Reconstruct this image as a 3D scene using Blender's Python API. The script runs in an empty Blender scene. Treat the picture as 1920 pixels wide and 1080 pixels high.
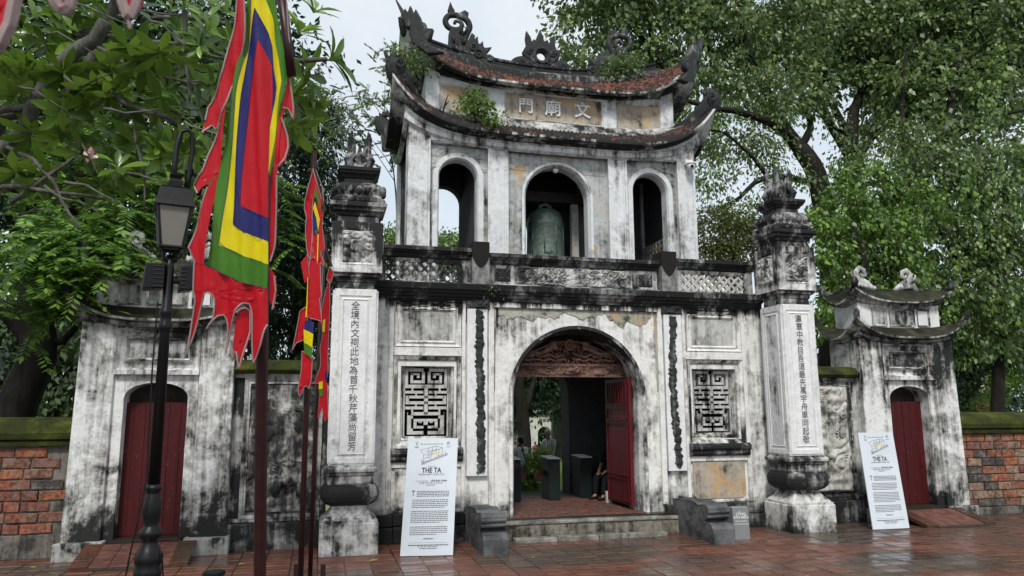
import bpy, math, random
import numpy as np
from mathutils import Vector, Matrix, noise
from mathutils.geometry import tessellate_polygon

SC = bpy.context.scene
COL = SC.collection
R = math.radians
rnd = random.Random(7)

# ---------------------------------------------------------------- camera
cam = bpy.data.cameras.new('camera')
cam.sensor_width = 36.0
cam.lens = 26.26
cam.clip_start = 0.05
cam.clip_end = 600
cam.dof.use_dof = True
cam.dof.focus_distance = 12.5
cam.dof.aperture_fstop = 5.0
camo = bpy.data.objects.new('camera', cam)
COL.objects.link(camo)
camo.location = (-4.10477, -11.72378, 1.92)
_yaw, _pit, _rol = R(-14.23853), R(9.42851), R(-0.26411)
_f = Vector((-math.sin(_yaw) * math.cos(_pit), math.cos(_yaw) * math.cos(_pit), math.sin(_pit)))
_r = Vector((math.cos(_yaw), math.sin(_yaw), 0))
_u = _r.cross(_f)
_r2 = _r * math.cos(_rol) + _u * math.sin(_rol)
_u2 = _u * math.cos(_rol) - _r * math.sin(_rol)
camo.rotation_euler = Matrix((_r2, _u2, -_f)).transposed().to_euler()
SC.camera = camo

# ---------------------------------------------------------------- sky, sun, exposure
SUN_EL, SUN_AZ = R(48), R(198)      # the soft sun behind the cloud, over the viewer's left shoulder
world = bpy.data.worlds.new('World')
SC.world = world
world.use_nodes = True
wn, wl = world.node_tree.nodes, world.node_tree.links
bg = wn['Background']
bg.inputs['Strength'].default_value = 0.08
sky = wn.new('ShaderNodeTexSky')
sky.sky_type = 'NISHITA'
sky.sun_disc = False
sky.sun_elevation = SUN_EL
sky.sun_rotation = SUN_AZ
tc = wn.new('ShaderNodeTexCoord')
cn = wn.new('ShaderNodeTexNoise')
cn.inputs['Scale'].default_value = 2.6
cn.inputs['Detail'].default_value = 7
cn.inputs['Roughness'].default_value = .58
wl.new(tc.outputs['Generated'], cn.inputs['Vector'])
cr = wn.new('ShaderNodeValToRGB')
cr.color_ramp.elements[0].position = 0.32
cr.color_ramp.elements[0].color = (4.7, 5.5, 6.2, 1)
cr.color_ramp.elements[1].position = 0.66
cr.color_ramp.elements[1].color = (6.6, 6.9, 7.1, 1)
wl.new(cn.outputs['Fac'], cr.inputs['Fac'])
mx = wn.new('ShaderNodeMix')
mx.data_type = 'RGBA'
mx.inputs[0].default_value = 0.9
wl.new(sky.outputs[0], mx.inputs[6])
wl.new(cr.outputs[0], mx.inputs[7])
wl.new(mx.outputs[2], bg.inputs['Color'])

sun = bpy.data.lights.new('sun', 'SUN')
sun.energy = 1.5
sun.angle = R(11)
sun.color = (1.0, 0.97, 0.93)
suno = bpy.data.objects.new('sun', sun)
COL.objects.link(suno)
_sd = Vector((math.sin(SUN_AZ) * math.cos(SUN_EL), math.cos(SUN_AZ) * math.cos(SUN_EL), math.sin(SUN_EL)))
suno.rotation_euler = _sd.to_track_quat('Z', 'Y').to_euler()
suno.location = (-10, -20, 30)

SC.view_settings.view_transform = 'Standard'
SC.view_settings.look = 'None'
SC.view_settings.exposure = 0.85
SC.view_settings.gamma = 1.0
SC.view_settings.use_curve_mapping = False
SC.cycles.use_denoising = True
SC.cycles.max_bounces = 6
SC.cycles.diffuse_bounces = 3
SC.cycles.glossy_bounces = 3
SC.cycles.transmission_bounces = 4
SC.cycles.use_adaptive_sampling = True
SC.cycles.adaptive_threshold = 0.015

# ---------------------------------------------------------------- object helpers
def thing(name, label, cat, loc=(0, 0, 0), group=None):
    o = bpy.data.objects.new(name, None)
    o.empty_display_size = 0.2
    COL.objects.link(o)
    o.location = loc
    o['label'] = label
    o['category'] = cat
    if group:
        o['group'] = group
    return o

def tag(o, label=None, cat=None, group=None, kind=None):
    if label: o['label'] = label
    if cat: o['category'] = cat
    if group: o['group'] = group
    if kind: o['kind'] = kind
    return o

def link(name, me, parent=None, mat=None):
    o = bpy.data.objects.new(name, me)
    COL.objects.link(o)
    if mat is not None and len(me.materials) == 0:
        me.materials.append(mat)
    if parent is not None:
        o.parent = parent
        p, off = parent, Vector((0, 0, 0))
        while p is not None:
            off += p.location
            p = p.parent
        o.location = -off
    return o

def put(name, me, parent, pos, rot=None, mat=None, scale=None):
    """a mesh with its own origin, placed at a world point under a thing"""
    o = link(name, me, parent, mat)
    o.location = o.location + Vector(pos)
    if rot is not None:
        o.rotation_euler = rot
    if scale is not None:
        o.scale = scale
    return o

class MB:
    def __init__(s):
        s.v, s.f = [], []
    def quad(s, *p):
        n = len(s.v)
        s.v += [tuple(q) for q in p]
        s.f.append(tuple(range(n, n + len(p))))
    def box(s, x0, x1, y0, y1, z0, z1):
        if x0 > x1: x0, x1 = x1, x0
        if y0 > y1: y0, y1 = y1, y0
        n = len(s.v)
        s.v += [(x0, y0, z0), (x1, y0, z0), (x1, y1, z0), (x0, y1, z0),
                (x0, y0, z1), (x1, y0, z1), (x1, y1, z1), (x0, y1, z1)]
        s.f += [tuple(n + i for i in q) for q in
                ((0, 1, 5, 4), (1, 2, 6, 5), (2, 3, 7, 6), (3, 0, 4, 7), (4, 5, 6, 7), (3, 2, 1, 0))]
    def prism(s, poly, y0, y1):
        """outline in x,z given a thickness along y"""
        n, k = len(s.v), len(poly)
        s.v += [(x, y0, z) for x, z in poly] + [(x, y1, z) for x, z in poly]
        tris = tessellate_polygon([[Vector((x, z, 0)) for x, z in poly]])
        for t in tris:
            s.f.append(tuple(n + i for i in t))
            s.f.append(tuple(n + k + i for i in reversed(t)))
        for i in range(k):
            j = (i + 1) % k
            s.f.append((n + i, n + j, n + k + j, n + k + i))
    def extrude_x(s, prof, x0, x1):
        """profile of (y,z), run along x"""
        n, k = len(s.v), len(prof)
        s.v += [(x0, y, z) for y, z in prof] + [(x1, y, z) for y, z in prof]
        for i in range(k - 1):
            s.f.append((n + i, n + i + 1, n + k + i + 1, n + k + i))
        s.f.append(tuple(n + i for i in range(k)))
        s.f.append(tuple(n + k + i for i in reversed(range(k))))
        s.f.append((n + k - 1, n, n + k, n + 2 * k - 1))
    def frame(s, x0, x1, z0, z1, w, yo, yi):
        """mitred moulding from an outer rectangle at yo to an inner one at yi"""
        o = [(x0, yo, z0), (x1, yo, z0), (x1, yo, z1), (x0, yo, z1)]
        i = [(x0 + w, yi, z0 + w), (x1 - w, yi, z0 + w), (x1 - w, yi, z1 - w), (x0 + w, yi, z1 - w)]
        for a in range(4):
            b = (a + 1) % 4
            s.quad(o[a], o[b], i[b], i[a])
    def tube(s, pts, rad, n=8, cap=True, sy=1.0):
        pts = [Vector(p) for p in pts]
        if not isinstance(rad, (list, tuple)):
            rad = [rad] * len(pts)
        base = len(s.v)
        up = Vector((0.13, 0.9, 0.31))
        for k, p in enumerate(pts):
            d = (pts[min(k + 1, len(pts) - 1)] - pts[max(k - 1, 0)])
            if d.length < 1e-9: d = Vector((0, 0, 1))
            d.normalize()
            a = d.cross(up)
            if a.length < 1e-4: a = d.cross(Vector((1, 0, 0)))
            a.normalize()
            b = a.cross(d)
            for i in range(n):
                t = 2 * math.pi * i / n
                s.v.append(tuple(p + (a * math.cos(t) + b * math.sin(t) * sy) * rad[k]))
        for k in range(len(pts) - 1):
            for i in range(n):
                j = (i + 1) % n
                s.f.append((base + k * n + i, base + k * n + j, base + (k + 1) * n + j, base + (k + 1) * n + i))
        if cap:
            s.f.append(tuple(base + i for i in reversed(range(n))))
            s.f.append(tuple(base + (len(pts) - 1) * n + i for i in range(n)))
    def lathe(s, prof, cx, cy, n=16, rot=0.0):
        base = len(s.v)
        for r, z in prof:
            for i in range(n):
                t = 2 * math.pi * i / n + rot
                s.v.append((cx + r * math.cos(t), cy + r * math.sin(t), z))
        for k in range(len(prof) - 1):
            for i in range(n):
                j = (i + 1) % n
                s.f.append((base + k * n + i, base + k * n + j, base + (k + 1) * n + j, base + (k + 1) * n + i))
        s.f.append(tuple(base + i for i in reversed(range(n))))
        s.f.append(tuple(base + (len(prof) - 1) * n + i for i in range(n)))
    def sqlathe(s, prof, cx, cy):
        """square section; rows of (half width, z, corner rounding 0..1)"""
        base = len(s.v)
        per = 0
        for row in prof:
            h, z = row[0], row[1]
            c = (row[2] if len(row) > 2 else 0.03) * h
            pts = []
            for q, (sx, sy) in enumerate(((1, 1), (-1, 1), (-1, -1), (1, -1))):
                for k in range(4):
                    t = q * math.pi / 2 + k / 3 * math.pi / 2
                    pts.append((cx + sx * (h - c) + c * math.cos(t), cy + sy * (h - c) + c * math.sin(t), z))
            per = len(pts)
            s.v += pts
        for k in range(len(prof) - 1):
            for i in range(per):
                j = (i + 1) % per
                s.f.append((base + k * per + i, base + k * per + j, base + (k + 1) * per + j, base + (k + 1) * per + i))
        s.f.append(tuple(base + i for i in reversed(range(per))))
        s.f.append(tuple(base + (len(prof) - 1) * per + i for i in range(per)))
    def ball(s, c, r, n=10, m=6, sc=(1, 1, 1)):
        base = len(s.v)
        for k in range(m + 1):
            ph = math.pi * k / m
            for i in range(n):
                t = 2 * math.pi * i / n
                s.v.append((c[0] + r * sc[0] * math.sin(ph) * math.cos(t), c[1] + r * sc[1] * math.sin(ph) * math.sin(t), c[2] + r * sc[2] * math.cos(ph)))
        for k in range(m):
            for i in range(n):
                j = (i + 1) % n
                s.f.append((base + k * n + i, base + (k + 1) * n + i, base + (k + 1) * n + j, base + k * n + j))
    def mesh(s, name, smooth=False):
        me = bpy.data.meshes.new(name)
        me.from_pydata(s.v, [], s.f)
        if smooth:
            me.polygons.foreach_set('use_smooth', [True] * len(me.polygons))
        me.update()
        return me
    def build(s, name, mat, parent=None, smooth=False, bevel=0.0):
        o = link(name, s.mesh(name, smooth), parent, mat)
        if bevel:
            b = o.modifiers.new('edge', 'BEVEL')
            b.width = bevel
            b.segments = 2
            b.limit_method = 'ANGLE'
            b.angle_limit = R(40)
        return o

def arch_wall(mb, x0, x1, z0, z1, cx, r, zs, y0, y1, n=20, rise=1.0):
    """wall slab with an arched opening cut through it"""
    arc = [(cx + r * math.cos(math.pi * i / n), zs + r * rise * math.sin(math.pi * i / n)) for i in range(n + 1)]  # right to left
    for y, flip in ((y0, False), (y1, True)):
        def q(*p):
            p = [(a, y, b) for a, b in p]
            mb.quad(*(reversed(p) if flip else p))
        q((x0, z0), (cx - r, z0), (cx - r, zs), (x0, zs))
        q((cx + r, z0), (x1, z0), (x1, zs), (cx + r, zs))
        for i in range(n):
            a, b = arc[i], arc[i + 1]
            def out(p):
                t = (p[0] - (cx - r)) / (2 * r)
                return (x0 + (x1 - x0) * t, z1)
            q(b, a, out(a), out(b))
        q((x0, zs), (cx - r, zs), (x0, z1))
        q((cx + r, zs), (x1, zs), (x1, z1))
    for i in range(n):
        a, b = arc[i], arc[i + 1]
        mb.quad((a[0], y0, a[1]), (b[0], y0, b[1]), (b[0], y1, b[1]), (a[0], y1, a[1]))
    mb.quad((cx - r, y0, z0), (cx - r, y1, z0), (cx - r, y1, zs), (cx - r, y0, zs))
    mb.quad((cx + r, y0, z0), (cx + r, y0, zs), (cx + r, y1, zs), (cx + r, y1, z0))
    mb.quad((x0, y0, z0), (x0, y0, z1), (x0, y1, z1), (x0, y1, z0))
    mb.quad((x1, y0, z0), (x1, y1, z0), (x1, y1, z1), (x1, y0, z1))
    mb.quad((x0, y0, z1), (x1, y0, z1), (x1, y1, z1), (x0, y1, z1))

def arch_ring(mb, cx, zs, z0, r0, y0, r1, y1, n=24):
    """splayed moulding round an arched opening, jambs included"""
    def path(r):
        return [(cx + r, z0)] + [(cx + r * math.cos(math.pi * i / n), zs + r * math.sin(math.pi * i / n)) for i in range(n + 1)] + [(cx - r, z0)]
    A, B = path(r0), path(r1)
    for i in range(len(A) - 1):
        mb.quad((A[i][0], y0, A[i][1]), (A[i + 1][0], y0, A[i + 1][1]), (B[i + 1][0], y1, B[i + 1][1]), (B[i][0], y1, B[i][1]))

def ring_pts(cx, hx, y0, y1, z, lift, p, lref, nf=40, ns=18):
    """closed loop round a rectangle whose corners sweep upward"""
    pts = []
    def add(ax, ay, bx, by, n):
        L = math.hypot(bx - ax, by - ay)
        for i in range(n):
            t = i / n
            t = 0.5 - 0.5 * math.cos(math.pi * t)
            d = min(t, 1 - t) * L
            w = max(0.0, 1 - d / lref) ** p
            pts.append(Vector((ax + (bx - ax) * t, ay + (by - ay) * t, z + lift * w)))
    add(cx - hx, y0, cx + hx, y0, nf)
    add(cx + hx, y0, cx + hx, y1, ns)
    add(cx + hx, y1, cx - hx, y1, nf)
    add(cx - hx, y1, cx - hx, y0, ns)
    return pts

def ring_loft(mb, rows):
    base = len(mb.v)
    n = len(rows[0])
    for r in rows:
        mb.v += [tuple(p) for p in r]
    for k in range(len(rows) - 1):
        for i in range(n):
            j = (i + 1) % n
            mb.f.append((base + k * n + i, base + k * n + j, base + (k + 1) * n + j, base + (k + 1) * n + i))

def tile_course(mb, loops, step, courses, rg, th=0.02):
    """small lapped tiles laid along a stack of loops (eave first)"""
    n = len(loops[0])
    def P(s, v):      # s: 0..n around, v: 0..1 up the slope
        i = int(s) % n
        a = s - int(s)
        k = min(int(v * (len(loops) - 1)), len(loops) - 2)
        b = v * (len(loops) - 1) - k
        p = loops[k][i].lerp(loops[k][(i + 1) % n], a)
        q = loops[k + 1][i].lerp(loops[k + 1][(i + 1) % n], a)
        return p.lerp(q, b)
    cum = [0.0]
    for i in range(n):
        cum.append(cum[-1] + (loops[0][(i + 1) % n] - loops[0][i]).length)
    def at(d):
        lo, hi = 0, n
        while hi - lo > 1:
            m = (lo + hi) // 2
            if cum[m] <= d: lo = m
            else: hi = m
        return lo + (d - cum[lo]) / max(cum[lo + 1] - cum[lo], 1e-9)
    cols = int(cum[-1] / step)
    for c in range(courses):
        v0, v1 = c / courses, min(1.0, (c + 1.25) / courses)
        for k in range(cols):
            d0 = (k + (c % 2) * 0.5) * step
            if d0 + step > cum[-1]: continue
            s0, s1 = at(d0 + 0.004), at(d0 + step - 0.004)
            j = rg.uniform(-0.006, 0.01)
            vv = max(-0.03, v0 + rg.uniform(-0.02, 0.02)) if c else v0
            a, b = P(s0, max(vv, 0)), P(s1, max(vv, 0))
            d, e = P(s1, v1), P(s0, v1)
            up = Vector((0, 0, th + j))
            m = (a + b) / 2 + up * 1.6
            lo = Vector((0, 0, -0.006))
            mb.quad(a + up * .6, m, d + Vector((0, 0, .004)), e + Vector((0, 0, .004)))
            mb.quad(m, b + up * .6, d + Vector((0, 0, .004)))
            mb.quad(a + lo, b + lo, b + up * .6, m, a + up * .6)

def relief(mb, x0, x1, z0, z1, y, amp, fn, nx, nz, edge=0.04):
    """carved panel: a real height field facing -y"""
    base = len(mb.v)
    for j in range(nz + 1):
        for i in range(nx + 1):
            u, v = i / nx, j / nz
            e = min(1.0, min(u, 1 - u, v, 1 - v) / edge) if edge else 1.0
            mb.v.append((x0 + (x1 - x0) * u, y - amp * fn(u, v) * e, z0 + (z1 - z0) * v))
    for j in range(nz):
        for i in range(nx):
            a = base + j * (nx + 1) + i
            mb.f.append((a, a + 1, a + nx + 2, a + nx + 1))

def scroll_fn(asp, seed, freq=3.0, k=2.3):
    def f(u, v):
        p = Vector((u * asp * freq + seed, v * freq, seed * 0.37))
        n = noise.noise(p) + 0.45 * noise.noise(p * 2.1 + Vector((3, 1, 7)))
        a = abs(math.sin(n * math.pi * k))
        b = noise.noise(p * 0.6 + Vector((9, 9, 9)))
        return max(0.0, (a ** 0.8) * (0.65 + 0.6 * b) + 0.35 * b)
    return f

def curve_prism(polys, thick, bevel=0.012):
    """outlines in x,z (the first is the outside, others may be holes) -> solid mesh lying in the xz plane"""
    cu = bpy.data.curves.new('outline', 'CURVE')
    cu.dimensions = '2D'
    cu.fill_mode = 'BOTH'
    cu.extrude = max(thick / 2 - bevel, 0.001)
    cu.bevel_depth = bevel
    cu.bevel_resolution = 1
    for poly in polys:
        sp = cu.splines.new('POLY')
        sp.points.add(len(poly) - 1)
        for p, (x, z) in zip(sp.points, poly):
            p.co = (x, z, 0, 1)
        sp.use_cyclic_u = True
    o = bpy.data.objects.new('outline', cu)
    COL.objects.link(o)
    me = bpy.data.meshes.new_from_object(o.evaluated_get(bpy.context.evaluated_depsgraph_get()))
    bpy.data.objects.remove(o)
    bpy.data.curves.remove(cu)
    me.transform(Matrix.Rotation(math.pi / 2, 4, 'X'))
    return me

def text_mesh(body, size, depth=0.004, align='CENTER', squeeze=1.0, bold=0.0):
    cu = bpy.data.curves.new('text', 'FONT')
    cu.body = body
    cu.size = size
    cu.extrude = depth
    cu.align_x = align
    cu.align_y = 'CENTER'
    cu.resolution_u = 2
    cu.offset = bold
    o = bpy.data.objects.new('text', cu)
    COL.objects.link(o)
    me = bpy.data.meshes.new_from_object(o.evaluated_get(bpy.context.evaluated_depsgraph_get()))
    bpy.data.objects.remove(o)
    bpy.data.curves.remove(cu)
    me.transform(Matrix.Rotation(math.pi / 2, 4, 'X') @ Matrix.Diagonal((squeeze, 1, 1, 1)))
    return me

def join_meshes(name, items):
    """items of (mesh, matrix) -> one mesh"""
    v, f = [], []
    for me, M in items:
        b = len(v)
        v += [tuple(M @ q.co) for q in me.vertices]
        f += [tuple(b + i for i in p.vertices) for p in me.polygons]
    me = bpy.data.meshes.new(name)
    me.from_pydata(v, [], f)
    me.update()
    return me

# ---------------------------------------------------------------- materials
class NT:
    def __init__(s, name):
        s.m = bpy.data.materials.new(name)
        s.m.use_nodes = True
        s.t = s.m.node_tree
        s.n, s.l = s.t.nodes, s.t.links
        s.b = s.n['Principled BSDF']
        s.geo = s.n.new('ShaderNodeNewGeometry')
    def set(s, sock, v):
        if hasattr(v, 'is_output') or isinstance(v, bpy.types.NodeSocket):
            s.l.new(v, sock)
        elif isinstance(v, (tuple, list)) and len(v) == 3 and sock.type == 'RGBA':
            sock.default_value = (*v, 1)
        else:
            sock.default_value = v
    def math(s, op, a, b=0.0, c=None, clamp=False):
        n = s.n.new('ShaderNodeMath')
        n.operation = op
        n.use_clamp = clamp
        s.set(n.inputs[0], a)
        s.set(n.inputs[1], b)
        if c is not None: s.set(n.inputs[2], c)
        return n.outputs[0]
    def pos(s, scale=(1, 1, 1), off=(0, 0, 0), obj=False):
        n = s.n.new('ShaderNodeMapping')
        n.inputs['Scale'].default_value = scale
        n.inputs['Location'].default_value = off
        if obj:
            t = s.n.new('ShaderNodeTexCoord')
            s.l.new(t.outputs['Object'], n.inputs['Vector'])
        else:
            s.l.new(s.geo.outputs['Position'], n.inputs['Vector'])
        return n.outputs[0]
    def noise(s, vec, scale, detail=5, rough=0.6, dist=0.0):
        n = s.n.new('ShaderNodeTexNoise')
        s.l.new(vec, n.inputs['Vector'])
        n.inputs['Scale'].default_value = scale
        n.inputs['Detail'].default_value = detail
        n.inputs['Roughness'].default_value = rough
        n.inputs['Distortion'].default_value = dist
        return n.outputs['Fac']
    def sstep(s, v, a, b, lo=0.0, hi=1.0):
        n = s.n.new('ShaderNodeMapRange')
        n.interpolation_type = 'SMOOTHSTEP'
        s.set(n.inputs['Value'], v)
        s.set(n.inputs['From Min'], a)
        s.set(n.inputs['From Max'], b)
        n.inputs['To Min'].default_value = lo
        n.inputs['To Max'].default_value = hi
        return n.outputs[0]
    def mix(s, f, a, b, mode='MIX'):
        n = s.n.new('ShaderNodeMix')
        n.data_type = 'RGBA'
        n.blend_type = mode
        s.set(n.inputs[0], f)
        s.set(n.inputs[6], a)
        s.set(n.inputs[7], b)
        return n.outputs[2]
    def ramp(s, v, stops):
        n = s.n.new('ShaderNodeValToRGB')
        e = n.color_ramp.elements
        while len(e) < len(stops): e.new(0.5)
        for q, (p, c) in zip(e, stops):
            q.position = p
            q.color = (*c, 1) if isinstance(c, tuple) else (c, c, c, 1)
        s.set(n.inputs['Fac'], v)
        return n.outputs[0]
    def bump(s, h, strength=0.3, dist=0.02):
        n = s.n.new('ShaderNodeBump')
        n.inputs['Strength'].default_value = strength
        n.inputs['Distance'].default_value = dist
        s.l.new(h, n.inputs['Height'])
        s.l.new(n.outputs[0], s.b.inputs['Normal'])
    def out(s, col, rough=0.8, spec=0.3, metal=0.0):
        s.set(s.b.inputs['Base Color'], col)
        s.set(s.b.inputs['Roughness'], rough)
        s.b.inputs['Specular IOR Level'].default_value = spec
        s.b.inputs['Metallic'].default_value = metal
        return s.m

def plaster(name, amount=0.45, zb=None, white=(.80, .79, .755), grey=(.29, .285, .265), dark=(.018, .019, .018), ochre=0.0, seed=0.0, streak=1.0, bump=0.5, big=1.1):
    """limewashed render with black mould in blotches and runs; zb = [(height, extra mould)]"""
    t = NT(name)
    o = (seed * 3.1, seed * 1.7, seed * 2.3)
    p = t.pos(off=o)
    n1 = t.noise(p, big, 9, 0.68, 0.4)
    n2 = t.noise(t.pos((8, 8, 0.5), o), 1.0, 7, 0.68)
    n3 = t.noise(p, 14.0, 7, 0.7)
    n4 = t.noise(p, 3.4, 7, 0.65, 0.8)
    s = t.math('MULTIPLY_ADD', n1, 0.57, t.math('MULTIPLY_ADD', n2, 0.40 * streak, t.math('MULTIPLY_ADD', n3, 0.15, t.math('MULTIPLY', n4, 0.22))))
    s = t.math('ADD', s, -0.17 - 0.2 * (streak - 1))
    if zb:
        sep = t.n.new('ShaderNodeSeparateXYZ')
        t.l.new(t.geo.outputs['Position'], sep.inputs[0])
        zj = t.math('MULTIPLY_ADD', n2, 0.7, t.math('ADD', sep.outputs[2], -0.35))
        zj = t.math('DIVIDE', zj, 10.0)
        bias = t.ramp(zj, [(z / 10.0, 0.5 + b) for z, b in zb])
        s = t.math('ADD', s, t.math('ADD', bias, -0.5))
    c = 0.5 + (0.5 - amount) * 0.36
    white2 = t.mix(t.sstep(n3, 0.35, 0.68), white, tuple(w * 0.86 for w in white))
    white2 = t.mix(t.math('MULTIPLY', t.sstep(n4, 0.42, 0.66), 0.6), white2, tuple(w * 0.74 for w in white))
    white2 = t.mix(t.math('MULTIPLY', t.sstep(t.noise(p, 38.0, 3, 0.6), 0.62, 0.70), 0.5), white2, (.16, .16, .15))
    if ochre:
        n5 = t.noise(t.pos(off=(o[0] + 5, 2, 1)), 2.2, 6, 0.65)
        white2 = t.mix(t.math('MULTIPLY', t.sstep(n5, 0.56 - ochre * .25, 0.62 - ochre * .2), 0.9), white2, (.50, .33, .16))
    g = t.mix(t.sstep(s, c - 0.075, c + 0.05), white2, grey)
    d = t.mix(t.sstep(s, c + 0.015, c + 0.095), g, dark)
    h = t.math('MULTIPLY_ADD', n3, 0.6, t.math('MULTIPLY', n4, 0.5))
    t.bump(h, bump, 0.03)
    return t.out(d, t.sstep(s, c - .05, c + .1, .9, .72), 0.25)

def simple(name, col, rough=0.6, spec=0.4, metal=0.0, var=0.25, scale=9.0, bump=0.0):
    t = NT(name)
    n = t.noise(t.pos(), scale, 6, 0.65)
    c = t.mix(t.sstep(n, 0.3, 0.7), tuple(q * (1 - var) for q in col), tuple(min(q * (1 + var), 1) for q in col))
    if bump: t.bump(n, bump, 0.02)
    return t.out(c, rough, spec, metal)

ZG = [(0, .10), (.45, .08), (.75, 0), (3.0, 0), (3.52, .015), (3.72, .17), (4.0, .2), (4.5, .05), (6.6, 0), (7.0, .05), (8.4, .05)]
M = {}
M['wall'] = plaster('limewash_wall', .37, ZG, seed=1)
M['wall_dirty'] = plaster('limewash_wall_dirty', .52, [(0, .1), (.5, .05), (1.2, 0), (2.8, .02), (3.6, .12), (4, .1)], seed=2)
M['trim'] = plaster('limewash_trim', .33, ZG, seed=3)
M['board'] = plaster('limewash_board', .02, seed=4, white=(.80, .80, .79), bump=.25)
M['panel'] = plaster('stained_panel', .54, seed=5, grey=(.26, .26, .24), white=(.55, .55, .52))
M['tower'] = plaster('limewash_tower', .26, [(4.0, .05), (4.6, .0), (6.4, 0), (6.75, .06), (7.1, .07), (8.0, .02)], seed=6, white=(.74, .75, .75))
M['spandrel'] = plaster('grey_spandrel', .42, seed=7, white=(.50, .51, .50), grey=(.24, .25, .24), ochre=.02)
M['mould'] = plaster('mould_black', .75, seed=8, dark=(.014, .015, .014), grey=(.12, .12, .115), white=(.42, .42, .4))
M['base_grime'] = plaster('base_grime', .50, seed=29, grey=(.22, .22, .205), white=(.66, .65, .62), big=2.6)
M['mould_mid'] = plaster('mould_mid', .60, seed=9, dark=(.018, .019, .018), grey=(.2, .2, .19), white=(.6, .6, .57))
M['stone_dark'] = plaster('carved_dark', .8, seed=10, dark=(.03, .031, .031), grey=(.10, .10, .098), white=(.27, .27, .255), bump=1.0, big=3.5)
M['carved'] = plaster('carved_relief', .48, seed=11, dark=(.03, .03, .029), grey=(.22, .22, .21), white=(.56, .56, .53), big=3)
M['carved_pale'] = plaster('carved_pale', .40, seed=12, dark=(.05, .05, .046), grey=(.30, .29, .26), white=(.56, .55, .50), big=2)
M['ochre'] = plaster('ochre_panel', .40, seed=13, white=(.46, .40, .32), grey=(.29, .25, .2), dark=(.07, .06, .05), ochre=.17, big=2.2, streak=1.15)
M['flake'] = plaster('flaking_stucco', .46, seed=14, white=(.46, .45, .38), grey=(.30, .29, .24), dark=(.06, .06, .05), ochre=.1, bump=.9, big=3)
M['pillar'] = plaster('limewash_pillar', .18, [(0, .20), (.42, .10), (.65, .07), (.9, .2), (1.05, .15), (1.25, .01), (3.5, 0), (3.75, .06), (4.2, .12), (4.7, .22), (5.2, .28), (5.6, .24), (6.3, .22)], seed=15, white=(.78, .78, .76))
M['pillar_dark'] = plaster('pillar_head', .70, seed=16, big=2.2, grey=(.2, .2, .19), white=(.55, .55, .52))
M['gate_side'] = plaster('limewash_side', .40, [(0, .12), (.5, .06), (1.0, .01), (2.2, .0), (2.9, .06), (3.4, .10), (4, .04)], seed=17, white=(.70, .70, .68), big=1.5)
M['ink'] = simple('faded_ink', (.12, .12, .117), .8, .2, var=.5, scale=30)
M['char_white'] = simple('raised_lime', (.76, .76, .74), .8, .2, var=.25, scale=20)
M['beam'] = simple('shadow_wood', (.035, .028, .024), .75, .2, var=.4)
M['bronze'] = simple('bronze_patina', (.085, .12, .10), .55, .4, metal=.2, var=.4, scale=14, bump=.25)
M['black_iron'] = simple('black_iron', (.004, .004, .0045), .42, .3, var=.3, scale=20, bump=.08)
M['pole_red'] = simple('dark_red_pole', (.026, .006, .007), .4, .35, var=.25, scale=12)
M['steel'] = simple('green_grey_cabinet', (.014, .020, .020), .6, .15, var=.15)
M['paper'] = simple('poster_vinyl', (.56, .60, .64), .5, .4, var=.05, scale=2)
M['print'] = simple('black_print', (.03, .03, .035), .6, .3, var=.1)
M['print_grey'] = simple('grey_print', (.13, .13, .14), .6, .3, var=.1)
M['print_yellow'] = simple('yellow_print', (.72, .58, .09), .6, .3, var=.15, scale=30)
M['plaque'] = simple('plaque_stone', (.20, .21, .215), .6, .4, var=.12, scale=60)
M['white_paint'] = simple('white_paint', (.72, .72, .72), .5, .4, var=.05)
M['skin'] = simple('skin', (.30, .17, .115), .55, .35, var=.1)
M['hair_dark'] = simple('hair_dark', (.012, .010, .009), .5, .4)
M['hair_grey'] = simple('hair_grey', (.34, .33, .31), .6, .3)
M['shirt_pale'] = simple('pale_shirt', (.68, .72, .76), .85, .2, var=.1)
M['trouser_khaki'] = simple('khaki', (.17, .13, .10), .85, .2, var=.15)
M['cloth_black'] = simple('black_cloth', (.008, .008, .010), .85, .2)
M['cloth_red'] = simple('red_cloth', (.45, .02, .03), .8, .2)
M['flap'] = simple('dull_red_flap', (.10, .012, .012), .5, .3)
M['soil'] = simple('soil', (.05, .042, .032), .95, .1, var=.3, scale=2)

def m_stone():
    t = NT('worn_grey_stone')
    p = t.pos()
    n, k = t.noise(p, 30, 6, .7), t.noise(p, 3, 6, .6)
    c = t.mix(t.sstep(k, .35, .65), (.05, .052, .053), (.14, .142, .143))
    t.bump(n, .9, .02)
    return t.out(c, .75, .3)
M['stone'] = m_stone()

def m_step():
    t = NT('step_stone')
    p = t.pos()
    n, k = t.noise(p, 26, 7, .75), t.noise(p, 4, 7, .7, .6)
    c = t.ramp(k, [(.33, (.06, .055, .047)), (.5, (.22, .21, .18)), (.68, (.42, .41, .38))])
    t.bump(n, 1.0, .03)
    return t.out(c, .6, .4)
M['step'] = m_step()
M['riser'] = plaster('rough_riser', .5, seed=27, white=(.26, .24, .19), grey=(.13, .115, .09), dark=(.03, .026, .02), bump=1.0, big=3)

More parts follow.
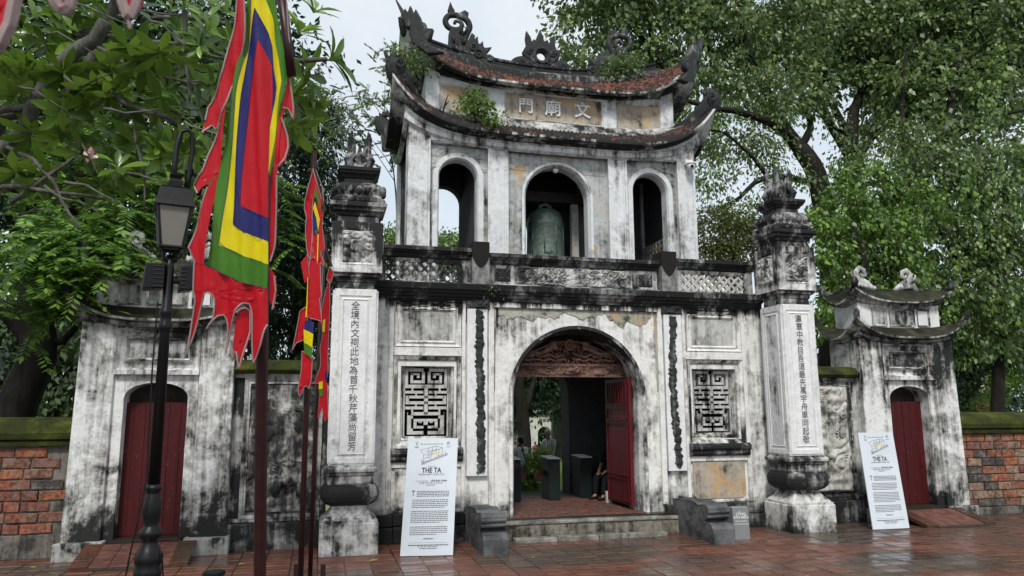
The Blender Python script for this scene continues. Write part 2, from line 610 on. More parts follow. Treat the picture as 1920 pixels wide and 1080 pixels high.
def m_tile(name, red, dark, share):
    t = NT(name)
    ri = t.geo.outputs['Random Per Island']
    n = t.noise(t.pos(), 1.6, 6, .7)
    k = t.math('MULTIPLY_ADD', n, 1.0, t.math('MULTIPLY_ADD', ri, .35, -.17))
    c = t.mix(ri, red, tuple(q * .55 for q in red))
    c = t.mix(t.sstep(k, share - .06, share + .08), c, dark)
    t.bump(t.noise(t.pos(), 40, 4, .6), .5, .01)
    return t.out(c, .75, .3)
M['tile_red'] = m_tile('terracotta_roof', (.21, .078, .050), (.03, .026, .023), .49)
M['tile_dark'] = m_tile('weathered_roof', (.13, .055, .043), (.026, .025, .021), .40)

def m_moss(name, a, b, c0):
    t = NT(name)
    p = t.pos()
    n, k = t.noise(p, 2.6, 8, .7, .5), t.noise(p, 45, 4, .7)
    c = t.ramp(n, [(.36, c0), (.52, a), (.68, b)])
    t.bump(t.math('ADD', k, n), .8, .02)
    return t.out(c, .95, .1)
M['moss'] = m_moss('mossy_coping', (.042, .052, .012), (.10, .11, .03), (.022, .022, .016))
M['moss_roof'] = m_moss('mossy_roof', (.034, .034, .022), (.085, .08, .05), (.018, .018, .016))

def m_brick(i, col):
    t = NT('brick_%s' % i)
    t.m.name = 'old_brick'
    n = t.noise(t.pos(), 17, 8, .75)
    k = t.noise(t.pos(off=(7, 3, 1)), 3.6, 8, .75)
    c = t.mix(t.sstep(n, .36, .66), tuple(q * .40 for q in col), tuple(q * 1.4 for q in col))
    c = t.mix(t.math('MULTIPLY', t.sstep(k, .50, .64), .8), c, (.035, .033, .030))
    c = t.mix(t.math('MULTIPLY', t.sstep(t.noise(t.pos(off=(1, 9, 4)), 6, 7, .75), .50, .62), .7), c, (.20, .175, .145))
    t.bump(n, .8, .02)
    return t.out(c, .8, .3)
BRICK = [m_brick(i, c) for i, c in enumerate(((.27, .095, .058), (.20, .075, .05), (.31, .115, .055), (.23, .11, .075), (.08, .068, .06), (.29, .18, .12)))]
M['carved_dark'] = plaster('carved_dark_relief', .64, seed=28, dark=(.02, .02, .019), grey=(.12, .12, .112), white=(.46, .45, .42), big=2.4)
M['mortar'] = plaster('old_mortar', .62, seed=20, white=(.22, .20, .17), grey=(.11, .10, .085), dark=(.035, .033, .03))

def m_pave(name, col, rough0, rough1):
    t = NT(name)
    ri = t.n.new('ShaderNodeObjectInfo').outputs['Random']
    n = t.noise(t.pos(), 5, 7, .7)
    big = t.noise(t.pos((.55, 1.1, 1)), .75, 5, .6, .7)
    isl = t.geo.outputs['Random Per Island']
    r = t.math('FRACT', t.math('ADD', ri, isl))
    c = t.mix(r, tuple(q * .7 for q in col), tuple(q * 1.3 for q in col))
    c = t.mix(t.sstep(n, .35, .7), c, tuple(q * .5 for q in col))
    c = t.mix(t.math('MULTIPLY', t.sstep(big, .45, .62), .75), c, (.055, .043, .032))
    t.bump(t.noise(t.pos(), 12, 5, .6), .35, .012)
    return t.out(c, t.sstep(t.math('ADD', big, t.math('MULTIPLY', t.math('ADD', r, -.5), .25)), .35, .65, rough0, rough1), .55)
M['pave_red'] = m_pave('wet_red_paver', (.155, .058, .034), .55, .15)
M['pave_brown'] = m_pave('wet_brown_paver', (.088, .056, .038), .55, .15)
M['floor_tile'] = simple('passage_tile', (.13, .055, .04), .62, .25, var=.35, scale=7)
M['grout'] = simple('wet_grout', (.026, .021, .016), .35, .5, var=.4, scale=4)

def m_door(name, col, worn):
    t = NT(name)
    n = t.noise(t.pos((9, 9, .8)), 1.2, 7, .7)
    k = t.noise(t.pos(), 22, 6, .75)
    c = t.mix(t.sstep(n, .3, .7), tuple(q * .75 for q in col), tuple(q * 1.2 for q in col))
    c = t.mix(t.math('MULTIPLY', t.sstep(k, .61, .68), worn), c, (.24, .19, .17))
    t.bump(n, .3, .01)
    return t.out(c, .55, .22)
M['door'] = m_door('red_painted_wood', (.062, .007, .008), .6)
M['door_bright'] = m_door('red_lacquer', (.105, .009, .012), .35)
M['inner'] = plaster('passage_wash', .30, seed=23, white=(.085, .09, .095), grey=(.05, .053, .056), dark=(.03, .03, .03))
M['wood_carved'] = simple('carved_wood', (.155, .088, .066), .7, .25, var=.45, scale=16)
M['wood_dark'] = simple('dark_wood', (.035, .016, .014), .8, .15, var=.3)
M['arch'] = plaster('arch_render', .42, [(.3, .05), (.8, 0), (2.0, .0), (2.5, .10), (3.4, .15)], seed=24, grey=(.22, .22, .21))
M['grille'] = plaster('grille_render', .46, seed=25, white=(.56, .56, .54), grey=(.28, .28, .27), big=3)
M['grille_pale'] = plaster('grille_render_pale', .40, seed=26, white=(.58, .57, .54), grey=(.30, .29, .27), big=3)

def m_leaf(name, dark, light, trans=.35, rough=.42, spec=.5, sh=1.0):
    t = NT(name)
    ri = t.geo.outputs['Random Per Island']
    n = t.noise(t.pos(), .9, 3, .6)
    ri = t.math('FRACT', t.math('ADD', ri, t.n.new('ShaderNodeObjectInfo').outputs['Random']))
    k = t.math('MULTIPLY_ADD', ri, .6, t.math('MULTIPLY', n, .5))
    c = t.ramp(k, [(.24, dark), (.58, tuple(a * .6 + b * .4 for a, b in zip(dark, light))), (.84, light)])
    t.out(c, rough, spec)
    tr = t.n.new('ShaderNodeBsdfTranslucent')
    t.l.new(t.mix(.5, c, tuple(min(1, q * 1.5) for q in light)), tr.inputs[0])
    ms = t.n.new('ShaderNodeMixShader')
    ms.inputs[0].default_value = trans
    t.l.new(t.b.outputs[0], ms.inputs[1])
    t.l.new(tr.outputs[0], ms.inputs[2])
    t.l.new(ms.outputs[0], t.n['Material Output'].inputs['Surface'])
    return t.m
M['leaf_ficus'] = m_leaf('ficus_leaf', (.016, .042, .011), (.23, .33, .105), .25)
M['leaf_bright'] = m_leaf('young_leaf', (.016, .052, .008), (.21, .34, .06), .25)
M['leaf_shrub'] = m_leaf('shrub_leaf', (.05, .11, .02), (.28, .42, .08), .3)
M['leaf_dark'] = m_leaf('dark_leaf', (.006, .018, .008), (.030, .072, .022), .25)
M['leaf_olive'] = m_leaf('olive_leaf', (.045, .060, .012), (.12, .14, .03))
M['leaf_plumeria'] = m_leaf('plumeria_leaf', (.011, .038, .007), (.19, .32, .04), .25, .28, .5)
M['leaf_pinnate'] = m_leaf('pinnate_leaf', (.014, .048, .010), (.22, .38, .065), .3, .33)
M['leaf_far'] = m_leaf('far_leaf', (.05, .085, .035), (.14, .2, .07))
M['grass'] = m_leaf('grass_blade', (.12, .21, .02), (.24, .38, .04), .3)
M['leaf_yellow'] = m_leaf('fallen_leaf', (.42, .30, .03), (.62, .50, .05), .2)

def m_bark(name, a, b):
    t = NT(name)
    n = t.noise(t.pos((6, 6, 1.4)), 1.5, 8, .7)
    c = t.ramp(n, [(.3, a), (.7, b)])
    t.bump(n, .9, .04)
    return t.out(c, .9, .15)
M['bark'] = m_bark('dark_bark', (.006, .0055, .005), (.030, .027, .022))
M['bark_grey'] = m_bark('grey_bark', (.04, .04, .033), (.20, .195, .17))

def m_cloth(name, col):
    t = NT(name)
    n = t.noise(t.pos(), 5, 4, .6)
    c = t.mix(n, tuple(q * .8 for q in col), tuple(min(1, q * 1.15) for q in col))
    t.bump(t.noise(t.pos((60, 60, 7)), 1.0, 3, .6), .35, .012)
    t.out(c, .42, .4)
    tr = t.n.new('ShaderNodeBsdfTranslucent')
    t.l.new(c, tr.inputs[0])
    ms = t.n.new('ShaderNodeMixShader')
    ms.inputs[0].default_value = .22
    t.l.new(t.b.outputs[0], ms.inputs[1])
    t.l.new(tr.outputs[0], ms.inputs[2])
    t.l.new(ms.outputs[0], t.n['Material Output'].inputs['Surface'])
    return t.m
M['f_red'] = m_cloth('satin_red', (.60, .010, .020))
M['f_green'] = m_cloth('satin_green', (.075, .23, .022))
M['f_yellow'] = m_cloth('satin_yellow', (.88, .72, .008))
M['f_blue'] = m_cloth('satin_blue', (.028, .030, .17))
M['f_fringe'] = m_cloth('pale_fringe', (.42, .31, .30))

def m_post():
    """balustrade post: grey render with a black weathered tongue running down from its top"""
    t = NT('weathered_post')
    tcn = t.n.new('ShaderNodeTexCoord')
    sep = t.n.new('ShaderNodeSeparateXYZ')
    t.l.new(tcn.outputs['Object'], sep.inputs[0])
    ax = t.math('ABSOLUTE', sep.outputs[0])
    n = t.noise(t.pos(), 9, 6, .7)
    lim = t.math('MULTIPLY_ADD', t.math('POWER', ax, 1.8), 6.2, -.10)
    lim = t.math('MULTIPLY_ADD', n, .06, lim)
    k = t.sstep(t.math('SUBTRACT', sep.outputs[2], lim), 0.0, .03)
    c = t.mix(t.sstep(n, .35, .65), (.28, .28, .27), (.11, .11, .105))
    c = t.mix(k, c, (.016, .014, .013))
    t.bump(n, .5, .02)
    return t.out(c, .85, .2)
M['post'] = m_post()

def m_glass():
    t = NT('milky_glass')
    t.out((.24, .225, .195), .25, .5)
    t.b.inputs['Transmission Weight'].default_value = .25
    return t.m
M['glass'] = m_glass()

def m_plaid():
    t = NT('plaid_shirt')
    w = t.n.new('ShaderNodeTexWave')
    w.inputs['Scale'].default_value = 9
    t.l.new(t.pos((1, .3, .25)), w.inputs['Vector'])
    c = t.mix(w.outputs['Fac'], (.14, .18, .20), (.60, .64, .65))
    return t.out(c, .85, .2)
M['plaid'] = m_plaid()

# ================================================================ ground
g = MB()
g.quad((-90, -40, -.06), (90, -40, -.06), (90, 160, -.06), (-90, 160, -.06))
tag(g.build('ground', M['soil']), kind='structure')
bed = MB()
bed.box(-11, 12, -10.5, .9, -.05, -.016)
plaza = tag(bed.build('plaza_paving', M['grout']), kind='structure')
TW, TD = .335, .172
def paver(w, d, h=.03, c=.006):
    b = MB()
    x, y = w / 2 - c, d / 2 - c
    e = .008
    b.v = [(-x, -y, -h), (x, -y, -h), (x, y, -h), (-x, y, -h), (-x, -y, -e), (x, -y, -e), (x, y, -e), (-x, y, -e),
           (-x + e, -y + e, 0), (x - e, -y + e, 0), (x - e, y - e, 0), (-x + e, y - e, 0)]
    b.f = [(0, 1, 5, 4), (1, 2, 6, 5), (2, 3, 7, 6), (3, 0, 4, 7), (4, 5, 9, 8), (5, 6, 10, 9), (6, 7, 11, 10), (7, 4, 8, 11), (8, 9, 10, 11)]
    return b
pm = [paver(TW, TD).mesh('paver') for _ in range(2)]
pm[0].materials.append(M['pave_red']); pm[1].materials.append(M['pave_brown'])
def is_brown(x, y):
    # the broad worn band in front of the arch and out to the right is browner
    return noise.noise(Vector((x * .33, y * .5, 4))) + .5 * math.exp(-((x - .6) / 1.9) ** 2) + .06 * x / 4 > .30
cam_l = Vector(camo.location)
spots = []
iy = 0
y = .02
while y > -9.5:
    x = -9.6 + (0.0)
    while x < 10.6:
        spots.append((x, y))
        x += TW
    y -= TD
def seen(x, y):
    d = Vector((x, y, 0)) - cam_l
    z = d.dot(_f)
    if z < 1: return False
    a, b = d.dot(_r2) / z, -d.dot(_u2) / z
    return abs(a) < .70 and b < .398 and not (abs(x) > 3.2 and abs(x) < 4.15 and y > -.85)
order = sorted([s for s in spots if seen(*s)], key=lambda s: (Vector((s[0], s[1], 0)) - cam_l).length)
near = set(order[:300])
rest = MB(), MB()
for (x, y) in spots:
    b = is_brown(x, y)
    z = rnd.uniform(-.012, -.004)
    if (x, y) in near:
        o = put('paver', pm[b], plaza, (x, y, z), (rnd.uniform(-.012, .012), rnd.uniform(-.010, .010), rnd.uniform(-.012, .012)))
    else:
        q = rest[b]
        n = len(q.v)
        dx = rnd.uniform(-.003, .003)
        q.v += [(vx + x + dx, vy + y, vz + z + rnd.uniform(-.003, .001)) for vx, vy, vz in paver(TW, TD).v]
        q.f += [tuple(n + i for i in f) for f in paver(TW, TD).f]
for q, m in zip(rest, ('pave_red', 'pave_brown')):
    tag(q.build('paver', M[m], plaza), kind='stuff')

lawn = MB()
lawn.quad((-9, 4.2, -.01), (26, 4.2, -.01), (26, 60, -.01), (-9, 60, -.01))
lawn.box(.78, 12, 4.0, 19, -.05, .17)
tag(lawn.build('lawn', M['grass']), kind='structure')
path = MB()
path.box(-.9, .75, 3.6, 24, -.05, .012)
tag(path.build('garden_path', M['pave_brown']), kind='structure')

# ================================================================ the main gate
GATE = thing('temple_gate', 'tall two-storey limewashed temple gate with a bell tower over its wide central arch', 'gate', (0, 1.9, 0))

# --- lower storey: walls
w = MB()
arch_wall(w, -1.46, 1.46, 0, 3.70, 0, 1.18, 2.15, .05, .62, 28)
for s in (-1, 1):
    w.box(s * 1.462, s * 2.07, .05, .62, 0, 3.70)
    w.box(s * 2.07, s * 2.91, .05, .62, 0, 1.46)
    w.box(s * 2.07, s * 2.91, .05, .62, 2.64, 3.70)
    w.box(s * 2.91, s * 3.62, .05, .62, 0, 3.70)
w.build('front_wall', M['wall'], GATE)
for s in (-1, 1):
    w = MB()
    w.box(s * 3.2, s * 3.6, .63, 3.7, 0, 3.70)
    w.build('end_wall', M['wall_dirty'], GATE)
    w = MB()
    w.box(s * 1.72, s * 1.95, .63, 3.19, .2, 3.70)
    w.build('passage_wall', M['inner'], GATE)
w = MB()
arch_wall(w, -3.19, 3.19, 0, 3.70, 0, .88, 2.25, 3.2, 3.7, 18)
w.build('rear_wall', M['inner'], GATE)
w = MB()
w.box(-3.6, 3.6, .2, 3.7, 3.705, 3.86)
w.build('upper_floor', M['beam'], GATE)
f = MB()
f.box(-1.75, 1.75, -.16, 3.75, -.02, .288)
f.build('threshold', M['grout'], GATE)
tm = paver(.30, .15, .02).mesh('floor_tile'); tm.materials.append(M['floor_tile'])
tm2 = paver(.30, .15, .02).mesh('floor_tile'); tm2.materials.append(simple('passage_tile_brown', (.10, .055, .042), .62, .25, var=.35, scale=7))
for j in range(19):
    for i in range(-4, 4):
        if j < 14 or True:
            put('floor_tile', rnd.choice((tm, tm2)), GATE, (i * .30 + .15 + (j % 2) * .15 - .08, -.02 + j * .15 + .08, .30 + rnd.uniform(-.002, .003)))

# --- lower storey: plinth of rough dark masonry
for s in (-1, 1):
    p = MB()
    xs = [1.46, 1.9, 2.5, 3.0, 3.45]
    for a, b in zip(xs, xs[1:]):
        top = .40 + rnd.uniform(-.02, .02)
        p.box(s * a, s * (b - .003), -.07 + rnd.uniform(-.02, .01), .04, -.02, top * .55)
        p.box(s * a, s * (b - .003), -.045 + rnd.uniform(-.015, .01), .04, top * .56, top)
    tag(p.build('plinth', M['mould'], GATE, bevel=.02), kind='stuff')

# --- lower storey: mouldings
r = MB()
Y0 = -.005
for s in (-1, 1):
    r.box(s * 1.43, s * 1.52, Y0, .048, .41, 3.60)
    r.box(s * 1.895, s * 1.955, Y0 + .012, .048, .41, 3.66)
    r.box(s * 3.035, s * 3.11, Y0 + .012, .048, .41, 3.66)
    r.box(s * 1.957, s * 3.033, Y0 + .014, .048, 2.80, 2.935)
    r.box(s * 1.957, s * 3.033, Y0 + .014, .048, 1.085, 1.17)
    r.box(s * 1.957, s * 3.033, Y0 + .014, .048, .41, .455)
r.box(-1.52, 1.52, Y0, .048, 3.602, 3.69)
for s in (-1, 1):
    r.box(s * 1.895, s * 3.11, Y0 + .01, .048, 3.662, 3.70)
r.build('wall_moulding', M['trim'], GATE, bevel=.008)
for s in (-1, 1):
    f = MB()
    x0, x1 = sorted((s * 1.97, s * 3.02))
    f.frame(x0, x1, 2.945, 3.64, .05, -.002, .045)
    f.frame(x0 + .07, x1 - .07, 2.985, 3.57, .03, .046, .01)
    f.frame(x0 + .10, x1 - .10, 3.015, 3.54, .03, .01, .047)
    f.build('panel_frame', M['trim'], GATE)
    f = MB()
    f.quad((x0 + .1, .046, 3.0), (x1 - .1, .046, 3.0), (x1 - .1, .046, 3.56), (x0 + .1, .046, 3.56))
    f.build('wall_panel', M['panel'], GATE)
    # window: stepped reveal, sill, pierced longevity grille
    f = MB()
    f.frame(x0, x1, 1.38, 2.79, .05, -.006, .02)
    f.frame(x0 + .05, x1 - .05, 1.43, 2.74, .05, .02, .12)
    f.frame(x0 + .10, x1 - .10, 1.48, 2.69, .025, .12, .105)
    f.frame(x0 + .125, x1 - .125, 1.505, 2.665, .05, .105, .2)
    win = f.build('window_frame', M['wall_dirty'], GATE)
    f = MB()
    f.extrude_x([(.04, 1.17), (-.03, 1.18), (-.06, 1.21), (-.06, 1.27), (-.10, 1.29), (-.10, 1.345), (-.05, 1.375), (.04, 1.38)], x0 - .03, x1 + .03)
    f.build('window_sill', M['mould'], GATE, bevel=.01)
    gx0, gx1, gz0, gz1 = x0 + .18, x1 - .18, 1.56, 2.61
    gr = MB()
    def bar(a, b, c, d):
        """bar in grid units of 275 x 500, measured down from the top-left of the grille"""
        sx, sz = (gx1 - gx0) / 275, (gz1 - gz0) / 500
        gr.box(gx0 + a * sx, gx0 + b * sx, .17, .225, gz1 - d * sz, gz1 - c * sz)
    H = [  # outer frames, spirals and rungs of the longevity sign (mirrored about the middle where given once)
        (0, 22, 0, 148), (24, 120, 0, 24), (110, 128, 26, 112), (38, 54, 40, 112), (56, 108, 90, 112), (38, 95, 36, 50), (78, 95, 52, 72),
        (24, 136, 122, 148), (0, 120, 168, 188), (24, 136, 204, 224), (10, 30, 204, 268), (32, 136, 246, 268),
        (8, 120, 284, 306), (24, 136, 326, 350), (22, 46, 326, 490), (48, 124, 466, 490), (62, 136, 376, 396), (62, 80, 398, 446), (82, 124, 428, 446), (94, 112, 398, 406)]
    for (a, b, c, d) in H:
        bar(a, b, c, d)
        bar(275 - b, 275 - a, c, d)
    bar(126, 149, 148, 345)
    bar(125, 150, 396, 420)
    for zc in (158, 317, 363, 456):
        for xc in (46, 218):
            bar(xc, xc + 11, zc - 10, zc + 10)
    for zc in (196, 276):
        for xc in (70, 194):
            bar(xc, xc + 10, zc - 10, zc + 10)
    bar(-4, 4, -12, 505); bar(271, 279, -12, 505)
    gr.build('longevity_grille', M['grille'] if s > 0 else M['grille_pale'], GATE)
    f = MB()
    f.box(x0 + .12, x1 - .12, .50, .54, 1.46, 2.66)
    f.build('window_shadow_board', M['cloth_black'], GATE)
    # panel below the sill, with canted corners
    f = MB()
    a, b, c, d, k = x0 + .04, x1 - .04, .47, 1.075, .06
    f.prism([(a + k, c), (b - k, c), (b, c + k), (b, d), (a, d), (a, c + k)], .028, .046)
    f.build('lower_panel', M['ochre'] if s > 0 else M['wall'], GATE)
    # white couplet board with a black vine in relief
    f = MB()
    f.box(s * 1.545, s * 1.875, -.022, .045, .94, 3.57)
    bd = f.build('couplet_board', M['board'], GATE, bevel=.006)
    rg = random.Random(30 + s)
    pts, rad = [], []
    z = 1.0
    xc = s * (1.66 if s < 0 else 1.70)
    while z < 3.55:
        pts.append((xc + rg.uniform(-.018, .018) + (.03 * math.sin(z * 2) if s > 0 else .035 * (z - 2.2) / 2.4 * -1), -.022, z))
        rad.append(rg.uniform(.052, .078) if s < 0 else rg.uniform(.045, .085))
        z += rg.uniform(.025, .05)
    v = MB()
    v.tube(pts, rad, 9, sy=.55)
    for _ in range(70):
        q = rg.choice(pts)
        v.ball((q[0] + rg.uniform(-.06, .06), -.03, q[2]), rg.uniform(.012, .03), 6, 4)
    v.build('vine_relief', M['stone_dark'], GATE)

# --- the great arch: splayed ring, stucco swags at its shoulders
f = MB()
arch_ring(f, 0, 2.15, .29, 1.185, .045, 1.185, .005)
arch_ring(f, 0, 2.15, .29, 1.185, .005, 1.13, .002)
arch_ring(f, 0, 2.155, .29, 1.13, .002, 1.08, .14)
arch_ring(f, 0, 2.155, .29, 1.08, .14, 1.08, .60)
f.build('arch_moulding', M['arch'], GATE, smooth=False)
rg = random.Random(5)
def flake_outline(path, w0, w1, n=60):
    """an irregular strip of old stucco along a path (x,z)"""
    L, Rr = [], []
    for i in range(n):
        t = i / (n - 1) * (len(path) - 1)
        k = min(int(t), len(path) - 2)
        a, b = path[k], path[k + 1]
        x, z = a[0] + (b[0] - a[0]) * (t - k), a[1] + (b[1] - a[1]) * (t - k)
        dx, dz = b[0] - a[0], b[1] - a[1]
        l = math.hypot(dx, dz) or 1
        ww = (w0 + (w1 - w0) * i / (n - 1)) * max(.12, .85 + 1.3 * noise.noise(Vector((x * 3.1, z * 3.1, 2))) + .5 * noise.noise(Vector((x * 11, z * 11, 5))))
        L.append((x - dz / l * .01, z + dx / l * .01))
        Rr.append((x + dz / l * ww, z - dx / l * ww))
    return L + Rr[::-1]
for s in (-1, 1):
    path = [(s * .2, 3.585), (s * .9, 3.585), (s * 1.40, 3.58), (s * 1.41, 3.1), (s * 1.42, 2.25)]
    if s > 0: path = path[::-1]
    side = flake_outline([p_ for p_ in path if abs(p_[0]) > 1.3], .26 if s < 0 else .05, .05 if s < 0 else .26)
    top = flake_outline([(s * .3, 3.592), (s * 1.35, 3.592)] if s > 0 else [(s * 1.35, 3.592), (s * .3, 3.592)], .16, .17)
    f = MB()
    f.prism(side, .036, .049)
    f.build('stucco_garland', M['flake'], GATE)
    f = MB()
    f.prism(top, .038, .049)
    f.build('stucco_garland', M['flake'], GATE)
f = MB()
f.prism(flake_outline([(-.5, 3.595), (.5, 3.595)], .1, .12), .036, .049)
f.build('stucco_garland', M['flake'], GATE)

# --- carved timber lunette and its beam
f = MB()
f.box(-1.09, 1.09, .44, .52, 2.50, 2.545)
f.box(-1.08, 1.08, .44, .52, 2.685, 2.73)
f.build('transom_beam', M['wood_carved'], GATE, bevel=.008)
f = MB()
relief(f, -1.07, 1.07, 2.545, 2.685, .475, .075, scroll_fn(7.6, 3, 2.0, 2.2), 190, 16, 0)
f.ball((0, .43, 2.615), .04, 12, 8)
f.build('carved_transom', M['wood_carved'], GATE, smooth=True)
cu = []
n = 48
outer = [(-.98, 2.73)] + [(-.98 + 1.96 * i / n, 2.74 + .40 * max(0, 1 - abs(2 * i / n - 1) ** 1.7) * (1 + .10 * math.sin(i * 2.3))) for i in range(n + 1)] + [(.98, 2.73)]
holes = []
rg = random.Random(9)
for i in range(26):
    x = -.86 + 1.72 * i / 25
    h = .36 * max(0, 1 - abs(x / .98) ** 1.7)
    for row in range(3):
        zc = 2.775 + row * .075 + rg.uniform(-.01, .01)
        if zc + .04 > 2.73 + h or abs(x) < .1 and zc > 2.9: continue
        a = rg.uniform(.018, .027)
        th = rg.uniform(-.5, .5) + (.5 if (i + row) % 2 else -.5)
        holes.append([(x + 1.35 * a * math.cos(t) * math.cos(th) - .6 * a * math.sin(t) * math.sin(th),
                       zc + 1.35 * a * math.cos(t) * math.sin(th) + .6 * a * math.sin(t) * math.cos(th)) for t in [k * math.pi / 4 for k in range(8)]])
me = curve_prism([outer], .03, .006)
lun = put('lunette_board', me, GATE, (0, .50, 0), mat=M['wood_dark'])
f = MB()
rg = random.Random(9)
for s in (-1, 1):          # pierced clouds and tendrils, mirrored about the sun disc
    for row in range(5):
        for i in range(10):
            x = .06 + .092 * i + .03 * (row % 2)
            zc = 2.76 + row * .07
            if zc > 2.71 + .36 * max(0, 1 - (x / .98) ** 1.7): continue
            r0 = rg.uniform(.030, .044)
            ph = rg.uniform(0, 6.28)
            f.tube([(s * (x + r0 * (1 - k / 13) * 1.25 * math.cos(ph + k * .52)), .455 - .012 * (k % 3 == 0), zc + r0 * (1 - k / 13) * math.sin(ph + k * .52)) for k in range(12)], [.013 - .0006 * k for k in range(12)], 5)
    f.tube([(s * .96 * t_ / 20, .455, 2.745 + .37 * max(0, 1 - (t_ / 20) ** 1.7)) for t_ in range(20)], .016, 5)
f.build('carved_lunette', M['wood_carved'], GATE, smooth=True)
f = MB()
for s in (-1, 1):      # the two lion heads, coiling bodies and the sun disc between them
    f.ball((s * .29, .44, 3.06), .06, 10, 7, (1.2, .6, .9))
    for k in range(7):
        a = math.pi * (.1 + .8 * k / 6)
        f.tube([(s * .29, .44, 3.06), (s * .29 + .085 * math.cos(a) * 1.3, .43, 3.06 + .075 * math.sin(a))], [.016, .004], 5)
    f.tube([(s * (.22 + .11 * i), .445, 2.99 - .022 * i + .035 * math.sin(i * 1.7)) for i in range(7)], [.045, .05, .045, .04, .034, .028, .012], 7)
    f.tube([(s * (.10 + .09 * i), .446, 2.86 + .03 * math.sin(i * 2.2 + 1)) for i in range(9)], [.022] * 9, 6)
    f.tube([(s * (.06 + .1 * i), .446, 2.79 + .022 * math.sin(i * 2.6)) for i in range(9)], [.02] * 9, 6)
    f.ball((s * .68, .45, 2.88), .05, 9, 6, (1, .6, 1))
f.build('lion_carving', M['wood_carved'], GATE, smooth=True)
f = MB()
f.tube([(.085 * math.cos(t), .445, 3.05 + .085 * math.sin(t)) for t in [k * math.pi / 12 for k in range(25)]], .016, 6, cap=False)
f.build('sun_rim', M['wood_carved'], GATE, smooth=True)
f = MB()
f.prism([(.08 * math.cos(k * math.pi / 8), 3.05 + .08 * math.sin(k * math.pi / 8)) for k in range(16)], .448, .462)
f.build('sun_disc', simple('rust_disc', (.11, .035, .018), .7, .2), GATE)

# --- timber door leaves folded back into the passage
def door_leaf(name, x, y0, y1, mat, thick):
    d = MB()
    d.box(x, x + thick, y0, y1, .36, 2.50)
    o = d.build(name, mat, GATE, bevel=.006)
    if thick > .03:
        xs = x - .016
        for (z0, z1) in ((.42, .78), (.84, 1.72), (1.78, 1.98), (2.05, 2.44)):
            f = MB()
            q = [(y0 + .08, z0), (y1 - .08, z0), (y1 - .08, z1), (y0 + .08, z1)]
            for i in range(4):
                a, b = q[i], q[(i + 1) % 4]
                ya, yb = sorted((a[0], b[0])); za, zb = sorted((a[1], b[1]))
                f.box(xs, x - .001, ya - (.012 if ya == yb else -.0125), yb + (.012 if ya == yb else -.0125), za - (.012 if za == zb else 0), zb + (.012 if za == zb else 0))
            f.build('door_panel', mat, o)
        f = MB()
        for i in range(9):
            yy = y0 + .12 + (y1 - y0 - .24) * i / 8
            f.box(xs + .002, x - .001, yy - .014, yy + .014, 2.07, 2.42)
        f.build('door_slat', mat, o)
        f = MB()
        f.box(x - .03, x + thick + .02, y1 - .02, y1 + .05, .29, .50)
        f.build('door_foot', M['carved_pale'], o, bevel=.01)
    return o
door_leaf('door_leaf', .98, .27, 1.36, M['door_bright'], .06)
door_leaf('door_leaf', -1.07, .30, .52, M['door_bright'], .03)

# --- cornice and balustrade
f = MB()
f.extrude_x([(.06, 3.70), (-.03, 3.695), (-.04, 3.735), (-.08, 3.745), (-.09, 3.79), (-.13, 3.80), (-.14, 3.835), (-.17, 3.85), (-.19, 3.93), (-.12, 3.955), (.3, 3.955)], -3.42, 3.42)
f.build('cornice', M['mould'], GATE)
for s in (-1, 1):      # carved brackets where the vine boards meet the cornice
    f = MB()
    relief(f, s * 1.70 - .2, s * 1.70 + .2, 3.56, 3.72, -.02, .07, scroll_fn(2.5, 8 + s, 2, 2.5), 24, 10, .2)
    f.build('bracket_carving', M['stone_dark'], GATE, smooth=True)
f = MB()
f.extrude_x([(.25, 3.956), (-.03, 3.957), (-.03, 3.985), (.25, 3.985)], -3.35, 3.35)
f.box(-1.49, 1.49, .07, .2, 3.986, 4.33)
f.build('balustrade_wall', M['mould_mid'], GATE)
def rail(x0, x1, dz):
    f = MB()
    f.extrude_x([(.24, 4.33 + dz), (.035, 4.33 + dz), (.02, 4.355 + dz), (.01, 4.385 + dz), (-.02, 4.395 + dz), (-.03, 4.42 + dz), (-.055, 4.43 + dz), (-.055, 4.49 + dz), (.0, 4.505 + dz), (.28, 4.505 + dz), (.28, 4.45 + dz)], x0, x1)
    f.build('handrail', M['mould'], GATE)
rail(-1.495, 1.495, 0)
rail(-3.36, -1.815, .06)
rail(1.815, 3.36, .06)
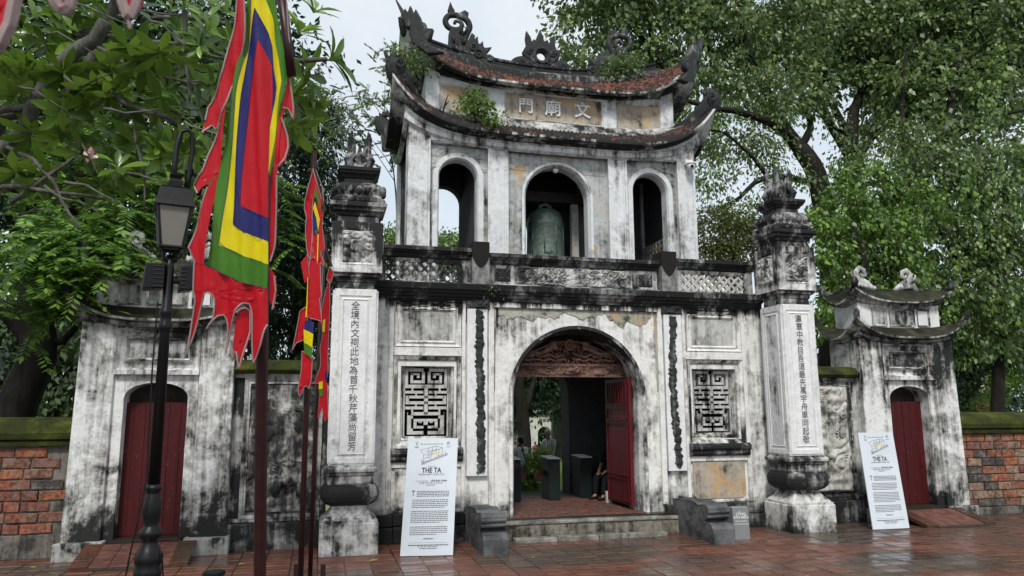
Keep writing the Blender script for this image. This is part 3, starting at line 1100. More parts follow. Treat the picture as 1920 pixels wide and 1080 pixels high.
for s in (-1, 1):
    # posts
    pmesh = MB()
    pmesh.box(-.143, .143, -.07, .28, -.39, .39)
    me = pmesh.mesh('balustrade_post')
    put('balustrade_post', me, GATE, (s * 1.665, 0.0, 4.275), mat=M['post'])
    # lattice bays
    a, b = sorted((s * 1.95, s * 3.18))
    c, d = 3.995, 4.315
    lt = MB()
    pitch = .146
    hw = .019
    def clip(x0, z0, dirn):
        pts = []
        for t in np.linspace(0, 1, 2): pass
    k = a - (d - c)
    while k < b + (d - c):
        for sg in (1, -1):
            # line x = k + sg*(z-c), clipped to the bay
            zs_, xs_ = [], []
            z_lo, z_hi = c, d
            if sg > 0: z_lo, z_hi = max(c, c + (a - k)), min(d, c + (b - k))
            else: z_lo, z_hi = max(c, c + (k - b)), min(d, c + (k - a))
            if z_hi - z_lo > .03:
                x_lo, x_hi = k + sg * (z_lo - c), k + sg * (z_hi - c)
                q = hw * 1.414
                lt.prism([(x_lo - q, z_lo), (x_lo + q, z_lo), (x_hi + q, z_hi), (x_hi - q, z_hi)], .085 if sg > 0 else .092, .15 if sg > 0 else .143)
        k += pitch
    lt.build('lattice', M['mould_mid'] if s < 0 else M['carved_pale'], GATE)
    f = MB()
    f.frame(a - .06, b + .06, c - .05, d + .05, .06, .05, .075)
    f.box(a - .13, a - .055, .06, .2, 3.987, 4.38)
    f.box(b + .055, b + .17, .06, .2, 3.987, 4.38)
    f.build('lattice_frame', M['mould_mid'], GATE)
    # small square panels beside the centre relief
    f = MB()
    x0, x1 = sorted((s * 1.09, s * 1.45))
    f.frame(x0, x1, 3.99, 4.31, .05, .045, .06)
    f.build('panel_frame', M['mould_mid'], GATE)
    f = MB()
    relief(f, x0 + .05, x1 - .05, 4.04, 4.26, .066, .035, lambda u, v, s=s: .5 + .5 * math.sin(14 * math.atan2(v - .3, u - .5)) * (1 if math.hypot(u - .5, v - .3) > .12 else 0), 30, 22)
    f.build('flower_relief', M['stone_dark'], GATE, smooth=True)
f = MB()
f.frame(-1.04, 1.04, 3.99, 4.31, .03, .055, .06)
f.build('panel_frame', M['mould_mid'], GATE)
f = MB()
relief(f, -1.02, 1.02, 4.0, 4.30, .055, .065, scroll_fn(6.8, 21, 2.2, 2.6), 170, 34, .03)
f.build('dragon_relief', M['carved'], GATE, smooth=True)

# --- bell tower
t_ = MB()
for y0, y1 in ((1.0, 1.24), (2.70, 2.94)):
    t_ = MB()
    if y0 < 2: arch_wall(t_, -1.0, 1.0, 3.86, 6.76, 0, .68, 5.81, y0, y1, 24)
    else: arch_wall(t_, -1.0, 1.0, 3.86, 6.76, -.48, .42, 5.62, y0, y1, 24)
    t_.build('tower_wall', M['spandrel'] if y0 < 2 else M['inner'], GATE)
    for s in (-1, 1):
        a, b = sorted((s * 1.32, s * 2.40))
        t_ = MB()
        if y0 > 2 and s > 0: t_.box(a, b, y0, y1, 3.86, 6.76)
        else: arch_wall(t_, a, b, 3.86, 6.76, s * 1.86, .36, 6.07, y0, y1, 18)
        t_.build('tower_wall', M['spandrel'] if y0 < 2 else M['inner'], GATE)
def one(name, mat, bev, *b):
    q = MB()
    q.box(*b)
    return q.build(name, M[mat], GATE, bevel=bev)
for s in (-1, 1):
    for y0, y1 in ((.90, 1.3), (2.64, 3.04)):
        one('pilaster', 'tower', .01, s * .985, s * 1.32, y0, y1, 3.861, 6.76)
        one('pilaster', 'tower', .01, s * 2.40, s * 2.77, y0, y1, 3.861, 7.04)
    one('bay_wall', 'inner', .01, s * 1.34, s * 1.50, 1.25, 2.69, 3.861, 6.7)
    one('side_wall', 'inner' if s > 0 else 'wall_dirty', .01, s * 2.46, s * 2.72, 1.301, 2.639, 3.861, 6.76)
for s in (-1, 1):
    for x in (1.02, 1.28, 2.44, 2.72):
        one('pilaster_fillet', 'tower', 0, s * x - .016, s * x + .016, .885, .899, 3.9, 6.70)
    for x in (2.40, 1.32, .985):
        one('pilaster_fillet', 'tower', 0, s * x - .02, s * x + .02, .87, .899, 3.9, 6.72)
t_ = MB()
for x0, x1 in ((-2.36, -1.36), (-.95, .95), (1.36, 2.36)):
    one('lintel', 'tower', .01, x0, x1, .895, 1.001, 6.66, 6.82)
    one('lintel_moulding', 'tower', .01, x0 - .035, x1 + .035, .875, .894, 6.685, 6.79)
t_ = MB()
arch_ring(t_, 0, 5.81, 3.87, .685, .98, .64, .975)
arch_ring(t_, 0, 5.81, 3.87, .685, 1.0, .685, .98)
arch_ring(t_, 0, 5.81, 3.87, .64, .975, .60, 1.05)
arch_ring(t_, 0, 5.81, 3.87, .60, 1.05, .60, 1.25)
for s in (-1, 1):
    arch_ring(t_, s * 1.86, 6.07, 3.87, .46, .985, .37, .98)
    arch_ring(t_, s * 1.86, 6.07, 3.87, .46, 1.0, .46, .985)
    arch_ring(t_, s * 1.86, 6.07, 3.87, .37, .98, .345, 1.03)
    arch_ring(t_, s * 1.86, 6.07, 3.87, .345, 1.03, .345, 1.24)
t_.build('arch_moulding', M['tower'], GATE)
t_ = MB()       # stucco scrolls over the arches
for cx, hw_, z0, z1, sd in ((-1.86, .5, 6.44, 6.65, 41), (1.86, .5, 6.44, 6.65, 42), (-.72, .22, 6.30, 6.65, 43), (.72, .22, 6.30, 6.65, 44), (0, .42, 6.52, 6.65, 45), (-2.28, .1, 6.2, 6.5, 46), (-1.42, .08, 6.2, 6.5, 47), (2.3, .08, 6.3, 6.55, 48)):
    fn = scroll_fn(2 * hw_ / (z1 - z0), sd, 1.5, 2.2)
    relief(t_, cx - hw_, cx + hw_, z0, z1, .992, .05, lambda u, v, fn=fn: fn(u, v) - .25, int(hw_ * 90), int((z1 - z0) * 80), .15)
t_.build('stucco_scroll', M['spandrel'], GATE, smooth=True)
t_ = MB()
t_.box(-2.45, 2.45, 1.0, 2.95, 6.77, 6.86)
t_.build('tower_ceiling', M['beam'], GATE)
t_ = MB()       # pierced block screen seen through the right arch
for i in range(9):
    t_.box(2.38, 2.45, 1.32 + i * .15, 1.36 + i * .15, 3.9, 5.3)
for i in range(12):
    t_.box(2.385, 2.445, 1.32, 2.6, 3.9 + i * .125, 3.94 + i * .125)
t_.build('block_screen', M['spandrel'], GATE)

# --- attic with the name panel
t_ = MB()
t_.box(-2.45, 2.45, 1.14, 2.80, 7.0, 7.99)
for s in (-1, 1):
    t_.box(s * 1.9, s * 2.449, 1.141, 2.799, 7.9, 8.06)
    t_.box(s * 2.2, s * 2.448, 1.142, 2.798, 7.9, 8.16)
t_.build('attic_wall', M['tower'], GATE)
t_ = MB()
t_.box(-2.46, -2.20, 1.085, 1.139, 7.2, 8.2); t_.box(2.20, 2.46, 1.085, 1.139, 7.2, 8.2)
t_.box(-1.27, -.98, 1.085, 1.139, 7.2, 7.99); t_.box(.98, 1.27, 1.085, 1.139, 7.2, 7.99)
for x0, x1 in ((-2.199, -1.271), (-.979, .979), (1.271, 2.199)):
    t_.box(x0, x1, 1.085, 1.139, 7.865, 8.0)
    t_.box(x0, x1, 1.085, 1.139, 7.2, 7.325)
t_.build('attic_frame', M['tower'], GATE, bevel=.008)
t_ = MB()
for x0, x1 in ((-2.205, -1.265), (-.985, .985), (1.265, 2.205)):
    t_.frame(x0, x1, 7.32, 7.87, .03, 1.075, 1.12)
t_.build('panel_frame', M['tower'], GATE)
for x0, x1, m in ((-2.19, -1.28, 'ochre'), (-.97, .97, 'ochre'), (1.28, 2.19, 'ochre')):
    t_ = MB()
    t_.quad((x0, 1.125, 7.33), (x1, 1.125, 7.33), (x1, 1.125, 7.86), (x0, 1.125, 7.86))
    t_.build('name_panel', M[m], GATE)
for ch, x, z, sz in (('門', -.565, 7.585, .31), ('廟', -.03, 7.585, .33), ('文', .56, 7.60, .33)):
    put('name_character', text_mesh(ch, sz, .022, bold=.004), GATE, (x, 1.112, z), mat=M['char_white'])

# --- lower (skirt) roof
CY = 1.97
def rr(hx, yf, z, lift, p=5.0, lref=3.0):
    return ring_pts(0, hx, yf, 2 * CY - yf, z, lift, p, lref)
f = MB()
ring_loft(f, [rr(2.79, .885, 6.60, .36), rr(2.86, .82, 6.64, .40), rr(2.86, .82, 6.72, .42), rr(2.83, .85, 6.735, .44), rr(2.84, .84, 6.77, .5)])
f.build('eave_moulding', M['tower'], GATE)
f = MB()
ring_loft(f, [rr(2.84, .84, 6.77, .5), rr(2.94, .74, 6.78, .62), rr(2.97, .71, 6.80, .72), rr(3.06, .62, 6.80, .84), rr(3.10, .58, 6.81, .88), rr(3.10, .58, 6.855, .90), rr(3.05, .63, 6.86, .88)])
f.build('eave_cornice', plaster('eave_stain', .62, [(6.0, .0), (6.78, .04), (6.9, .10), (7.05, .06), (7.3, -.06), (7.6, -.07), (8.2, -.05)], seed=31, white=(.7, .7, .68)), GATE)
skirt = [rr(3.095, .585, 6.862, .895), rr(2.88, .78, 6.97, .62), rr(2.68, .95, 7.10, .36), rr(2.44, 1.12, 7.28, .14)]
f = MB()
ring_loft(f, skirt)
f.build('roof_slope', M['mould'], GATE)
f = MB()
tile_course(f, skirt, .088, 6, random.Random(3), .03)
tag(f.build('roof_tile', M['tile_dark'], GATE), kind='stuff')
f = MB()
ring_loft(f, [rr(2.735, .90, 7.05, .44), rr(2.735, .90, 7.105, .44), rr(2.60, 1.0, 7.20, .28), rr(2.50, 1.07, 7.30, .16), rr(2.44, 1.12, 7.325, .15)])
f.build('roof_fillet', M['mould_mid'], GATE)

# --- upper roof
f = MB()
ring_loft(f, [rr(2.47, 1.08, 7.86, .32), rr(2.54, 1.02, 7.88, .36), rr(2.54, 1.02, 7.93, .38), rr(2.60, .98, 7.90, .5), rr(2.78, .88, 7.86, .75), rr(2.90, .82, 7.87, .98), rr(2.96, .78, 7.88, 1.08), rr(2.96, .78, 7.92, 1.10), rr(2.9, .84, 7.93, 1.08)])
f.build('eave_cornice', plaster('eave_stain_upper', .62, [(7.0, 0), (7.90, .02), (7.96, .08), (8.3, -.04), (9.0, .0)], seed=33, white=(.66, .66, .64)), GATE)
top = [rr(2.955, .785, 7.928, 1.095, 5.5), rr(2.80, 1.05, 8.06, .85, 4.5), rr(2.64, 1.45, 8.30, .55, 3.2), rr(2.45, 1.90, 8.66, .32, 2, 2.45)]
f = MB()
ring_loft(f, top)
f.build('roof_slope', M['mould'], GATE)
f = MB()
tile_course(f, top, .088, 10, random.Random(4), .03)
tag(f.build('roof_tile', M['tile_red'], GATE), kind='stuff')
f = MB()
n = 30
def ridge_z(x): return 8.64 + .34 * (abs(x) / 2.45) ** 2.2
sec = [(-.44, -.25), (-.42, -.13), (-.14, .05), (-.075, .07), (-.075, .15), (-.10, .165), (-.10, .21), (.10, .21), (.10, .165), (.075, .15), (.075, .07), (.14, .05), (.42, -.13), (.44, -.25)]
for i in range(n + 1):
    x = -2.5 + 5.0 * i / n
    f.v += [(x, CY + a, ridge_z(x) + b) for a, b in sec]
k = len(sec)
for i in range(n):
    for j in range(k):
        f.f.append((i * k + j, i * k + (j + 1) % k, (i + 1) * k + (j + 1) % k, (i + 1) * k + j))
f.f.append(tuple(range(k)))
f.f.append(tuple(n * k + j for j in reversed(range(k))))
f.build('ridge', M['mould'], GATE)

# --- hips and their curled ends
def hip(pts, rad, name='hip_ridge', mat='stone_dark', n=9, sy=.6):
    f = MB()
    P = [Vector(p) for p in pts]
    Q, rr_ = [], []
    for i in range(len(P) - 1):
        for t in (0, .33, .66):
            a, b = P[max(i - 1, 0)], P[min(i + 2, len(P) - 1)]
            Q.append(0.5 * ((2 * P[i]) + (P[i + 1] - a) * t + (2 * a - 5 * P[i] + 4 * P[i + 1] - b) * t * t + (3 * P[i] - a - 3 * P[i + 1] + b) * t ** 3))
            rr_.append(rad[i] + (rad[i + 1] - rad[i]) * t)
    Q.append(P[-1]); rr_.append(rad[-1])
    f.tube(Q, rr_, n, sy=sy)
    return f
for sx in (-1, 1):
    for sy_ in (-1, 1):
        def C(x, yo, z): return (sx * x, CY + sy_ * (CY - yo), z)
        f = hip([C(2.46, 1.10, 7.36), C(2.70, .92, 7.47), C(2.90, .76, 7.62), C(3.02, .66, 7.78), C(3.07, .62, 7.92), C(3.07, .62, 8.02)],
                [.10, .14, .18, .19, .165, .10])
        for i in range(6):
            a = .1 + i * .42
            b = C(3.02 + .10 * math.cos(a), .66 - .05 * math.cos(a), 7.93 + .10 * math.sin(a))
            e = C(3.02 + .19 * math.cos(a), .66 - .08 * math.cos(a), 7.94 + .20 * math.sin(a))
            f.tube([b, e], [.055, .02], 6)
        f.tube([C(2.98 + .07 * math.cos(t), .50, 7.9 + .07 * math.sin(t)) for t in [k * .6 for k in range(12)]], .02, 5)
        for i in range(6):
            t = i / 5
            f.ball(C(2.52 + .5 * t, 1.06 - .42 * t, 7.46 + .40 * t * t + .1 * t), .07, 7, 5)
        f.build('hip_ridge', M['stone_dark'], GATE)
        # flame fin on the upper roof corner
        z_ = [(70, 75), (98, 120), (112, 150), (122, 122), (150, 160), (166, 112), (195, 185), (216, 145), (246, 205), (250, 240), (290, 262), (302, 312), (352, 322), (332, 400), (292, 384), (350, 475), (420, 520), (330, 520), (200, 410), (174, 330), (182, 262), (140, 262), (122, 205)]
        pts = [((x - 70) / 463, (75 - z) / 463) for x, z in z_]
        if sx > 0: pts = [(-x, z) for x, z in pts][::-1]
        me = curve_prism([pts], .13, .025)
        put('roof_flame', me, GATE, (sx * 2.97, CY + sy_ * (CY - .84), 9.12), (0, 0, sx * sy_ * -.5), M['stone_dark'])
        f = hip([C(2.46, 1.90, 8.92), C(2.58, 1.55, 8.66), C(2.72, 1.2, 8.56), C(2.86, .93, 8.72), C(2.93, .84, 8.95)], [.07, .10, .10, .10, .08])
        f.build('hip_ridge', M['stone_dark'], GATE)

# --- ridge dragons and the flaming sun
for s in (-1, 1):
    def Z(x, z): return (s * -1 * (-1.72 + (x - 470) / 432), 8.93 + (480 - z) / 432) if s > 0 else (-1.72 + (x - 470) / 432, 8.93 + (480 - z) / 432)
    def poly(pts):
        q = [Z(*p) for p in pts]
        return q[::-1] if s > 0 else q
    sp = [(505, 470), (520, 380), (545, 290), (572, 220), (552, 162), (497, 130), (432, 124), (382, 142), (360, 192), (384, 240), (438, 260), (488, 242), (506, 206), (482, 176), (448, 182), (440, 205)]
    f = hip([(Z(*p)[0], CY, Z(*p)[1]) for p in sp], [.07, .07, .066, .064, .064, .062, .06, .06, .06, .058, .055, .05, .045, .04, .035, .03], n=8, sy=1.3)
    dr = f.build('dragon_coil', M['stone_dark'], GATE, smooth=True)
    for pl, th in (([(400, 520), (400, 400), (404, 300), (420, 258), (480, 258), (520, 300), (548, 360), (552, 520)], .16),
                   ([(395, 118), (392, 85), (404, 42), (412, 62), (428, 85), (420, 118)], .08),
                   ([(500, 130), (502, 98), (528, 82), (550, 95), (546, 125), (520, 142)], .08),
                   ([(548, 545), (556, 375), (572, 360), (584, 318), (592, 302), (603, 310), (596, 345), (612, 352), (630, 334), (634, 378), (660, 392), (676, 374), (682, 408), (700, 420), (735, 412), (712, 446), (700, 486), (742, 474), (772, 488), (786, 520), (780, 545)], .18)):
        put('dragon_body', curve_prism([poly(pl)], th, .03), GATE, (0, CY, 0), mat=M['stone_dark'])
    f = MB()
    for (ex, ez, rr0) in ((645, 472, 34), (745, 505, 22), (600, 420, 26)):
        c = Z(ex, ez)
        f.tube([(c[0] + rr0 / 432 * math.cos(t), CY - .10, c[1] + rr0 / 432 * math.sin(t)) for t in [k * math.pi / 8 for k in range(17)]], .022, 6, cap=False)
        f.ball((c[0], CY - .09, c[1]), .03, 8, 5)
    for i in range(12):
        c = Z(420 + rnd.uniform(0, 110), 300 + rnd.uniform(0, 190))
        f.tube([(c[0], CY - .085, c[1]), (c[0] + rnd.uniform(-.05, .05), CY - .10, c[1] + .09), (c[0] + rnd.uniform(-.06, .06), CY - .085, c[1] + .16)], [.03, .022, .005], 6)
    f.build('dragon_face', M['stone_dark'], GATE, smooth=True)
def S(x, z): return ((x - 1230) / 432, 8.76 + (640 - z) / 432)
outl = [(960, 640), (965, 585), (990, 560), (1020, 545), (1060, 535), (1100, 560), (1130, 580), (1150, 560), (1120, 545), (1085, 520), (1073, 482), (1092, 445), (1110, 425), (1100, 350), (1104, 318), (1122, 345), (1132, 380), (1150, 408), (1165, 370), (1178, 372), (1192, 398), (1205, 330), (1222, 288), (1238, 330), (1250, 392), (1268, 370), (1282, 362), (1298, 400), (1325, 372), (1335, 330), (1345, 318), (1348, 360), (1342, 420), (1370, 440), (1388, 478), (1378, 515), (1340, 545), (1312, 560), (1330, 580), (1362, 560), (1400, 535), (1440, 545), (1470, 560), (1495, 585), (1500, 640)]
outl = [S(*p) for p in outl]
hole = [(S(1230, 505)[0] + .125 * math.cos(-t), S(1230, 505)[1] + .125 * math.sin(-t)) for t in [k * math.pi / 10 for k in range(20)]]
put('flaming_sun', curve_prism([outl, hole], .14, .03), GATE, (0, CY, 0), mat=M['stone_dark'])
f = MB()
c = S(1230, 505)
f.tube([(c[0] + .16 * math.cos(t), CY - .07, c[1] + .16 * math.sin(t)) for t in [k * math.pi / 12 for k in range(25)]], .035, 7, cap=False)
for (ex, ez, r0) in ((1125, 482, .075), (1335, 482, .075), (1165, 560, .06), (1300, 560, .06), (1040, 590, .07), (1420, 590, .07), (1230, 610, .05), (1110, 600, .05), (1350, 600, .05)):
    q = S(ex, ez)
    f.tube([(q[0] + r0 * (1 - t / 14) * math.cos(t), CY - .075, q[1] + r0 * (1 - t / 14) * math.sin(t)) for t in [k * .55 for k in range(20)]], .018, 6)
f.build('sun_swirl', M['stone_dark'], GATE, smooth=True)

# --- steps
steps = [((-1.34, .42, -.34, -.165, -.02, .275)), ((.425, 1.25, -.335, -.165, -.02, .27)), ((1.255, 1.6, -.30, -.165, -.02, .26))]
for a in steps:
    f = MB()
    f.box(a[0], a[1], a[2] + .02, a[3], a[4], a[5] - .055)
    f.build('step_riser', M['riser'], GATE, bevel=.02)
    f = MB()
    f.box(a[0], a[1] - .004, a[2], a[3], a[5] - .054, a[5])
    f.build('step_block', M['step'], GATE, bevel=.018)
xs = [-1.22, -.55, .12, .6, 1.26]
for a, b in zip(xs, xs[1:]):
    f = MB()
    f.box(a, b - .012, -.50 + rnd.uniform(-.012, .012), -.345, -.03, .055 + rnd.uniform(-.005, .005))
    f.build('kerb_stone', M['step'], GATE, bevel=.012)
# carved garland scratched round the spandrel bays of the tower front and a thin lightning wire are left to the render coat

# ================================================================ couplet pillars in front of the gate
def pillar(s, label, couplet):
    cx, cy = s * 3.665, -.445
    root = thing('gate_pillar', label, 'pillar', (cx, cy, 0), 'couplet pillars flanking the gate')
    f = MB()
    f.sqlathe([(.395, -.02, .03), (.40, .02, .03), (.40, .415, .03)], cx, cy)
    f.build('pedestal', M['base_grime'] if s < 0 else M['pillar'], root, bevel=.012)
    f = MB()
    f.sqlathe([(.385, .416, .03), (.385, .45, .03), (.36, .455, .03), (.35, .475, .05), (.29, .53, .06), (.245, .60, .08), (.24, .655, .1)], cx, cy)
    f.build('flared_foot', M['base_grime'], root)
    f = MB()
    f.sqlathe([(.27, .64, .2), (.33, .665, .35), (.385, .71, .45), (.405, .77, .5), (.405, .83, .5), (.385, .885, .45), (.34, .925, .35), (.31, .935, .2)], cx, cy)
    f.build('lotus_base', M['mould'], root, smooth=False)
    f = MB()
    f.sqlathe([(.305, .93, .03), (.315, .955, .03), (.31, 1.04, .03), (.33, 1.06, .03), (.325, 1.09, .03), (.365, 1.105, .03), (.37, 1.14, .03), (.355, 1.165, .04), (.325, 1.18, .03), (.315, 1.195, .03)], cx, cy)
    f.build('base_moulding', M['mould_mid'], root)
    f = MB()
    f.sqlathe([(.312, 1.19, .02), (.302, 3.70, .02)], cx, cy)
    sh = f.build('shaft', M['pillar'], root)
    for ax in range(4):
        c, sn = math.cos(ax * math.pi / 2), math.sin(ax * math.pi / 2)
        rot = Matrix.Translation((cx, cy, 0)) @ Matrix.Rotation(ax * math.pi / 2, 4, 'Z')
        f = MB()
        y = -.325
        # raised borders and a sunk field
        f.box(-.295, -.235, y, -.29, 1.22, 3.68); f.box(.235, .295, y, -.29, 1.22, 3.68)
        f.box(-.234, .234, y, -.29, 3.60, 3.68); f.box(-.234, .234, y, -.29, 1.22, 1.29)
        f.frame(-.238, .238, 1.285, 3.605, .035, y + .004, y + .018)
        f.frame(-.205, .205, 1.318, 3.572, .03, y + .018, y - .002)
        f.frame(-.176, .176, 1.347, 3.543, .012, y - .002, -.309)
        me = f.mesh('panel_frame'); me.transform(rot)
        link('panel_frame', me, root, M['pillar'])
        f = MB()
        f.prism([(-.15, 1.36), (-.13, 1.345), (.13, 1.345), (.15, 1.36), (.165, 1.38), (.165, 3.53), (-.165, 3.53), (-.165, 1.38)], -.3165, -.311)
        me = f.mesh('couplet_board'); me.transform(rot)
        link('couplet_board', me, root, M['board'] if ax == 0 else M['tower'])
    n = len(couplet)
    for i, ch in enumerate(couplet):
        me = text_mesh(ch, .135, .004, squeeze=.95)
        z = 3.445 - i * (3.445 - 1.445) / (n - 1)
        put('couplet_character', me, root, (cx + rnd.uniform(-.006, .006), cy - .3185, z), (0, rnd.uniform(-.04, .04), 0), M['ink'])
    f = MB()
    f.sqlathe([(.30, 3.70, .03), (.27, 3.715, .03), (.265, 3.80, .03), (.28, 3.815, .03), (.285, 3.86, .03), (.33, 3.885, .03), (.335, 3.915, .03), (.355, 3.93, .03)], cx, cy)
    f.build('necking', M['pillar_dark'], root)
    f = MB()
    f.sqlathe([(.345, 3.935, .02), (.345, 4.70, .02)], cx, cy)
    f.build('lantern_box', M['pillar'], root)
    for ax in range(4):
        rot = Matrix.Translation((cx, cy, 0)) @ Matrix.Rotation(ax * math.pi / 2, 4, 'Z')
        f = MB()
        f.box(-.36, -.235, -.365, -.34, 3.94, 4.69); f.box(.235, .36, -.365, -.34, 3.94, 4.69)
        f.box(-.234, .234, -.365, -.34, 4.585, 4.69); f.box(-.234, .234, -.365, -.34, 3.94, 4.06)
        f.frame(-.24, .24, 4.055, 4.59, .03, -.372, -.356)
        me = f.mesh('relief_frame'); me.transform(rot)
        link('relief_frame', me, root, M['pillar'])
        f = MB()
        fn = scroll_fn(.85, 50 + ax + 7 * s, 2.4, 2.2)
        relief(f, -.215, .215, 4.085, 4.565, -.345, .06, fn, 40, 44, .03)
        me = f.mesh('beast_relief', True); me.transform(rot)
        link('beast_relief', me, root, M['carved'])
    f = MB()
    f.sqlathe([(.31, 4.70, .03), (.30, 4.73, .03), (.295, 4.79, .03), (.32, 4.81, .03), (.335, 4.85, .03), (.37, 4.87, .03), (.375, 4.905, .03), (.41, 4.93, .03), (.415, 4.985, .03), (.38, 5.0, .03)], cx, cy)
    f.build('head_cornice', M['pillar_dark'], root)
    f = MB()
    f.sqlathe([(.36, 4.98, .2), (.39, 5.02, .35), (.40, 5.06, .4), (.36, 5.09, .4), (.345, 5.12, .45), (.365, 5.17, .5), (.37, 5.23, .5), (.345, 5.285, .45), (.28, 5.32, .3), (.24, 5.325, .2)], cx, cy)
    rg = random.Random(60 + s)
    for k in range(44):      # petals and beads carved round the lotus head
        a = k / 44 * 2 * math.pi
        x, y = math.cos(a), math.sin(a)
        m = .37 / max(abs(x), abs(y)) ** .8
        f.ball((cx + x * m, cy + y * m, 5.04 + .16 * (k % 2) + rg.uniform(-.02, .02)), rg.uniform(.03, .055), 7, 5, (1, 1, 1.2))
    f.build('lotus_head', M['pillar_dark'], root)
    f = MB()
    f.sqlathe([(.22, 5.32, .05), (.215, 5.40, .05), (.235, 5.41, .03), (.25, 5.44, .03), (.285, 5.47, .03), (.295, 5.50, .03), (.31, 5.51, .03), (.31, 5.56, .03), (.25, 5.57, .03)], cx, cy)
    f.build('abacus', M['mould'], root)
    f = MB()
    f.ball((cx, cy, 5.62), .16, 10, 6, (1.1, 1.1, .6))
    for k in range(4):       # four phoenixes back to back, tails up
        a = k * math.pi / 2 + math.pi / 4
        dx, dy = math.cos(a), math.sin(a)
        f.tube([(cx + dx * .20, cy + dy * .20, 5.60), (cx + dx * .24, cy + dy * .24, 5.70), (cx + dx * .16, cy + dy * .16, 5.80), (cx + dx * .16, cy + dy * .16, 5.93), (cx + dx * .20, cy + dy * .20, 6.06), (cx + dx * .17, cy + dy * .17, 6.20)],
               [.05, .07, .075, .06, .045, .008], 7)
        for j in range(6):
            z = 5.66 + j * .075
            f.tube([(cx + dx * .15, cy + dy * .15, z), (cx + dx * .24 + rg.uniform(-.03, .03), cy + dy * .24 + rg.uniform(-.03, .03), z + .09)], [.045, .008], 5)
        a2 = k * math.pi / 2
        f.tube([(cx + math.cos(a2) * .13, cy + math.sin(a2) * .13, 5.58), (cx + math.cos(a2) * .15, cy + math.sin(a2) * .15, 5.78), (cx + math.cos(a2) * .1, cy + math.sin(a2) * .1, 5.95)], [.06, .05, .015], 6)
    f.build('phoenix_finial', M['pillar_dark'], root)
    return root
pillar(-1, 'square lime-washed pillar with Chinese couplet beside the left white poster and the flags', '全境內文祠此地為首千秋芹藻尚留芳')
pillar(1, 'square lime-washed pillar with Chinese couplet beside the small grey stone marker', '瀛寰中教目吾道最先萬宇舟車同起敬')

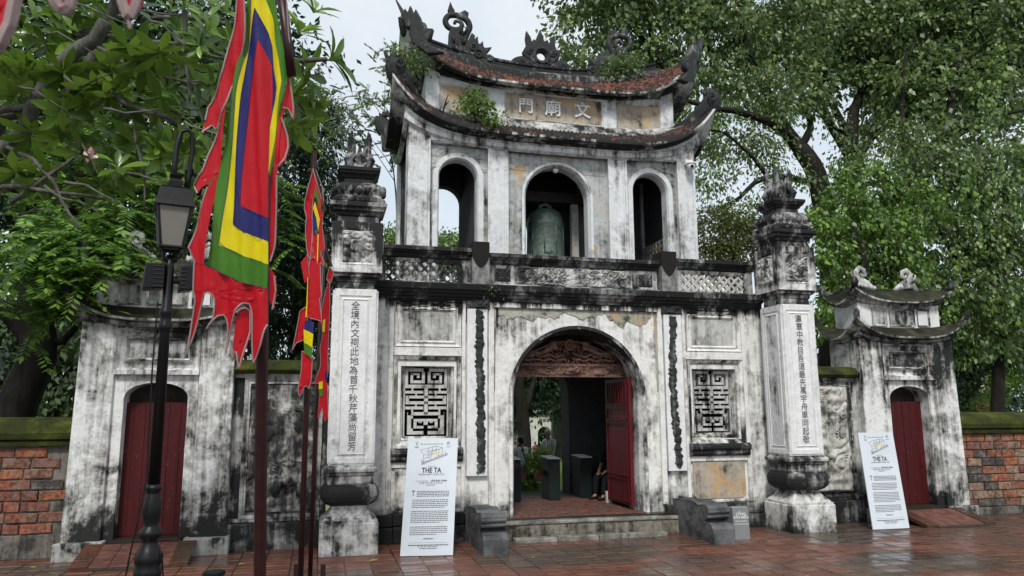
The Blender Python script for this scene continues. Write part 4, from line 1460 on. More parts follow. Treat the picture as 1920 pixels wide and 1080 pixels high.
# ================================================================ side gates
M['side_plinth'] = plaster('plinth_render', .62, seed=44, white=(.42, .42, .40))
rampm = paver(.34, .168, .03, .002).mesh('paver'); rampm.materials.append(M['floor_tile'])
def side_gate(s, label):
    cx = s * 6.38
    root = thing('side_gate', label, 'gate', (cx, .5, 0), 'small side gates of the temple wall')
    seedm = plaster('side_gate_wash', .46 if s < 0 else .41, [(0, .12), (.5, .06), (1.0, .01), (2.2, .0), (2.9, .06), (3.4, .08), (4, .02)], seed=17 + s, white=(.77, .77, .75), big=1.3, streak=.9)
    f = MB()
    arch_wall(f, cx - .55, cx + .55, 0, 2.56, cx, .42, 2.15, -.06, .50, 14, .5)
    for q in (-1, 1):
        f.box(cx + q * .552, cx + q * .98, -.06, 1.3, 0, 3.26)
    f.box(cx - .55, cx + .55, -.06, .50, 2.562, 3.26)
    f.box(cx - .549, cx + .549, .75, 1.28, 2.30, 3.25)
    f.build('gate_wall', seedm, root)
    f = MB()
    for q in (-1, 1):      # pilasters, thicker toward their feet
        x0, x1 = sorted((cx + q * .56, cx + q * 1.02))
        b0, b1 = (x0 - .0, x1 + .03) if q > 0 else (x0 - .03, x1)
        n = len(f.v)
        f.v += [(b0, -.14, .2), (b1, -.14, .2), (b1, 1.32, .2), (b0, 1.32, .2), (x0, -.11, 3.26), (x1, -.11, 3.26), (x1, 1.31, 3.26), (x0, 1.31, 3.26)]
        f.f += [tuple(n + i for i in t) for t in ((0, 1, 5, 4), (1, 2, 6, 5), (2, 3, 7, 6), (3, 0, 4, 7), (4, 5, 6, 7), (3, 2, 1, 0))]
    f.build('pilaster', seedm, root, bevel=.012)
    f = MB()
    f.frame(cx - .56, cx + .56, 2.52, 3.12, .05, -.135, -.062)
    f.frame(cx - .46, cx + .46, 2.64, 3.02, .04, -.062, -.125)
    f.frame(cx - .42, cx + .42, 2.68, 2.98, .03, -.125, -.062)
    f.box(cx - .56, cx + .56, -.145, -.061, 2.47, 2.535)
    f.build('panel_frame', seedm, root)
    f = MB()
    f.quad((cx - .40, -.0635, 2.70), (cx + .40, -.0635, 2.70), (cx + .40, -.0635, 2.96), (cx - .40, -.0635, 2.96))
    f.build('lintel_panel', M['mould_mid'], root)
    f = MB()
    arch_ring(f, cx, 2.15, .2, .47, -.075, .425, -.072)
    for i in range(2): pass
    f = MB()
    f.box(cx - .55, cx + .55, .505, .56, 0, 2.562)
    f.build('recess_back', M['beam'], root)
    # two plank doors under the low arch
    for q in (-1, 1):
        d = MB()
        x0, x1 = sorted((cx + q * .004, cx + q * .47))
        d.box(x0, x1, .28, .33, .22, 2.08)
        leaf = d.build('door_leaf', M['door'], root)
        for i in range(3):
            p_ = MB()
            w_ = (x1 - x0) / 3
            p_.box(x0 + i * w_ + .002, x0 + (i + 1) * w_ - .002, .262 + rnd.uniform(0, .004), .279, .235, 2.075)
            p_.build('plank', M['door'], leaf, bevel=.003)
    f = MB()
    f.box(cx - .46, cx + .46, -.16, .27, -.02, .225)
    f.build('door_sill', M['grout'], root)
    f = MB()
    for q in (-1, 1):
        x0, x1 = sorted((cx + q * .50, cx + q * 1.10))
        f = MB()
        f.box(x0, x1, -.27, 1.36, -.02, .22)
        f.build('plinth', M['side_plinth'], root, bevel=.015)
    # lower roof
    def r2(hx, yf, yb, z, lift, p=3.2, lref=1.15):
        return ring_pts(cx, hx, yf, yb, z, lift, p, lref, 22, 18)
    f = MB()
    ring_loft(f, [r2(1.03, -.14, 1.34, 3.14, .10), r2(1.08, -.19, 1.39, 3.16, .13), r2(1.08, -.19, 1.39, 3.20, .14), r2(1.04, -.15, 1.35, 3.21, .15), r2(1.15, -.26, 1.46, 3.215, .28), r2(1.21, -.33, 1.53, 3.22, .36), r2(1.21, -.33, 1.53, 3.25, .37)])
    f.build('eave_cornice', M['mould_mid'], root)
    f = MB()
    ring_loft(f, [r2(1.212, -.332, 1.532, 3.252, .37), r2(1.17, -.29, 1.49, 3.275, .33), r2(1.05, -.16, 1.36, 3.32, .2), r2(.93, -.03, 1.23, 3.42, .08), r2(.90, .0, 1.2, 3.44, .05)])
    f.build('roof_slope', M['moss_roof'], root)
    # attic
    f = MB()
    f.box(cx - .90, cx + .90, .0, 1.2, 3.30, 3.98)
    f.build('attic_wall', plaster('side_attic', .26, [(3.3, .1), (3.5, 0), (4, .03)], seed=19 + s, white=(.78, .78, .76), big=1.6), root, bevel=.008)
    f = MB()
    for x0, x1 in ((-.62, -.30), (-.24, .32), (.38, .66)):
        f.frame(cx + x0, cx + x1, 3.47, 3.80, .035, -.03, -.004)
    f.box(cx - .66, cx + .70, -.028, -.001, 3.805, 3.86)
    f.build('attic_panel_frame', M['mould_mid'] if s > 0 else seedm, root)
    f = MB()
    for x0, x1 in ((-.59, -.33), (-.21, .29)):
        f.quad((cx + x0, -.006, 3.5), (cx + x1, -.006, 3.5), (cx + x1, -.006, 3.77), (cx + x0, -.006, 3.77))
    f.build('attic_panel', M['panel'], root)
    f = MB()
    f.quad((cx + .41, -.006, 3.5), (cx + .63, -.006, 3.5), (cx + .63, -.006, 3.77), (cx + .41, -.006, 3.77))
    f.build('attic_panel', M['board'], root)
    f = MB()
    ring_loft(f, [r2(.91, -.01, 1.21, 3.84, .06), r2(.95, -.05, 1.25, 3.86, .08), r2(.95, -.05, 1.25, 3.89, .09), r2(1.02, -.13, 1.33, 3.885, .17), r2(1.07, -.18, 1.38, 3.89, .24), r2(1.07, -.18, 1.38, 3.92, .25)])
    f.build('eave_cornice', M['mould_mid'], root)
    f = MB()
    ring_loft(f, [r2(1.072, -.182, 1.382, 3.922, .25), r2(1.0, -.08, 1.28, 3.96, .22), r2(.92, .2, 1.0, 4.07, .12), r2(.84, .50, .70, 4.17, .05, 2, .8), r2(.82, .56, .64, 4.20, .05, 2, .8)])
    f.build('roof_slope', M['moss_roof'], root)
    # ridge, curled dragons and hip ends
    f = MB()
    f.tube([(cx - .85, .6, 4.22), (cx - .4, .6, 4.19), (cx, .6, 4.18), (cx + .4, .6, 4.19), (cx + .85, .6, 4.22)], .06, 8)
    f.build('ridge', M['moss_roof'], root)
    for q in (-1, 1):
        f = MB()
        X = lambda a: cx + q * a
        f.tube([(X(.22), .58, 4.20), (X(.36), .58, 4.27), (X(.48), .58, 4.33), (X(.60), .58, 4.42), (X(.62), .58, 4.54), (X(.54), .58, 4.62), (X(.44), .58, 4.58), (X(.42), .58, 4.49), (X(.49), .58, 4.46), (X(.53), .58, 4.52)],
               [.05, .085, .10, .075, .06, .055, .05, .045, .04, .025], 8)
        for k in range(9):
            f.tube([(X(.30 + .05 * k), .56, 4.24 + .02 * k), (X(.34 + .05 * k + rnd.uniform(-.03, .03)), .53, 4.36 + .022 * k)], [.045, .01], 5)
        for k in range(6):
            f.ball((X(.25 + .07 * k), .52, 4.24 + .012 * k), .045, 7, 5)
        f.tube([(X(.72), .58, 4.2), (X(.67), .58, 4.34), (X(.70), .58, 4.40)], [.08, .05, .02], 6)
        f.build('ridge_dragon', M['carved'], root, smooth=True)
        for w_ in (0, 1):
            yy = (lambda v: v) if w_ == 0 else (lambda v: 1.2 - v)
            f = hip([(X(.84), yy(.45), 4.22), (X(.95), yy(.1), 4.12), (X(1.05), yy(-.14), 4.18), (X(1.09), yy(-.20), 4.26), (X(1.10), yy(-.21), 4.34)], [.04, .055, .065, .075, .04])
            f.build('hip_ridge', M['mould'], root)
            f = hip([(X(.91), yy(-.02), 3.47), (X(1.06), yy(-.17), 3.47), (X(1.17), yy(-.29), 3.58), (X(1.21), yy(-.33), 3.68), (X(1.22), yy(-.34), 3.74)], [.04, .05, .06, .065, .035])
            f.build('hip_ridge', M['mould'], root)
    done = set()
    for ob in root.children_recursive:      # these gates are shallow, front to back
        if ob.data and ob.data.name not in done:
            done.add(ob.data.name)
            for v in ob.data.vertices:
                if v.co.y > 0: v.co.y *= .55
    return root
side_gate(-1, 'small white side gate with closed red doors behind the black street lamp')
side_gate(1, 'small white side gate with closed red doors behind the tilted white poster')

# ================================================================ relief screen walls between pillar and side gate
def screen_wall(s, label, mat, fn, body=None):
    cx = s * 4.72
    root = thing('screen_wall', label, 'wall', (cx, .3, 0), 'relief walls beside the main gate')
    x0, x1 = sorted((s * 3.98, s * 5.34))
    f = MB()
    f.box(x0, x1, .06, .5, 0, 2.50)
    f.build('wall_body', plaster('screen_wall_wash', .68 if s < 0 else .5, [(0, .1), (.4, .05), (2.2, .02), (2.5, .1)], seed=70 + s, white=(.6, .6, .58)), root)
    a, b = sorted((s * 4.13, s * 5.14))
    f = MB()
    f.frame(a - .06, b + .06, .42, 2.44, .05, .02, .055)
    f.frame(a - .005, b + .005, .475, 2.385, .03, .055, .03)
    f.box(x0, x1, .035, .059, 2.44, 2.50)
    f.box(x0, x1, .03, .059, .37, .42)
    f.build('relief_frame', M['mould_mid'] if s < 0 else M['wall_dirty'], root)
    f = MB()
    relief(f, a + .02, b - .02, .50, 2.36, .058, .11, fn, 90, 160, .02)
    if body: body(f)
    f.build('beast_relief', mat, root, smooth=True)
    f = MB()
    f.box(x0, x1, -.05, .059, -.02, .36)
    f.build('plinth', M['mould'], root, bevel=.02)
    f = MB()
    f.extrude_x([(.05, 2.501), (-.06, 2.51), (-.08, 2.545), (-.10, 2.55), (-.10, 2.57), (.02, 2.68), (.22, 2.72), (.42, 2.70), (.62, 2.57), (.62, 2.52), (.5, 2.501)], x0 - .02, x1)
    f.build('coping', M['moss'], root)
    return root
bg1 = scroll_fn(.55, 81, 4.2, 2.0)
def tiger_fn(u, v):
    """a tiger coming down out of pines: coiled dark body right of centre, head below, striped flanks"""
    def g(cx, cy, rx, ry): return math.exp(-(((u - cx) / rx) ** 2 + ((v - cy) / ry) ** 2) ** 1.4)
    body = 1.0 * g(.62, .66, .24, .15) + 1.1 * g(.60, .45, .28, .14) + .9 * g(.62, .30, .22, .10) + .6 * g(.4, .22, .3, .06)
    stripes = .28 * math.sin(26 * (v + .25 * abs(u - .6)) + 3 * u) * min(1, body)
    return .45 * bg1(u, v) * (1 - min(1, body * .8)) + body * 1.1 + stripes
def tiger_body(f):
    X = lambda u: -5.12 + .97 * u
    f.ball((X(.62), -.02, 1.30), .13, 12, 8, (1, .6, .9))
    for q in (-1, 1):
        f.ball((X(.62) + q * .06, -.10, 1.34), .025, 7, 5)
        f.ball((X(.62) + q * .11, -.03, 1.42), .04, 7, 5)
        f.tube([(X(.62) + q * .05, -.09, 1.25), (X(.62) + q * .16, -.08, 1.22), (X(.62) + q * .22, -.03, 1.28)], [.03, .025, .01], 6)
    f.tube([(X(.62) - .1, -.08, 1.2), (X(.62), -.12, 1.17), (X(.62) + .1, -.08, 1.2)], [.02, .03, .02], 6)
    for k in range(6):
        f.tube([(X(.42), -.02, 1.42 - .05 * k), (X(.36), -.05, 1.36 - .05 * k), (X(.45), -.06, 1.28 - .04 * k)], [.02, .024, .012], 6)
    f.tube([(X(.75), .0, 1.75), (X(.82), -.03, 1.9), (X(.75), -.04, 2.02), (X(.66), -.02, 1.97)], [.04, .035, .03, .015], 6)
    for q in (0, 1):
        f.tube([(X(.48 + .3 * q), -.02, 1.0), (X(.45 + .35 * q), -.07, .85), (X(.42 + .36 * q), -.05, .72)], [.08, .07, .05], 8)
screen_wall(-1, 'dark mould-blackened wall with a crouching tiger relief behind the flag poles', M['carved_dark'], tiger_fn, tiger_body)
bg2 = scroll_fn(.55, 95, 3.6, 1.9)
bg3 = scroll_fn(.55, 99, 6.0, 1.5)
def cloud_fn(u, v):
    b = .55 * math.exp(-((u - .45 - .18 * math.sin(v * 9)) / .20) ** 2)
    return .6 * bg2(u, v) + .25 * bg3(u, v) + b * (1 + .35 * math.sin(v * 60))
def cloud_body(f):
    X = lambda u: 4.15 + .97 * u
    f.tube([(X(.25 + .22 * math.sin(i * .62)), .0 - .03 * (i % 2), 2.1 - i * .105) for i in range(14)], [.03, .05, .06, .06, .06, .065, .06, .06, .055, .05, .05, .045, .035, .015], 8)
    for k in range(9):
        a = k / 8 * math.pi * .9 - .3
        f.tube([(X(.30), .02, 2.12), (X(.30) + .16 * math.cos(a) * .7, -.01, 2.12 + .13 * math.sin(a) * .8), (X(.30) + .34 * math.cos(a), .02, 2.12 + .2 * math.sin(a))], [.025, .022, .006], 6)
    for i in range(26):
        u, z = rnd.uniform(.1, .9), rnd.uniform(.6, 1.9)
        r0 = rnd.uniform(.04, .075)
        f.tube([(X(u) + r0 * (1 - t / 12) * math.cos(t), .01, z + r0 * (1 - t / 12) * math.sin(t)) for t in [k * .6 for k in range(16)]], .014, 5)
screen_wall(1, 'pale wall with a dragon among clouds in relief between the right pillar and side gate', M['carved_pale'], cloud_fn, cloud_body)

# ================================================================ brick boundary walls
BM = []
for i in range(12):
    b = MB()
    L, H, D = .30, .131, .05
    j = [random.Random(i * 10 + k).uniform(-.006, .006) for k in range(24)]
    vs = []
    for (x, y, z, q) in ((-L / 2, 0, -H / 2, 0), (L / 2, 0, -H / 2, 1), (L / 2, D, -H / 2, 2), (-L / 2, D, -H / 2, 3), (-L / 2, 0, H / 2, 4), (L / 2, 0, H / 2, 5), (L / 2, D, H / 2, 6), (-L / 2, D, H / 2, 7)):
        vs.append((x + j[q], y + j[q + 8] * .6, z + j[q + 16] * .8))
    e = .01
    fr = [(vs[0][0] + e, -.008, vs[0][2] + e), (vs[1][0] - e, -.008, vs[1][2] + e), (vs[5][0] - e, -.008, vs[5][2] - e), (vs[4][0] + e, -.008, vs[4][2] - e)]
    b.v = vs + fr
    b.f = [(0, 1, 9, 8), (1, 5, 10, 9), (5, 4, 11, 10), (4, 0, 8, 11), (8, 9, 10, 11), (1, 2, 6, 5), (3, 0, 4, 7), (4, 5, 6, 7), (3, 2, 1, 0)]
    me = b.mesh('brick')
    me.materials.append(BRICK[i % 6])
    BM.append(me)
def brick_wall(s, x0, x1, label, base_z, pick):
    root = thing('brick_wall', label, 'wall', ((x0 + x1) / 2, .4, 0), 'brick boundary walls')
    f = MB()
    f.box(x0, x1, .19, .6, -.02, 1.50)
    f.build('mortar_core', M['mortar'], root)
    rows = 9 if s > 0 else 8
    hz = (1.47 - base_z) / rows
    for r_ in range(rows):
        x = x0 + (0 if r_ % 2 else .12) + rnd.uniform(-.02, .02)
        while x + .33 < x1:
            w_ = rnd.choice((1.0, 1.0, 1.12, .55)) * (1 if s > 0 else 1.15)
            k = pick(rnd, r_)
            me = rnd.choice([m for q, m in enumerate(BM) if q % 6 == k])
            o = put('brick', me, root, (x + w_ * .15, .168 + rnd.uniform(-.006, .012), base_z + (r_ + .5) * hz), (rnd.uniform(-.04, .04), rnd.uniform(-.03, .03), 0), scale=(w_, 1, hz / .148))
            x += .30 * w_ + .018
    f = MB()
    f.extrude_x([(.17, 1.48), (.10, 1.485), (.09, 1.54), (.12, 1.56), (.06, 1.58), (.05, 1.66), (.12, 1.78), (.26, 1.86), (.45, 1.88), (.64, 1.82), (.72, 1.68), (.72, 1.58), (.62, 1.5)], x0, x1)
    f.build('coping', M['moss'], root)
    f = MB()
    f.box(x0, x1, .135, .189, -.02, base_z - .004)
    f.build('rendered_foot', M['mortar'], root, bevel=.01)
    return root
brick_wall(-1, -10.6, -7.44, 'old red brick wall with mossy coping left of the street lamp', .30, lambda g_, r_: g_.choice((0, 1, 1, 0, 3, 4, 0, 2 if r_ < 8 else 1)))
brick_wall(1, 7.46, 10.9, 'patchy orange and grey brick wall with mossy coping right of the brick ramp', .12, lambda g_, r_: g_.choice((0, 2, 3, 5, 3, 5, 2, 4, 1)))

# brick ramps to the side doors
def ramp(s, label, n):
    cx = s * 6.38
    root = thing('brick_ramp', label, 'ramp', (cx, -.6, 0), 'brick ramps to the side doors')
    f = MB()
    f.prism([(-.28, -.02), (-1.02, -.02), (-1.02, .005), (-.28, .185)], cx - .48, cx + .48)
    f.v = [(y, x, z) for x, y, z in f.v]
    f.build('ramp_bed', M['soil'], root)
    for j in range(5):
        for i in range(4):
            me = rampm
            y = -.34 - j * .14
            put('paver', me, root, (cx - .36 + i * .24, y, .015 + (y + 1.02) / .74 * .18), (R(13.6), 0, rnd.uniform(-.02, .02)), scale=(.70, .8, 1))
    bm = MB()
    bm.box(-.11, .11, -.022, .022, -.04, .022)
    me = bm.mesh('edge_brick'); me.materials.append(M['pave_red'])
    for q in (-1, 1):
        for i in range(12):
            y = -.30 - i * .06
            put('edge_brick', me, root, (cx + q * .58, y, .012 + (y + 1.02) / .74 * .17), (R(13), 0, rnd.uniform(-.05, .05)))
    return root
ramp(-1, 'worn red brick ramp at the closed door behind the street lamp', 0)
ramp(1, 'short brick ramp with toothed brick edges before the right red door', 0)

# ================================================================ stone stair cheeks
def cheek(cx, label, y0, y1):
    root = thing('stair_cheek', label, 'stone block', (cx, (y0 + y1) / 2, 0), 'carved stone blocks beside the steps')
    h = .17
    # side profile in (y, z): tall at the wall, a scroll and a stepped nose toward the plaza
    L = y1 - y0
    P = lambda a, z: (y1 - a * L, z)
    prof = [P(0, -.02), P(1, -.02), P(1.0, .20), P(.965, .265), P(.86, .28), P(.82, .265), P(.80, .30), P(.86, .33), P(.90, .36), P(.89, .40), P(.915, .43), P(.905, .485), P(.84, .53), P(.74, .515), P(.68, .505), P(.62, .53), P(.45, .545), P(.3, .535), P(.12, .52), P(0, .51)]
    f = MB()
    f.prism(prof, cx - h, cx + h)
    f.v = [(y, x, z) for x, y, z in f.v]
    f.build('block', M['stone'], root, bevel=.014)
    for q in (-1, 1):       # carved side faces: cloud scrolls in relief
        f = MB()
        fn = scroll_fn(2, 120 + q, 2.4, 2.4)
        base = len(f.v)
        nx, nz = 34, 16
        for j in range(nz + 1):
            for i in range(nx + 1):
                a, v = .06 + .72 * i / nx, j / nz
                zt = .50
                e = min(1, min(i, nx - i, j, nz - j) / 3)
                f.v.append((cx + q * (h + .001 + .02 * fn(a, v) * e), y1 - a * L, .03 + (zt - .03) * v))
        for j in range(nz):
            for i in range(nx):
                k = base + j * (nx + 1) + i
                f.f.append((k, k + 1, k + nx + 2, k + nx + 1))
        f.build('side_carving', M['stone'], root, smooth=True)
    return root
cheek(-1.72, 'grey carved stone block left of the arch steps beside a white poster', -1.38, -.10)
cheek(1.72, 'grey carved stone block right of the arch steps beside the small marker', -1.40, -.10)

# small stone marker
root = thing('stone_marker', 'small grey stone marker with white lettering between carved block and right pillar', 'marker', (2.18, -1.05, 0))
f = MB()
n = 0
f.v = [(2.045, -1.125, -.01), (2.315, -1.125, -.01), (2.315, -.86, -.01), (2.045, -.86, -.01), (2.045, -1.10, .46), (2.315, -1.10, .46), (2.315, -1.02, .475), (2.045, -1.02, .475)]
f.f = [(0, 1, 5, 4), (1, 2, 6, 5), (2, 3, 7, 6), (3, 0, 4, 7), (4, 5, 6, 7), (3, 2, 1, 0)]
f.build('marker_block', M['plaque'], root, bevel=.006)
for body, z, sz in (('CỔNG', .365, .055), ('VĂN MIẾU', .315, .055), ('Great Portico', .262, .036), ('Le Grand Portique', .218, .034)):
    put('lettering', text_mesh(body, sz, .001, bold=.001 if sz > .05 else 0), root, (2.18, -1.1275 + .053 * z, z), (-.053, 0, 0), M['white_paint'])

# ================================================================ standing posters
def poster(label, bl, br, tl, tr):
    root = thing('poster_stand', label, 'poster', tuple((Vector(bl) + Vector(br)) / 2), 'white exhibition posters leaning at the gate')
    o, U, V = Vector(bl), Vector(br) - Vector(bl), Vector(tl) - Vector(bl)
    W, Hh = U.length, V.length
    N = U.cross(V).normalized()
    Mx = Matrix(((U.x / W, -N.x, V.x / Hh, o.x), (U.y / W, -N.y, V.y / Hh, o.y), (U.z / W, -N.z, V.z / Hh, o.z), (0, 0, 0, 1)))
    def add(name, me, mat, parent=root):
        me.transform(Mx)
        return link(name, me, parent, mat)
    k = MB()
    k.box(0, W, 0, .018, 0, Hh)
    add('sheet', k.mesh('sheet'), M['paper'])
    k = MB()
    k.box(.02, .05, .019, .04, 0, Hh - .02); k.box(W - .05, W - .02, .019, .04, 0, Hh - .02); k.box(.02, W - .02, .019, .038, Hh - .06, Hh - .03)
    add('backing_frame', k.mesh('backing_frame'), M['black_iron'])
    def line(body, v, size, mat='print', u=.5, bold=0, sq=1, al='CENTER'):
        me = text_mesh(body, size * Hh, .0006, squeeze=sq, bold=bold, align=al)
        me.transform(Matrix.Translation((u * W, -.0012, (1 - v) * Hh)))
        add('lettering', me, M[mat])
    line('THE TA', .287, .062, bold=.0028, sq=.82)
    line('TRƯNG BÀY', .252, .014, 'print_grey')
    line('NGÀN NĂM CANH CỬI', .322, .022, sq=.95)
    line('LÊ ĐĂNG TOÀN', .378, .020, u=.66, bold=.0012, sq=.95)
    line('CỦA NGHỆ NHÂN', .379, .013, 'print_grey', u=.33)
    line('NGƯỜI TIẾP NỐI VÀ GIỮ LỬA', .397, .0165, sq=.95)
    line('NGHỀ DỆT', .415, .0165, sq=.95)
    line('T', .487, .070, u=.17, bold=.001, sq=.7)
    k = MB()
    rg = random.Random(11)
    def words(v, u0, u1, h=.0075):
        u = u0
        while u < u1 - .01:
            w_ = min(rg.uniform(.02, .06), u1 - u)
            k.box(u * W, (u + w_) * W, -.0013, -.0003, (1 - v) * Hh - h * Hh / 2, (1 - v) * Hh + h * Hh / 2)
            u += w_ + .011
    for i in range(4): words(.468 + i * .0135, .24, .87)
    for i in range(5): words(.541 + i * .0155, .16, .86 if i < 4 else .80)
    for i in range(7): words(.636 + i * .0155, .15, .87 if i < 6 else .72)
    for i in range(5): words(.766 + i * .0155, .15, .87 if i < 4 else .66)
    words(.863, .42, .61, .010)
    words(.052, .25, .72, .006)
    tag(add('body_text', k.mesh('body_text'), M['print_grey']), kind='stuff')
    k = MB()
    k.box(.14 * W, .88 * W, -.0013, -.0003, .104 * Hh, .1055 * Hh)
    def foot(v, u0, u1, h):
        u = u0
        while u < u1 - .01:
            w_ = min(rg.uniform(.02, .06), u1 - u)
            k.box(u * W, (u + w_) * W, -.0013, -.0003, (1 - v) * Hh - h * Hh / 2, (1 - v) * Hh + h * Hh / 2)
            u += w_ + .011
    foot(.915, .14, .90, .008); foot(.928, .32, .70, .005); foot(.942, .36, .68, .006)
    tag(add('footer_text', k.mesh('footer_text'), M['print']), kind='stuff')
    # the exploded line drawing of the loom with its yellow cloth
    k = MB()
    def st(a, b, w_=.0026):
        ax, az = a[0] * W, (1 - a[1]) * Hh
        bx, bz = b[0] * W, (1 - b[1]) * Hh
        d = math.hypot(bx - ax, bz - az) or 1
        nx, nz = -(bz - az) / d * w_, (bx - ax) / d * w_
        k.prism([(ax - nx, az - nz), (bx - nx, bz - nz), (bx + nx, bz + nz), (ax + nx, az + nz)], -.0014, -.0004)
    segs = [((.26, .105), (.58, .07)), ((.26, .105), (.33, .15)), ((.58, .07), (.70, .085)), ((.33, .15), (.70, .085)), ((.33, .15), (.33, .215)), ((.70, .085), (.69, .15)), ((.30, .225), (.80, .14)), ((.30, .235), (.80, .15)), ((.30, .21), (.42, .20)),
            ((.58, .07), (.57, .13)), ((.42, .085), (.44, .20)), ((.50, .08), (.47, .19)), ((.36, .12), (.62, .10)), ((.28, .19), (.36, .235)), ((.74, .12), (.80, .15)), ((.63, .10), (.62, .16)), ((.38, .16), (.55, .13)), ((.33, .18), (.45, .17)), ((.56, .17), (.72, .14)), ((.29, .20), (.30, .24)), ((.80, .13), (.79, .155))]
    for a, b in segs: st(a, b)
    for i in range(12): st((.32 + .04 * i, .228 - .0068 * i), (.325 + .04 * i, .215 - .0068 * i), .004)
    add('loom_drawing', k.mesh('loom_drawing'), M['print_grey'])
    k = MB()
    k.prism([(.42 * W, (1 - .155) * Hh), (.46 * W, (1 - .16) * Hh), (.65 * W, (1 - .128) * Hh), (.66 * W, (1 - .112) * Hh), (.52 * W, (1 - .142) * Hh)][::-1], -.0016, -.0005)
    add('yellow_cloth_print', k.mesh('yellow_cloth_print'), M['print_yellow'])
    k = MB()      # two logos in the top corners
    for (a, b) in (((.15, .03), (.18, .045)), ((.21, .03), (.18, .045)), ((.18, .045), (.18, .06)), ((.16, .058), (.20, .058)), ((.80, .03), (.80, .062)), ((.80, .047), (.84, .03)), ((.815, .045), (.845, .062)), ((.78, .04), (.80, .05)), ((.14, .077), (.22, .077)), ((.77, .078), (.86, .078)), ((.15, .084), (.21, .084))):
        st(a, b, .003)
    add('logo_print', k.mesh('logo_print'), M['print'])
    return root
poster('tall white text poster leaning below the left latticed window beside a pillar', (-2.99, -1.10, 0), (-2.285, -1.21, 0), (-2.86, -.70, 1.55), (-2.155, -.81, 1.55))
poster('tall white text poster leaning askew before the right side gate', (4.71, -.88, 0), (5.40, -.90, 0), (4.91, -.45, 1.54), (5.60, -.47, 1.54))

# ================================================================ the bell and what hangs it
root = thing('bronze_bell', 'large green bronze bell hanging in the middle arch of the tower', 'bell', (.06, 2.0, 4.6))
f = MB()
f.lathe([(.31, 4.58), (.40, 4.60), (.405, 4.66), (.385, 4.70), (.38, 4.82), (.39, 4.84), (.39, 4.88), (.375, 4.90), (.368, 5.2), (.362, 5.50), (.370, 5.52), (.370, 5.55), (.358, 5.57), (.34, 5.68), (.29, 5.79), (.20, 5.85), (.05, 5.87)], .06, 2.0, 28)
f.build('bell_body', M['bronze'], root, smooth=True)
f = MB()
f.ball((.02, 1.63, 4.93), .065, 10, 6, (1, .5, 1))
for a in (-2.6, -1.9, -1.25, -.6):
    f.tube([(.06 + .37 * math.cos(a), 2.0 + .37 * math.sin(a), 4.9), (.06 + .358 * math.cos(a), 2.0 + .358 * math.sin(a), 5.5)], .014, 5)
f.build('bell_band', M['bronze'], root, smooth=True)
f = MB()
f.tube([(-.05, 2.0, 5.84), (-.04, 2.0, 5.93), (.06, 2.0, 5.98), (.16, 2.0, 5.93), (.17, 2.0, 5.84)], .04, 8)
f.build('bell_crown', M['bronze'], root, smooth=True)
root = thing('bell_frame', 'dark timber frame of posts and a beam that carries the bell', 'frame', (.3, 2.0, 3.86))
f = MB()
f.box(.60, .74, 1.95, 2.1, 3.861, 6.1); f.box(.80, .86, 1.7, 1.75, 3.861, 5.5)
f.build('post', M['carved_pale'], root, bevel=.01)
f = MB()
f.box(-.62, -.50, 2.35, 2.5, 3.861, 6.1)
f.build('post', M['beam'], root)
f = MB()
f.box(-1.3, 1.3, 1.9, 2.1, 6.0, 6.2)
f.build('beam', M['beam'], root)

# ================================================================ security camera, dome lamp
root = thing('security_camera', 'small white dome security camera on the right tower pilaster', 'camera', (2.59, .88, 6.6))
f = MB(); f.box(2.53, 2.68, .80, .878, 6.60, 6.70)
f.box(2.57, 2.64, .76, .80, 6.56, 6.63)
f.build('bracket', M['white_paint'], root, bevel=.008)
f = MB(); f.lathe([(.09, 6.585), (.085, 6.62), (.03, 6.64)], 2.605, .74, 16); f.ball((2.605, .74, 6.55), .08, 14, 8); f.build('housing', M['white_paint'], root, smooth=True)
f = MB(); f.ball((2.595, .675, 6.53), .033, 10, 6); f.build('lens', M['black_iron'], root, smooth=True)
f = MB(); f.tube([(2.66, .86, 6.70), (2.67, .87, 6.78)], .012, 6); f.build('orange_plug', simple('orange_plastic', (.55, .2, .02), .5), root)
root = thing('dome_lamp', 'small white dome lamp under the crown of the bell arch', 'lamp', (.0, 1.1, 6.42))
f = MB(); f.lathe([(.04, 6.41), (.055, 6.395), (.055, 6.37), (.04, 6.34), (.015, 6.325)], 0.0, 1.1, 14); f.build('dome', M['white_paint'], root, smooth=True)
f = MB(); f.lathe([(.062, 6.405), (.062, 6.395)], 0.0, 1.1, 14); f.build('rim', M['plaque'], root)

